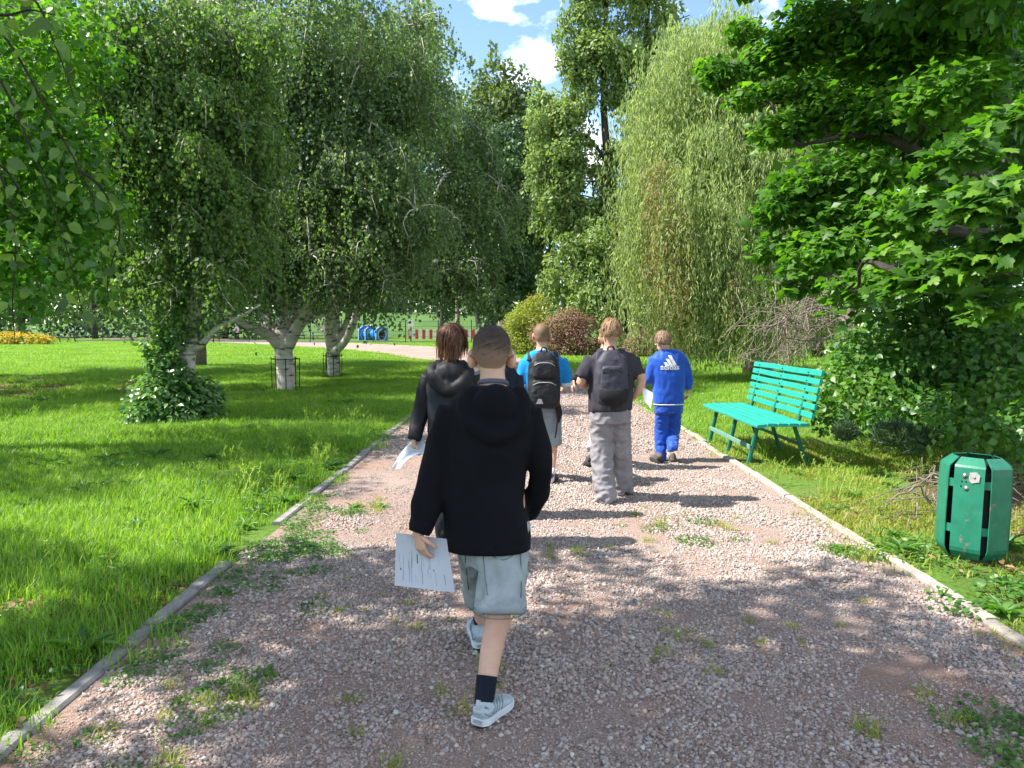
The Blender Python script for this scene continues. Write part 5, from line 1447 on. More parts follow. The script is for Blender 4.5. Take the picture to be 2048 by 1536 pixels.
for f in (.32, .62):
    c0 = hemc[0] * (1 - f) + hemc[1] * f
    ring_ = [c0 + np.array((np.sign(math.cos(t)) * abs(math.cos(t)) ** .87 * (.1022 + .003 * f), np.sign(math.sin(t)) * abs(math.sin(t)) ** .87 * (.1022 + .003 * f), .004 * math.sin(t))) for t in np.linspace(0, 2 * pi, 41)]
    mbs.tube(ring_, .0016, 5, cap=False)
mbs.build('seam', M_stitch, root)
tree_s = bvh_of(srt.data)
def on_shorts(L):
    o = []
    for u, v in L:
        q = at(u, v, 2.5); dr = nrm(q - np.array((0, 0, CAM_H)))
        h = tree_s.ray_cast(Vector(q), Vector(dr))
        if h[0] is not None: o.append(np.array(h[0]) - dr * .001)
    return o
for ln_px in ([(968, 1094), (967, 1115), (969, 1140), (972, 1165), (975, 1190)], [(1040, 1096), (1042, 1130), (1043, 1165), (1042, 1196)], [(985, 1096), (986, 1112), (1006, 1120), (1026, 1110), (1026, 1096)], [(930, 1096), (931, 1125), (934, 1150), (937, 1180)]):  # centre seam doubles as the shadow between the legs, put in as dark thread
    q = on_shorts(ln_px)
    if len(q) > 2: MB().tube(q, .0018, 5, k=3).build('seam', M_stitch, root)
for an, kn, cen in ((anR, kR, at(974, 1352, 2.85)), (anL, kL, at(963, 1236, 3.49))):
    p = np.vstack([cen, cen * .5 + an * .5, an, an + (0, .012, -.045)])
    band('sock', M_sock, root, [(p, [.0405, .0375, .0365, .040])])
shoe(root, at(957, 1470, 2.735) * (1, 1, 0) + (0, 0, .014), R(-26), R(-4.5), .238, M_shoe, M_dsole, M_shoed, True, .66)
shoe(root, at(962, 1306, 3.42) * (1, 1, 0) + (0, 0, .012), R(8), R(5), .24, M_shoe, M_dsole, M_shoed, True, .85)

# ------------------------------------------------ boy with brown bob, dark hooded jacket, on the left
M_char = cloth('charcoal_denim', (.035, .037, .045), (.024, .026, .033), .85, .5, scale=9)
M_blk = cloth('black_softshell', (.014, .014, .016), None, .6, .25)
M_dtrs = cloth('dark_trousers', (.016, .017, .022))
root = person('boy with chin length brown hair and dark hooded jacket holding a curved white sheet', 0)
d = 5.15
hc = at(905, 684, d); neckb = at(903, 728, d)
b = MB()
T, A = head_parts(b, hc, .98, R(-18), R(6), R(-3), neckb)
tr = rings([(885, 920, 722, d, .06), (862, 942, 738, d, .085), (852, 950, 765, d, .10), (858, 946, 830, d, .11), (862, 942, 900, d, .11), (860, 944, 960, d, .115)])
b.tube(tr[0], tr[1] * .9, 20, tr[2] * .88, (1, 0, 0), 2)
aL = px((858, 755, d), (841, 825, d), (829, 880, d - .05)); aR = px((945, 755, d), (958, 830, d), (962, 890, d))
b.tube(aL, [.048, .036, .025], 12, k=3); b.tube(aR, [.048, .036, .025], 12, k=3)
lL = np.vstack([at(885, 950, d), at(886, 1020, d + .08), at(890, 1084, d - .02)]); lR = np.vstack([at(922, 950, d), at(922, 1000, d + .25), at(922, 1062, d + .5)])
b.tube(lL, [.07, .05, .035], 14, k=3); b.tube(lR, [.07, .05, .035], 14, k=3)
me = body_mesh(root, b, [dict(wrist=at(827, 882, d - .05), dirn=(.05, .02, -1), palm=(.9, .3, 0), s=.95, curl=1.05, thumb=1), dict(wrist=at(962, 892, d), dirn=(0, .1, -1), palm=(-1, 0, 0), s=.95, curl=.6, thumb=-1)], .011)
e_ = MB(); ears(e_, T, A, 1.0, .7); add_mesh(me, e_.v, e_.f)
link('body', me, M_skin, root); eyes(T, 1, root)
hair_cap(me, T, A, .98, M_brown, root, low_bob, lambda ph, f: .012 + .006 * f, .2, 40, 16)
hair_locks(me, T, A, .98, M_brown, root, 750, .17, low_bob, lambda ph: .05, .0075, .018, 3)
garment('jacket', M_char, root, [(*rings([(884, 922, 724, d, .065), (860, 944, 740, d, .095), (850, 954, 768, d, .115), (854, 950, 830, d, .125), (856, 948, 900, d, .128), (852, 950, 962, d, .132)]), 2.4)], (), .012, 4, .008, 10, 5)
for pts, ra in ((px((862, 752, d), (850, 790, d), (840, 830, d), (832, 862, d - .03), (828, 880, d - .05)), [.066, .060, .054, .049, .046]), (px((944, 752, d), (954, 790, d), (960, 830, d), (962, 885, d)), [.066, .060, .054, .046])):
    garment('sleeve', M_blk, root, [(pts, ra)], (), .011, 3, .005, 11, 2)
garment('hood', M_blk, root, [(px((878, 727, d), (862, 742, d - .08), (872, 768, d - .13), (900, 782, d - .15), (928, 764, d - .13), (938, 742, d - .08), (924, 727, d)), [.03, .035, .04, .042, .04, .035, .03]), (*rings([(878, 926, 722, d, .078), (868, 936, 736, d - .01, .10)]),)],
        [(at(900, 750, d - .11), (.10, .045, .085), None), (at(898, 772, d - .13), (.07, .035, .05), None)], .010, 3, .005, 10, 8, (1.3, 1, .7))
garment('trousers', M_dtrs, root, [(*rings([(862, 944, 935, d, .12), (864, 942, 965, d, .12)]),), (lL, [.085, .07, .06]), (lR, [.085, .07, .06])], (), .013, 3, .006, 10, 4)
shoe(root, at(889, 1098, d - .05) * (1, 1, 0), R(4), 0, .25, M_blk, M_dsole); shoe(root, lR[2] * (1, 1, 0) - (0, .05, 0), 0, 0, .25, M_blk, M_dsole)
# ------------------------------------------------ boy almost hidden behind the front boy
M_navy = cloth('navy_sweater', (.016, .018, .032))
root = person('boy in dark navy almost hidden behind the boy in the black hoodie', 0)
d = 5.9
hc = at(986, 694, d); neckb = at(988, 732, d)
b = MB(); T, A = head_parts(b, hc, .97, 0, 0, 0, neckb)
L_ = [(970, 1006, 728, d, .06), (952, 1028, 742, d, .085), (948, 1034, 768, d, .10), (954, 1026, 840, d, .11), (956, 1024, 930, d, .115)]
tr = rings(L_); b.tube(tr[0], tr[1] * .9, 18, tr[2] * .9, (1, 0, 0), 2)
lL = np.vstack([at(975, 900, d), at(975, 970, d + .1), at(976, 1030, d)]); lR = np.vstack([at(1003, 900, d), at(1002, 965, d + .2), at(1001, 1018, d + .35)])
arms_ = [px((955, 755, d), (950, 810, d), (958, 860, d + .1)), px((1029, 752, d), (1036, 805, d), (1024, 850, d + .15))]
for q in (lL, lR): b.tube(q, [.07, .05, .035], 12, k=3)
for q in arms_: b.tube(q, [.045, .035, .025], 12, k=3)
me = body_mesh(root, b, [dict(wrist=q[2], dirn=q[2] - q[1], palm=(sg, 0, 0), s=.95, curl=.6, thumb=sg) for q, sg in zip(arms_, (1, -1))], .013)
e_ = MB(); ears(e_, T, A, 1.0, .6); add_mesh(me, e_.v, e_.f)
link('body', me, M_skin, root); eyes(T, 1, root)
hair_cap(me, T, A, .97, M_brown, root, low_short, lambda ph, f: .006 + .006 * f, .2, 32, 12)
garment('sweater', M_navy, root, [(*rings([(a - 3, b_ + 3, v, dd, t + .018) for a, b_, v, dd, t in L_]), 2.3)] + [(q, [.066, .055, .045]) for q in arms_], (), .013, 4, .006, 9, 6)
garment('trousers', M_dtrs, root, [(*rings([(955, 1026, 915, d, .12), (957, 1024, 945, d, .12)]),), (lL, [.082, .068, .058]), (lR, [.082, .068, .058])], (), .014, 3, .005, 9, 2)
for q in (lL, lR): shoe(root, q[2] * (1, 1, 0) - (0, .05, 0), 0, 0, .25, M_blk, M_dsole)

# ------------------------------------------------ boy in the bright blue shirt with a black rucksack
M_blue = cloth('bright_blue_jersey', (.012, .25, .60), (.01, .20, .52), .75, .15)
M_trimw = cloth('white_trim', (.7, .72, .75))
M_gsh = cloth('grey_shorts', (.25, .285, .325), (.2, .23, .27))
root = person('boy in bright blue shirt and grey shorts with a black rucksack, middle of the group', 0)
d = 7.25
hc = at(1083, 672, d); neckb = at(1084, 704, d)
b = MB(); T, A = head_parts(b, hc, 1.0, R(3), R(-2), 0, neckb, width=.98)
L_ = [(1068, 1101, 702, d, .055), (1052, 1116, 711, d, .08), (1044, 1126, 728, d, .10), (1052, 1120, 765, d, .11), (1054, 1118, 815, d, .11)]
tr = rings(L_); b.tube(tr[0], tr[1] * .9, 18, tr[2] * .9, (1, 0, 0), 2)
aL = px((1050, 722, d), (1043, 768, d), (1056, 795, d + .17)); aR = px((1122, 722, d), (1131, 764, d), (1128, 772, d + .2))
for q in (aL, aR): b.tube(q, [.046, .036, .025], 12, k=3)
lR = np.vstack([at(1104, 815, d), at(1105, 885, d + .02), at(1104, 918, d - .02), at(1101, 955, d - .12)]); lL = np.vstack([at(1078, 815, d), at(1077, 880, d + .2), at(1077, 912, d + .32), at(1076, 940, d + .42)])
for q in (lR, lL): b.tube(q, [.075, .05, .044, .03], 14, k=3)
me = body_mesh(root, b, [dict(wrist=aL[2], dirn=(.5, .9, -.3), palm=(1, 0, 0), s=.9, curl=.6), dict(wrist=aR[2], dirn=(-.1, 1, -.1), palm=(-1, 0, 0), s=.9, curl=.6, thumb=-1)], .011)
e_ = MB(); ears(e_, T, A, 1.05, .85); add_mesh(me, e_.v, e_.f)
link('body', me, M_skin, root); eyes(T, 1, root)
hair_cap(me, T, A, 1.0, M_buzz2, root, low_short, lambda ph, f: .003 + .006 * min(1, f * 1.6), .2, 40, 16)
garment('shirt', M_blue, root, [(*rings([(a - 2, b_ + 2, v, dd, t + .012) for a, b_, v, dd, t in L_]), 2.3), (px((1054, 720, d), (1047, 745, d), (1044, 766, d + .01)), [.066, .066, .064]), (px((1120, 720, d), (1129, 745, d), (1131, 765, d + .02)), [.066, .066, .066])], (), .011, 4, .005, 11, 4)
band('sleeve_hem', M_trimw, root, [(px((1044.5, 763, d + .005), (1044, 769, d + .015)), [.067, .066]), (px((1131, 762, d + .015), (1131.5, 769, d + .025)), [.069, .068])])
band('collar', M_trimw, root, [(px((1084, 699, d), (1084, 705, d - .01)), [.056, .066], [.058, .07])])
garment('shorts', M_gsh, root, [(*rings([(1053, 1120, 806, d, .115), (1054, 1121, 830, d, .12)]), 2.4), (lR[[0, 1]] * 1.0 + np.array([(0, 0, .0), (0, 0, -.02)]), [.09, .088]), (lL[[0, 1]] + np.array([(0, 0, 0), (0, 0, -.02)]), [.09, .088])], (), .011, 3, .006, 10, 7)
for q in (lR, lL): band('sock', M_sockw, root, [(np.vstack([q[2] * .45 + q[3] * .55, q[3], q[3] + (0, .01, -.05)]), [.039, .036, .038])])
M_gshoe = surf('dark_sneaker', (.06, .055, .065), None, 20, .7, .2, 90)
shoe(root, gd(1101, 969), R(-12), 0, .24, M_gshoe, M_dsole); shoe(root, lL[3] * (1, 1, 0) - (0, .05, 0), 0, 0, .24, M_gshoe, M_dsole)
def backpack(label, c, w_, h, t, mats, pockets, straps, seed=0, lean=0.0, logo=False, taper=.85, group=None):
    """rucksack: c = centre of its bag, worn on a back that faces the camera"""
    o = empty('backpack', (0, 0, 0), label, 'backpack', 'rucksacks worn by the boys')
    mb = MB()
    zs = np.array([-.5, -.46, -.3, 0, .25, .42, .5]) * h
    wf = np.array([.62, .86, .98, 1.0, .94, .78 * taper, .45 * taper]); tf = np.array([.6, .95, 1.05, 1.0, .82, .6, .35])
    mb.tube(np.column_stack([0 * zs + c[0], c[1] + lean * zs, c[2] + zs]), w_ / 2 * wf, 24, t / 2 * tf, (1, 0, 0), 3, 3.0)
    me = remesh(mb, .010, 2); wrinkle(me, .006, 9, seed, (1, 1, .7))
    link('bag', me, mats[0], o)
    for (dz, pw, ph, pt) in pockets:
        pb = MB(); zz = np.array([-.5, -.4, 0, .4, .5]) * ph
        pb.tube(np.column_stack([0 * zz + c[0], c[1] - t * .42 + 0 * zz, c[2] + dz + zz]), pw / 2 * np.array([.8, .97, 1, .9, .7]), 20, pt * np.array([.5, .95, 1, .8, .4]), (1, 0, 0), 2, 3.0)
        me = remesh(pb, .009, 2); wrinkle(me, .005, 11, seed + 3); p = link('pocket', me, mats[1], o)
        zb = MB(); z0 = c[2] + dz + ph * .36
        zb.tube([(c[0] - pw * .42, c[1] - t * .42 - pt * .62, z0 - .02), (c[0] - pw * .2, c[1] - t * .42 - pt * .92, z0 + .004), (c[0] + pw * .2, c[1] - t * .42 - pt * .92, z0 + .004), (c[0] + pw * .42, c[1] - t * .42 - pt * .62, z0 - .02)], .0035, 6, k=3)
        zb.build('zip', mats[2], p)
    for pts in straps:
        MB().tube(pts, .022, 10, .007, (1, 0, 0), 4, 3).build('strap', mats[1], o)
    lp = MB().tube([(c[0] - .03, c[1] + .03, c[2] + h * .46), (c[0] - .02, c[1] + .02, c[2] + h * .56), (c[0] + .02, c[1] + .02, c[2] + h * .56), (c[0] + .03, c[1] + .03, c[2] + h * .46)], .008, 8, k=3)
    lp.build('handle', mats[1], o)
    return o
M_pack = cloth('black_nylon', (.020, .020, .023), (.013, .013, .016), .55, .3)
M_pack2 = cloth('dark_nylon', (.030, .030, .034), (.018, .018, .021), .5, .3)
M_zip = surf('reflective_grey', (.42, .42, .46), None, 20, .4, 0)
c = at(1088, 760, d - .19)
bp = backpack('black rucksack with grey zips on the back of the bright blue shirt', c, .30, .52, .17, (M_pack, M_pack2, M_zip), [(-.10, .25, .22, .045), (.10, .22, .16, .035)],
              [px((1058, 722, d - .10), (1060, 706, d - .03), (1062, 708, d + .07), (1060, 735, d + .13)), px((1113, 722, d - .10), (1112, 706, d - .03), (1110, 708, d + .07), (1112, 735, d + .13))], 4, .10)
q = at(1079, 803, d - .305)
mbl = MB().add([q + (-.030, 0, -.022), q + (.034, 0, -.022), q + (.018, -.004, .022), q + (-.012, -.004, .022), q + (-.030, .012, -.022), q + (.034, .012, -.022), q + (.018, .012, .022), q + (-.012, .012, .022)], [(0, 1, 2, 3), (1, 5, 6, 2), (4, 0, 3, 7), (3, 2, 6, 7)])
mbl.build('reflector', surf('reflector_patch', (.5, .5, .54), None, 30, .4, .1), bp)
MB().tube(px((1108, 805, d - .16), (1116, 812, d - .12), (1119, 830, d - .1), (1116, 846, d - .1)), [.02, .028, .026, .01], 10, k=3).build('hanging_strap', M_pack, bp)
MB().tube(px((1114, 846, d - .1), (1113, 862, d - .1), (1110, 876, d - .1)), .006, 6, k=3).build('cord', M_pack, bp)

# ------------------------------------------------ boy in long sleeved dark top, behind the boy in grey trousers
root = person('boy in dark long sleeves mostly hidden behind the boy in grey trousers', 0)
d = 7.9
hc = at(1213, 678, d); neckb = at(1208, 708, d)
b = MB(); T, A = head_parts(b, hc, .98, R(2), 0, 0, neckb)
L_ = [(1190, 1224, 703, d, .055), (1180, 1238, 712, d, .08), (1172, 1246, 726, d, .1), (1176, 1240, 770, d, .11), (1180, 1238, 815, d, .11)]
tr = rings(L_); b.tube(tr[0], tr[1] * .9, 18, tr[2] * .9, (1, 0, 0), 2)
aL = px((1178, 722, d), (1160, 748, d - .05), (1148, 763, d - .1)); aR = px((1240, 722, d), (1246, 760, d), (1240, 790, d + .1))
for q in (aL, aR): b.tube(q, [.045, .035, .024], 12, k=3)
lL = np.vstack([at(1196, 812, d), at(1192, 865, d + .15), at(1184, 900, d + .05)]); lR = np.vstack([at(1222, 812, d), at(1222, 862, d + .3), at(1222, 898, d + .5)])
for q in (lL, lR): b.tube(q, [.075, .05, .03], 12, k=3)
me = body_mesh(root, b, [dict(wrist=aL[2], dirn=(-.25, .05, -.9), palm=(.9, .2, 0), s=.9, curl=.45, thumb=1), dict(wrist=aR[2], dirn=(0, .5, -.8), palm=(-1, 0, 0), s=.9, curl=.6, thumb=-1)], .012)
e_ = MB(); ears(e_, T, A, 1.0, .9); add_mesh(me, e_.v, e_.f)
link('body', me, M_skin, root); eyes(T, 1, root)
hair_cap(me, T, A, .98, M_blond, root, low_short, lambda ph, f: .006 + .008 * f, .2, 32, 12)
garment('sweater', M_navy, root, [(*rings([(a - 2, b_ + 2, v, dd, t + .015) for a, b_, v, dd, t in L_]), 2.3), (aL, [.062, .05, .042]), (aR, [.062, .05, .042])], (), .012, 4, .005, 10, 1)
M_ltrs = cloth('pale_trousers', (.42, .41, .45))
garment('trousers', M_ltrs, root, [(*rings([(1180, 1240, 805, d, .115), (1182, 1238, 826, d, .12)]),), (lL, [.085, .068, .06]), (lR, [.085, .068, .06])], (), .013, 3, .006, 10, 3)
shoe(root, at(1181, 912, d + .1) * (1, 1, 0) + (0, -.08, .03), R(6), R(-16), .25, M_gshoe, M_dsole); shoe(root, lR[2] * (1, 1, 0) - (0, .05, 0), 0, 0, .25, M_gshoe, M_dsole)

# ------------------------------------------------ fair boy in charcoal tee shirt and loose grey trousers
M_tee = cloth('charcoal_jersey', (.042, .038, .05), (.033, .03, .04), .85, .15)
M_gtr = cloth('grey_sweat_cloth', (.25, .235, .25), (.2, .185, .2), .9, .3)
root = person('fair haired boy in charcoal tee shirt and loose grey trousers with a dark rucksack', 0)
d = 6.45
hc = at(1222, 666, d); neckb = at(1220, 703, d)
b = MB(); T, A = head_parts(b, hc, 1.02, R(6), R(-3), R(3), neckb)
L_ = [(1203, 1240, 699, d, .058), (1184, 1260, 710, d, .085), (1176, 1272, 730, d, .105), (1182, 1264, 770, d, .115), (1184, 1260, 820, d, .115)]
tr = rings(L_); b.tube(tr[0], tr[1] * .9, 18, tr[2] * .9, (1, 0, 0), 2)
aL = px((1184, 722, d), (1162, 764, d - .03), (1178, 772, d + .2)); aR = px((1264, 722, d), (1283, 755, d - .03), (1277, 780, d - .02), (1267, 796, d + .03))
b.tube(aL, [.05, .042, .028], 12, k=3); b.tube(aR, [.05, .042, .034, .026], 12, k=3)
lL = np.vstack([at(1205, 830, d), at(1208, 905, d + .03), at(1212, 980, d - .1), at(1212, 998, d - .1)]); lR = np.vstack([at(1238, 830, d), at(1242, 900, d + .12), at(1246, 965, d + .2), at(1246, 985, d + .2)])
for q in (lL, lR): b.tube(q, [.08, .055, .036, .034], 14, k=3)
me = body_mesh(root, b, [dict(wrist=aL[2], dirn=(.5, .9, 0), palm=(1, 0, 0), s=.95, curl=.8), dict(wrist=aR[3], dirn=(-.45, .35, -.75), palm=(-.8, .3, .2), s=.95, curl=.9, thumb=-1)], .011)
e_ = MB(); ears(e_, T, A, 1.0, .85); add_mesh(me, e_.v, e_.f)
link('body', me, M_skin, root); eyes(T, 1, root)
hair_cap(me, T, A, 1.02, M_blond, root, lambda ph: max(low_short(ph), -.5), lambda ph, f: .006 + .010 * f, .35, 40, 16)
hair_locks(me, T, A, 1.02, M_blond, root, 650, .06, lambda ph: max(low_short(ph), -.42), lambda ph: .004, .0065, .014, 5)
garment('tee_shirt', M_tee, root, [(*rings([(1200, 1243, 699, d, .066), (1181, 1263, 710, d, .098), (1174, 1274, 730, d, .122), (1178, 1267, 770, d, .132), (1176, 1264, 812, d, .136), (1177, 1263, 822, d, .136)]), 2.3),
                                   (px((1186, 718, d), (1172, 742, d - .01), (1163, 758, d - .02)), [.072, .070, .070]), (px((1262, 718, d), (1270, 740, d - .01), (1276, 754, d - .03)), [.072, .068, .068])], (), .011, 4, .006, 10, 8)
lLc = np.vstack([at(1203, 830, d), at(1203, 890, d + .02), at(1206, 945, d - .03), at(1211, 990, d - .08), at(1212, 998, d - .08)]); lRc = np.vstack([at(1238, 830, d), at(1240, 890, d + .1), at(1243, 940, d + .17), at(1246, 978, d + .22), at(1246, 986, d + .22)])
garment('trousers', M_gtr, root, [(*rings([(1179, 1261, 815, d, .13), (1180, 1262, 845, d, .132)]), 2.4), (lLc, [.098, .094, .092, .088, .084], [.105, .098, .094, .098, .095], 2.2), (lRc, [.098, .094, .092, .09, .086], [.105, .098, .094, .098, .095], 2.2)], (), .010, 2, .013, 9, 11, (1, 1, 1.3), lambda p: .45 + .55 * min(1, max(0, (.95 - p[2]) / .5)))
shoe(root, gd(1209, 1009) + (0, .0, 0), R(2), 0, .26, M_white, M_white); shoe(root, gd(1240, 992) + (0, .0, .01), R(-10), R(-5), .26, M_gshoe, M_white)
M_p3 = cloth('slate_nylon', (.050, .047, .066), (.038, .036, .05), .55, .25)
M_p4 = cloth('black_base', (.016, .015, .018), None, .7, .25)
c = at(1222, 755, d - .21)
bp = backpack('soft slate grey rucksack on the charcoal tee shirt', c, .27, .44, .18, (M_p3, M_p3, M_p4), [(-.03, .19, .26, .03)],
              [px((1196, 728, d - .11), (1198, 704, d - .06), (1204, 700, d + .06), (1200, 735, d + .14)), px((1250, 728, d - .11), (1247, 704, d - .06), (1242, 700, d + .06), (1244, 735, d + .14)), px((1254, 745, d - .14), (1262, 760, d - .03), (1266, 775, d + .08))], 9, .12, taper=.75)
zz = np.array([-.19, -.15, -.10, -.06])
MB().tube(np.column_stack([c[0] + 0 * zz + .01, c[1] + .1 * zz - .012, c[2] - .035 + zz]), np.array([.085, .125, .135, .13]), 24, np.array([.06, .095, .102, .096]), (1, 0, 0), 3, 2.6).build('base_panel', M_p4, bp)
o = MB().tube(px((1257, 781, d + .02), (1253, 790, d - .01), (1255, 801, d - .01), (1259, 806, d - .01)), [.010, .018, .018, .008], 10, .012, (1, 0, 0), 3).build('red_case', surf('red_plastic', (.55, .02, .012), None, 20, .4, 0))
tag(o, 'small bright red case in the right hand of the fair haired boy', 'case')

# ------------------------------------------------ boy in the blue tracksuit
M_trk = cloth('royal_blue_tricot', (.010, .075, .43), (.008, .06, .36), .55, .15, sheen=.2)
M_trk2 = cloth('royal_blue_trousers', (.011, .07, .40), (.008, .052, .31), .55, .2, sheen=.2)
root = person('boy in royal blue tracksuit with white print, looking down, right of the group', 0)
d = 8.35
hc = at(1325, 684, d); neckb = at(1332, 707, d)
b = MB(); T, A = head_parts(b, hc, .98, R(28), R(-24), 0, neckb)
L_ = [(1316, 1349, 702, d, .058), (1306, 1362, 708, d, .082), (1301, 1370, 722, d, .10), (1308, 1366, 760, d, .11), (1310, 1366, 806, d, .112)]
tr = rings(L_); b.tube(tr[0], tr[1] * .9, 18, tr[2] * .9, (1, 0, 0), 2)
aL = px((1307, 717, d), (1301, 752, d - .02), (1290, 766, d + .1)); aR = px((1364, 717, d), (1376, 748, d), (1376, 780, d + .02))
for q in (aL, aR): b.tube(q, [.046, .036, .025], 12, k=3)
lL = np.vstack([at(1326, 812, d), at(1322, 865, d + .05), at(1322, 908, d), at(1322, 922, d)]); lR = np.vstack([at(1349, 812, d), at(1347, 862, d + .08), at(1345, 893, d - .12), at(1346, 902, d - .15)])
for q in (lL, lR): b.tube(q, [.075, .05, .034, .03], 14, k=3)
me = body_mesh(root, b, [dict(wrist=at(1289, 767, d + .1), dirn=(-.3, .5, -.6), palm=(.5, .5, -.2), s=.92, curl=.9), dict(wrist=at(1376, 781, d + .02), dirn=(.03, .1, -1), palm=(-1, .2, 0), s=.92, curl=.9, thumb=-1)], .011)
e_ = MB(); ears(e_, T, A, 1.0, .7); add_mesh(me, e_.v, e_.f)
link('body', me, M_skin, root); eyes(T, .98, root)
hair_cap(me, T, A, .98, M_lbrown, root, low_short, lambda ph, f: .010 + .010 * f, .35, 40, 16)
hair_locks(me, T, A, .98, M_lbrown, root, 550, .06, lambda ph: max(low_short(ph), -.42), lambda ph: .004, .0065, .014, 15)
jk = garment('track_jacket', M_trk, root, [(*rings([(1316, 1350, 700, d, .066), (1304, 1364, 708, d, .094), (1299, 1372, 722, d, .116), (1304, 1369, 760, d, .126), (1306, 1368, 800, d, .128), (1307, 1367, 808, d, .126)]), 2.3),
                                       (px((1310, 716, d), (1303, 738, d - .01), (1300, 756, d), (1291, 766, d + .09)), [.064, .057, .052, .040]), (px((1362, 716, d), (1372, 738, d), (1377, 756, d), (1377, 778, d + .02)), [.064, .056, .050, .040])], (), .011, 4, .005, 11, 3)
band('collar', M_trk, root, [(px((1332, 698, d), (1332, 706, d)), [.066, .074], [.07, .08])])
band('hem_line', M_trimw, root, [(*rings([(1307, 1367, 806.5, d, .127), (1307, 1367, 808.5, d, .127)]), 2.3)])
garment('track_trousers', M_trk2, root, [(*rings([(1308, 1366, 802, d, .118), (1309, 1365, 826, d, .12)]),), (lL, [.085, .072, .060, .058]), (lR, [.085, .072, .058, .056])], (), .010, 2, .009, 11, 5, (1, 1, 1.6))
shoe(root, gd(1320, 928), R(8), 0, .25, M_gsole, M_dsole); shoe(root, at(1348, 921, d - .14) + (0, .02, 0), R(-6), R(-62), .25, M_gsole, M_gsole)
# the mark and the word on the back: real raised print laid on the cloth
tree = bvh_of(jk.data)
def lay(me_, off=.003):
    V = coords(me_)
    for i, v in enumerate(V):
        h = tree.ray_cast(Vector((v[0], v[1] - 1, v[2])), Vector((0, 1, 0)))
        if h[0] is not None: V[i][1] = h[0][1] - off
    me_.vertices.foreach_set('co', V.astype(np.float32).ravel()); me_.update()
M_print = surf('white_print', (.72, .74, .78), None, 20, .6, 0)
def word(txt, cx, cz, width, y, name):
    cu = bpy.data.curves.new('t', 'FONT'); cu.body = txt; cu.align_x = 'CENTER'; cu.size = 1; cu.offset = .03
    to = bpy.data.objects.new('t', cu); C.objects.link(to)
    m = bpy.data.meshes.new_from_object(to.evaluated_get(bpy.context.evaluated_depsgraph_get()))
    bpy.data.objects.remove(to)
    bm = bmesh.new(); bm.from_mesh(m)
    bmesh.ops.triangulate(bm, faces=bm.faces[:])
    bmesh.ops.subdivide_edges(bm, edges=[e for e in bm.edges if e.calc_length() > .12], cuts=1)
    bm.to_mesh(m); bm.free()
    V = coords(m); s_ = width / (V[:, 0].max() - V[:, 0].min()); x0 = (V[:, 0].max() + V[:, 0].min()) / 2
    W = np.column_stack([(V[:, 0] - x0) * s_ + cx, np.full(len(V), y), V[:, 1] * s_ + cz])
    m.vertices.foreach_set('co', W.astype(np.float32).ravel()); m.update(); m.name = name
    return m
pc = at(1340, 738, d - .12)
m = word('adidas', pc[0], pc[2] - .006, .20, pc[1], 'printed_word'); lay(m); link('printed_word', m, M_print, root)
for k in range(3):
    x0 = -.058 + .044 * k; hgt = (.038, .074, .110)[k]; wd_ = .036
    V, F = [], []
    nn = 6
    for j in range(nn + 1):
        t = j / nn
        z = hgt * t - max(0, 0) ; sl_ = -.58 * hgt * t
        V += [(x0 + sl_ * .95, 0, z), (x0 + sl_ * .95 + wd_, 0, z - (.018 * t if False else 0))]
    V = [(pc[0] + .010 + a, pc[1], pc[2] + .034 + c_) for a, b_, c_ in V]
    F = [(2 * j, 2 * j + 1, 2 * j + 3, 2 * j + 2) for j in range(nn)]
    m = bpy.data.meshes.new('printed_bar'); m.from_pydata(V, [], F); lay(m); link('printed_bar', m, M_print, root)

# ------------------------------------------------ sheets of paper
M_paper = leaf_mat('paper', [(.66, .69, .75), (.62, .65, .72)], rough=.75, trans=.4, tint=(.62, .62, .62), spec=.2, clump=.1)
M_ink = surf('ink', (.12, .14, .17), None, 20, .7, 0)
def sheet(label, corners, bend, lines=None, nx=10, ny=12):
    """corners: top left, top right, bottom right, bottom left; bend(s, t) = offset along the sheet's normal"""
    c = [np.asarray(q, float) for q in corners]
    n = nrm(np.cross(c[1] - c[0], c[3] - c[0]))
    def pt(s, t, off=0):
        return (c[0] * (1 - s) + c[1] * s) * (1 - t) + (c[3] * (1 - s) + c[2] * s) * t + n * (bend(s, t) + off)
    V, F = [], []
    for side in (0, 1):
        for j in range(ny + 1):
            for i in range(nx + 1): V.append(pt(i / nx, j / ny, -.0004 + .0008 * side))
    m_ = (nx + 1) * (ny + 1)
    for j in range(ny):
        for i in range(nx):
            a = j * (nx + 1) + i; F.append((a, a + 1, a + nx + 2, a + nx + 1)); F.append((m_ + a, m_ + a + nx + 1, m_ + a + nx + 2, m_ + a + 1))
    for i in range(nx):
        for q in (i, ny * (nx + 1) + i): F.append((q, q + 1, m_ + q + 1, m_ + q))
    for j in range(ny):
        for q in (j * (nx + 1), j * (nx + 1) + nx): F.append((q, q + nx + 1, m_ + q + nx + 1, m_ + q))
    mb = MB().add(V, F, False)
    o = mb.build('paper_sheet', M_paper)
    tag(o, label, 'paper')
    if lines:
        lb = MB()
        for (s, t0, t1, w_) in lines:
            k = 6
            V = []
            for j in range(k + 1):
                t = t0 + (t1 - t0) * j / k
                V += [pt(s - w_, t, lines_off), pt(s + w_, t, lines_off)]
            lb.add(V, [(2 * j, 2 * j + 1, 2 * j + 3, 2 * j + 2) for j in range(k)])
        q = lb.build('printed_lines', M_ink, o); q['kind'] = 'stuff'
    return o
lines_off = -.0012
rg = np.random.default_rng(17)
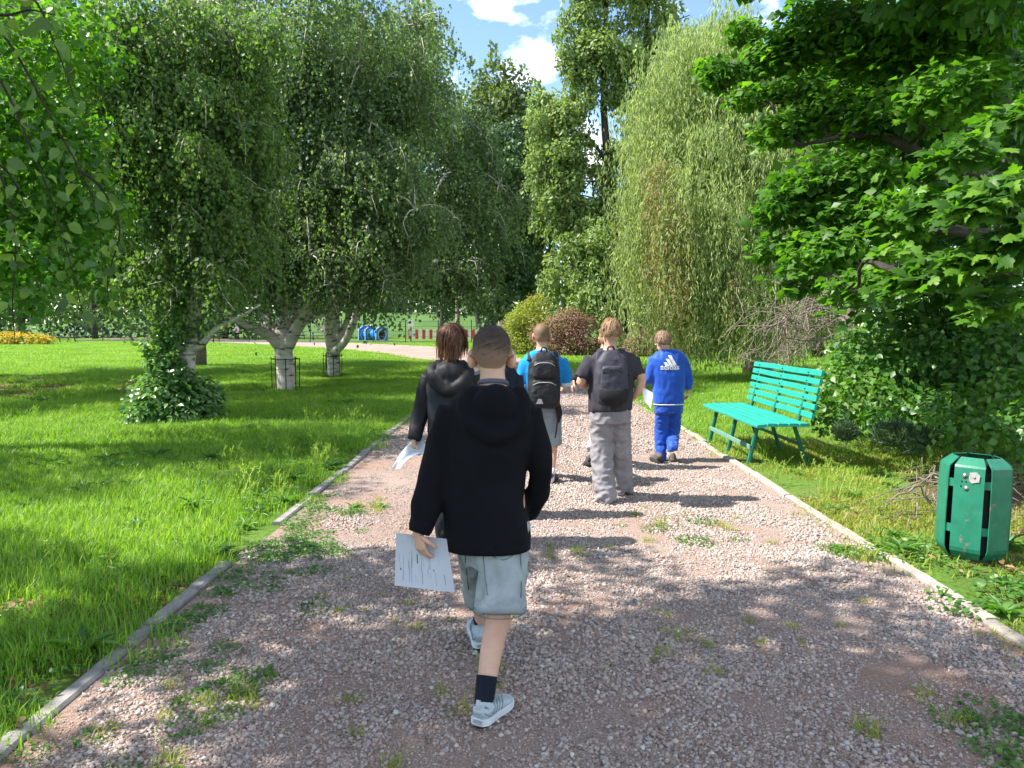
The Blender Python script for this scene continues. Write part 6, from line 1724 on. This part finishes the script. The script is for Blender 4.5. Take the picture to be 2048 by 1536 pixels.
ln_ = [(.30, .30, .62, .003), (.15, .42, .88, .0025), (.25, .5, .9, .0025), (.29, .45, .9, .0025), (.47, .32, .92, .003), (.40, .36, .54, .010), (.62, .34, .62, .003), (.70, .66, .92, .002), (.86, .7, .88, .0035), (.10, .66, .70, .012), (.68, .62, .65, .010)]
for _ in range(26):
    s0 = rg.uniform(.06, .92); t0 = rg.uniform(.3, .75); ln_.append((s0, t0, t0 + rg.uniform(.06, .2), .0012))
sheet('printed sheet hanging from the left hand of the boy in the black hoodie', (at(792, 1065, 2.98), at(893, 1078, 2.995), at(910, 1185, 2.93), at(789, 1171, 2.92)), lambda s, t: .012 * math.sin(s * 4.2 + t * 2) + .008 * (s - .4) * t, ln_)
sheet('curved blank white sheet in the hand of the boy with brown hair', (at(846, 866, 5.20), at(850, 905, 5.03), at(800, 937, 4.98), at(783, 938, 5.12)), lambda s, t: -.03 * math.sin(pi * t))
sheet('white sheet held low beside the blue tracksuit', (at(1284, 775, 8.42), at(1307, 786, 8.36), at(1301, 817, 8.34), at(1288, 803, 8.42)), lambda s, t: .02 * math.sin(pi * s))
# ================================================================== OBJECTS
# ---- green slatted bench
M_teal = surf('teal_paint', (.014, .30, .235), (.02, .235, .185), 9, .5, .35, 80, spec=.4, dist=.003, lo=.42, hi=.72)
M_green = surf('green_paint', (.022, .17, .10), (.018, .13, .08), 18, .5, .2, 70, dist=.002)
root = empty('park_bench', (2.84, 8.95, 0), 'turquoise green slatted bench standing on the grass beside the right edging', 'bench', rz=R(1.0))
BL = 2.12
def slat(c, size, tilt, name):
    mb = MB(); n = 7
    V = []
    M = Matrix.Rotation(tilt, 3, 'Y')
    rg = np.random.default_rng(abs(int(c[2] * 1e4 + c[0] * 1e3)))
    w2, h2 = size[0] / 2, size[2] / 2; b = min(w2, h2) * .35
    prof = [(-w2 + b, -h2), (w2 - b, -h2), (w2, -h2 + b), (w2, h2 - b), (w2 - b, h2), (-w2 + b, h2), (-w2, h2 - b), (-w2, -h2 + b)]
    for j in range(n):
        y = (j / (n - 1) - .5) * size[1]; dz = .003 * math.sin(j * 1.7 + c[2] * 20)
        for a, e in prof:
            q = M @ Vector((a, 0, e)); V.append((c[0] + q[0] + dz * .6, c[1] + y, c[2] + q[2] + dz))
    F = [(j * 8 + k, j * 8 + (k + 1) % 8, (j + 1) * 8 + (k + 1) % 8, (j + 1) * 8 + k) for j in range(n - 1) for k in range(8)]
    F += [tuple(range(7, -1, -1)), tuple((n - 1) * 8 + k for k in range(8))]
    mb.add(V, [f[::-1] for f in F]); return mb.build(name, M_teal, root)
for k in range(5):
    x = -.275 + .112 * k
    slat((x, (random.random() - .5) * .02, .455 - (.012 if k == 0 else 0) + .0 * k), (.10, BL, .034), R(-6) if k == 0 else R(1), 'seat_slat')
for k in range(6):
    z = .548 + .0875 * k
    slat((.255 + .19 * (z - .5), (random.random() - .5) * .015, z), (.028, BL - .03, .064), R(10.8), 'back_slat')
def bar(pts, a, b, name, mat=M_green, rt=(1, 0, 0)):
    return MB().tube(pts, a, 8, b, rt, 1, 5, smooth=False).build(name, mat, root)
for y in (-.72, .03, .82):
    bar([(-.20, y, .435), (-.30, y, -.02)], .022, .022, 'front_leg')
    bar([(.18, y, .435), (.34, y, -.02)], .020, .022, 'rear_leg')
    bar([(.225, y, .42), (.372, y, 1.0)], .018, .020, 'back_post')
    bar([(-.28, y, .425), (.24, y, .425)], .012, .020, 'seat_bearer', rt=(0, 0, 1))
bar([(-.288, -.74, .175), (-.288, .84, .175)], .008, .028, 'front_rail', surf('faded_paint', (.14, .27, .21), (.09, .22, .16), 20, .6, .2))
bar([(.268, -.74, .20), (.268, .84, .20)], .008, .020, 'rear_rail')
mb = MB()
for k in range(6):
    z = .548 + .0875 * k
    for y in (-.72, .03, .82): mb.tube([(.238 + .19 * (z - .5), y, z), (.226 + .19 * (z - .5), y, z)], .007, 8)
o = mb.build('bolts', M_green, root); o['kind'] = 'stuff'

# ---- green litter bin of six bent panels
def paint_rust():
    m = surf('bin_paint', (.012, .165, .095), (.010, .125, .072), 10, .42, .12, 40, spec=.5, dist=.003)
    nt = m.node_tree; L = nt.links.new
    p = [n for n in nt.nodes if n.type == 'BSDF_PRINCIPLED'][0]
    src = p.inputs['Base Color'].links[0].from_socket
    n = noise_node(nt, 11, 6, .7); r = ramp(nt, [(.62, (0, 0, 0)), (.66, (1, 1, 1))]); L(n.outputs['Fac'], r.inputs['Fac'])
    mx = nt.nodes.new('ShaderNodeMix'); mx.data_type = 'RGBA'; L(r.outputs['Color'], mx.inputs['Factor']); L(src, mx.inputs['A']); mx.inputs['B'].default_value = (.19, .13, .10, 1)
    n2 = noise_node(nt, 2.2, 3, .5); r2 = ramp(nt, [(.42, (1, 1, 1)), (.72, (.72, 1.05, 1.1))]); L(n2.outputs['Fac'], r2.inputs['Fac'])
    m2 = nt.nodes.new('ShaderNodeMix'); m2.data_type = 'RGBA'; m2.blend_type = 'MULTIPLY'; m2.inputs['Factor'].default_value = 1
    L(mx.outputs['Result'], m2.inputs['A']); L(r2.outputs['Color'], m2.inputs['B']); L(m2.outputs['Result'], p.inputs['Base Color'])
    return m
M_bin = paint_rust()
M_black = surf('black_steel', (.012, .013, .013), None, 12, .6, .2)
root = empty('litter_bin', (2.965, 4.88, -.012), 'green six sided metal litter bin with a grey plate, right of the path', 'litter bin', rz=0)
root.rotation_euler = (R(-1.0), R(1.8), 0); root.scale = (.86, .86, 1.0)
prof = [(.180, .030), (.214, .075), (.222, .10), (.225, .32), (.221, .56), (.217, .608), (.208, .622), (.150, .668)]
hw = .098
for k in range(6):
    ang = -pi / 2 - R(41) + k * pi / 3
    nx_, ny_ = math.cos(ang), math.sin(ang); tx, ty = -ny_, nx_
    V = []
    for (r, z) in prof:
        ww = hw * min(1, r / .2 * (.98 if z > .5 else 1))
        for j in range(5):
            s = j / 4 * 2 - 1
            rr = r - .0035 * s * s
            V.append((nx_ * rr + tx * ww * s, ny_ * rr + ty * ww * s, z))
    n0 = len(V); V += [(x - nx_ * .006, y - ny_ * .006, z - .002) for x, y, z in V]
    F = []
    m_ = len(prof)
    for i in range(m_ - 1):
        for j in range(4):
            a = i * 5 + j; F.append((a, a + 1, a + 6, a + 5)); F.append((n0 + a, n0 + a + 5, n0 + a + 6, n0 + a + 1))
        for a, f in ((i * 5, 1), (i * 5 + 4, 0)):
            q = (a, a + 5, n0 + a + 5, n0 + a); F.append(q if f else q[::-1])
    for j in range(4):
        F.append((j, n0 + j, n0 + j + 1, j + 1)); a = (m_ - 1) * 5 + j; F.append((a, a + 1, n0 + a + 1, n0 + a))
    pn = MB().add(V, F).build('panel', M_bin, root)
    # bridges across the gaps
    a2 = ang + pi / 6
    for z, h in ((.505, .05), (.215, .05)):
        M = Matrix.Rotation(a2, 4, 'Z')
        MB().box((math.cos(a2) * .222, math.sin(a2) * .222, z), (.010, .075, h), M).build('bridge', M_bin, root)
    if k == 0:
        def onp(s, z, off=.0): return np.array((nx_ * (np.interp(z, [q[1] for q in prof], [q[0] for q in prof]) + off) + tx * s, ny_ * (np.interp(z, [q[1] for q in prof], [q[0] for q in prof]) + off) + ty * s, z))
        nn = np.array((nx_, ny_, 0))
        M_steel = surf('galvanised', (.32, .33, .33), (.2, .21, .21), 30, .4, .1, metal=.7)
        for s, z in ((-.028, .556), (-.014, .478)):
            MB().tube([onp(s, z, -.002), onp(s, z, .003)], .017, 14).tube([onp(s, z, .003), onp(s, z, .009)], .009, 6).build('bolt', M_steel, pn)
        for s, z in ((-.018, .522), (-.046, .520), (-.05, .49)):
            MB().tube([onp(s, z, -.002), onp(s, z, .0015)], .006, 8).build('hole', M_black, pn)
        c0 = onp(.035, .553, .003); up = np.array((0, 0, 1.)); tt_ = np.array((tx, ty, 0))
        pts = [(-.032, .028), (.012, .034), (.034, .012), (.03, -.026), (-.016, -.038), (-.036, -.022)]
        V = [c0 + tt_ * a + up * b for a, b in pts] + [c0 + tt_ * a + up * b + nn * .003 for a, b in pts]
        MB().add(V, [tuple(range(5, -1, -1)), tuple(range(6, 12))] + [(j, (j + 1) % 6, 6 + (j + 1) % 6, 6 + j) for j in range(6)]).build('plate', surf('grey_plate', (.38, .36, .34), (.28, .26, .25), 40, .7, .2), pn)
        MB().tube([c0 + nn * .003, c0 + nn * .007], .007, 6).build('bolt', M_steel, pn)
MB().tube([(0, 0, .03), (0, 0, .06), (0, 0, .58), (0, 0, .635)], [.17, .195, .195, .13], 12, smooth=False).build('inner_drum', M_black, root)
MB().tube([(0, 0, -.05), (0, 0, .05)], .15, 12, smooth=False).build('pedestal', surf('bin_base', (.10, .09, .075), None, 10, .9, .5), root)

# ---- wire guards round two birch trunks
M_iron = surf('dark_iron', (.022, .024, .024), None, 10, .6, .1)
for c, r, h, lb in ((gd(572, 778), .30, .72, 'thin black wire guard round the thick middle birch'), (gd(666, 753), .25, .66, 'thin black wire guard round the far birch')):
    root = empty('tree_guard', c, lb, 'tree guard', 'wire guards round birch trunks')
    for k in range(8):
        a = k * pi / 4 + .3
        MB().tube([(r * math.cos(a), r * math.sin(a), -.05), (r * 1.05 * math.cos(a), r * 1.05 * math.sin(a), h * (1 + .04 * (k % 3)))], .011, 6).build('bar', M_iron, root)
    for z in ((h * .97,) if r > .27 else (h * .9,)):
        MB().tube([(r * 1.05 * math.cos(t), r * 1.05 * math.sin(t), z) for t in np.linspace(0, 2 * pi, 25)], .010, 6, cap=False).build('ring', M_iron, root)

# ---- the fenced dog ground far off
M_fence = surf('fence_green', (.03, .05, .045), None, 10, .6, 0)
M_conc = surf('pale_concrete', (.42, .42, .40), None, 5, .9, .1)
p0, p1 = at(150, 686, 66), at(1010, 686, 60); p0[2] = p1[2] = 0
root = empty('wire_fence', (0, 0, 0), 'thin dark wire fence with posts enclosing the far dog ground', 'fence')
npst = 15
P_ = [p0 + (p1 - p0) * k / (npst - 1) for k in range(npst)]
for q in P_: MB().box((q[0], q[1], .92), (.07, .07, 1.84)).build('post', M_fence, root)
for k in range(npst - 1):
    a, b2 = P_[k], P_[k + 1]
    mb = MB()
    for z in (.12, .5, .9, 1.3, 1.72): mb.tube([a + (0, -.04, z), b2 + (0, -.04, z)], .011, 4)
    for j in range(1, 16):
        q = a + (b2 - a) * j / 16; mb.tube([q + (0, -.04, .12), q + (0, -.04, 1.72)], .005, 3)
    mb.build('wire_panel', M_fence, root)
    M = Matrix.Rotation(math.atan2((b2 - a)[1], (b2 - a)[0]), 4, 'Z'); c = (a + b2) / 2
    MB().box((c[0], c[1], .06), (np.linalg.norm(b2 - a) - .08, .06, .18), M).build('base_slab', M_conc, root)
M_tun = surf('blue_plastic', (.012, .19, .55), (.01, .16, .48), 4, .3, .05)
M_tun2 = surf('pale_edge', (.45, .55, .65), None, 6, .5, 0)
M_tdark = surf('tube_inside', (.16, .18, .20), None, 6, .7, 0)
cR = at(764, 690, 67); cR[2] = 0
ax = np.array((-.80, .6, 0)); sx = np.array((.6, .8, 0))
root = empty('play_tunnel', (0, 0, 0), 'blue crawl tunnel with house shaped end boards behind the wire fence', 'tunnel')
for t in (0, 1.35, 2.2):
    mb = MB(); w2 = .70
    out2 = [(-w2, 0), (w2, 0), (w2, 1.02), (0, 1.42), (-w2, 1.02)]
    n = 20
    ring_ = [(.45 * math.cos(a), .55 + .45 * math.sin(a)) for a in np.linspace(0, 2 * pi, n, endpoint=False)]
    # board as a strip between its outline and the hole
    def outl(a):
        dx, dz = math.cos(a), math.sin(a); best = 9
        for i in range(5):
            (x0, z0), (x1, z1) = out2[i], out2[(i + 1) % 5]; z0 -= .55; z1 -= .55
            ex, ez = x1 - x0, z1 - z0; den = dx * ez - dz * ex
            if abs(den) < 1e-9: continue
            tt2 = (x0 * ez - z0 * ex) / den; u2 = (x0 * dz - z0 * dx) / den
            if tt2 > 0 and -1e-6 <= u2 <= 1 + 1e-6: best = min(best, tt2)
        return dx * best, .55 + dz * best
    angs = sorted(list(np.linspace(0, 2 * pi, n, endpoint=False)) + [math.atan2(z - .55, x) % (2 * pi) for x, z in out2])
    O = [outl(a) for a in angs]; I = [(.45 * math.cos(a), .55 + .45 * math.sin(a)) for a in angs]
    m_ = len(angs); V = []
    for off in (0, .09):
        for L_2 in (O, I): V += [cR + ax * (t + off) + sx * x + np.array((0, 0, z)) for x, z in L_2]
    F = []
    for j in range(m_):
        q = (j + 1) % m_
        F += [(j, q, m_ + q, m_ + j), (2 * m_ + j, 3 * m_ + j, 3 * m_ + q, 2 * m_ + q), (j, 2 * m_ + j, 2 * m_ + q, q), (m_ + j, m_ + q, 3 * m_ + q, 3 * m_ + j)]
    mb.add(V, F).build('end_board', M_tun, root)
    rim = [cR + ax * (t - .02) + sx * x + np.array((0, 0, z)) for x, z in O] ; rim.append(rim[0])
    MB().tube(rim, .045, 5, cap=False).build('rim', M_tun2, root)
    hr = [cR + ax * (t - .02) + sx * (.47 * math.cos(a)) + np.array((0, 0, .55 + .47 * math.sin(a))) for a in np.linspace(0, 2 * pi, 25)]
    MB().tube(hr, .05, 6, cap=False).build('hole_rim', M_tun2, root)
V, F = tube([cR + ax * .05 + (0, 0, .55), cR + ax * 2.25 + (0, 0, .55)], .46, 24, cap=False); MB().add(V, F, True).build('tube', M_tun, root)
V, F = tube([cR + ax * .0 + (0, 0, .55), cR + ax * 2.2 + (0, 0, .55)], .43, 24, cap=False); MB().add(V, F, True).build('lining', M_tdark, root)
MB().box(tuple(cR + ax * 1.1 + (0, 0, .03)), (2.4, .5, .06), Matrix.Rotation(math.atan2(ax[1], ax[0]), 4, 'Z')).build('runner', M_conc, root)
M_redp = surf('red_paint', (.50, .035, .03), (.42, .03, .03), 5, .6, 0); M_whp = surf('white_paint', (.70, .66, .60), None, 5, .6, 0)
pa, pb = at(816, 684, 69), at(1000, 684, 69); pa[2] = pb[2] = 0
root = empty('striped_barrier', (0, 0, 0), 'low barrier of red and white upright boards behind the wire fence', 'barrier')
nb = 26
for k in range(nb):
    q = pa + (pb - pa) * (k + .5) / nb
    MB().box((q[0], q[1], .58), ((pb - pa)[0] / nb * .78, .04, .86)).build('board', M_redp if k % 2 == 0 else M_whp, root)
for z in (.35, .8): MB().box(((pa[0] + pb[0]) / 2, pa[1] + .045, z), ((pb - pa)[0], .05, .08)).build('rail', M_whp, root)
def picnic(c, label, rz, grp):
    M_pt = M_ptab
    root = empty('picnic_table', c, label, 'picnic table', grp, rz)
    MB().box((0, 0, .74), (1.7, .75, .05)).build('table_top', M_pt, root)
    for s in (-1, 1):
        MB().box((0, .68 * s, .44), (1.7, .26, .05)).build('seat', M_pt, root)
        MB().tube([(s * .6, -.72, 0), (s * .6, -.25, .72)], .045, 6).build('leg', M_pt, root)
        MB().tube([(s * .6, .72, 0), (s * .6, .25, .72)], .045, 6).build('leg', M_pt, root)
        MB().box((s * .6, 0, .40), (.05, 1.5, .09)).build('cross_beam', M_pt, root)
M_ptab = surf('old_timber', (.10, .085, .07), (.16, .14, .12), 6, .85, .2)
q = at(640, 690, 70); q[2] = 0; picnic(q, 'dark picnic table inside the wire fence, left of the blue tunnel', R(12), 'picnic tables')
q = at(592, 690, 74); q[2] = 0; picnic(q, 'dark picnic table seen between the stems of the guarded birch', R(-10), 'picnic tables')
q = at(128, 690, 62); q[2] = 0; picnic(q, 'picnic table standing right of the yellow flower bed', R(5), 'picnic tables')
# flat roofed notice post and pale pole
q = at(822, 690, 63.5); q[2] = 0
root = empty('notice_post', q, 'slim post with a pale notice, between the tunnel and the striped barrier', 'notice')
MB().box((0, 0, .95), (.09, .09, 1.9)).build('post', M_fence, root); MB().box((0, -.06, 1.55), (.5, .03, .62)).build('notice_board', M_whp, root); MB().box((0, -.06, .75), (.3, .03, .4)).build('notice_board', M_conc, root)
q = gd(916, 716) * np.array((1.25, 1.25, 0))
# flower bed
M_flow = leaf_mat('yellow_flower', [(.42, .28, .02), (.55, .38, .03), (.62, .47, .06)], rough=.6, trans=.3, tint=(1, .95, .4), spec=.2, clump=.25, cscale=.7)
LF = [(*at(u, 688, 56 + dd), r, .55) for u, r, dd in [(-60, 1.1, 0), (-20, 1.2, 1), (15, 1.1, 0), (45, 1.0, .5), (72, .9, 0), (92, .6, .3), (-110, 1.2, 0), (30, 1, 2.5), (-10, 1, 3)]]
LF = [(x, y, .35, r, s) for x, y, z, r, s in LF]
root = empty('flower_bed', (0, 0, 0), 'bed of bright yellow flowers far off at the left edge', 'flower bed')
leaf_obj('foliage', [crown_round([(x, y, z - .2, r, s) for x, y, z, r, s in LF], 3000, .2, .1, .5)], ML_lind, root)
leaf_obj('flowers', [crown_round(LF, 5000, .17, .12, .9)], M_flow, root)
# a distant walker
root = empty('person', (0, 0, 0), 'small distant person in a white top and dark trousers beyond the lawn', 'person')
q = at(474, 680, 72); q[2] = 0
b = MB(); V, F = ell(q + (0, 0, 1.33), (.085, .1, .12), 12, 8); b.add(V, F, True)
b.tube([q + (0, 0, 1.25), q + (0, 0, 1.12), q + (0, 0, .7)], [.05, .12, .12], 12); b.tube([q + (-.14, 0, 1.12), q + (-.2, 0, .9), q + (-.18, -.05, .68)], .035, 8); b.tube([q + (.14, 0, 1.12), q + (.2, 0, .9), q + (.18, -.05, .68)], .035, 8)
b.tube([q + (-.07, 0, .7), q + (-.08, -.1, .38), q + (-.08, 0, .0)], [.07, .05, .04], 8); b.tube([q + (.07, 0, .7), q + (.08, .12, .38), q + (.08, .15, .0)], [.07, .05, .04], 8)
link('body', remesh(b, .03, 2), M_skin, root)
V, F = ell(q + (0, .015, 1.37), (.09, .105, .10), 12, 8); MB().add(V, F, True).build('hair', M_dtrs, root)
garment('shirt', M_trimw, root, [([q + (0, 0, 1.2), q + (0, 0, 1.05), q + (0, 0, .68)], [.13, .15, .15]), ([q + (-.14, 0, 1.13), q + (-.21, 0, .9)], [.06, .055]), ([q + (.14, 0, 1.13), q + (.21, 0, .9)], [.06, .055])], (), .03, 2, 0)
MB().box(tuple(q + (0, -.155, .95)), (.16, .02, .3)).build('red_bag', M_redp, root)
garment('trousers', M_dtrs, root, [([q + (-.07, 0, .72), q + (-.08, -.1, .38), q + (-.08, 0, .06)], [.09, .07, .06]), ([q + (.07, 0, .72), q + (.08, .12, .38), q + (.08, .15, .06)], [.09, .07, .06])], (), .03, 2, 0)
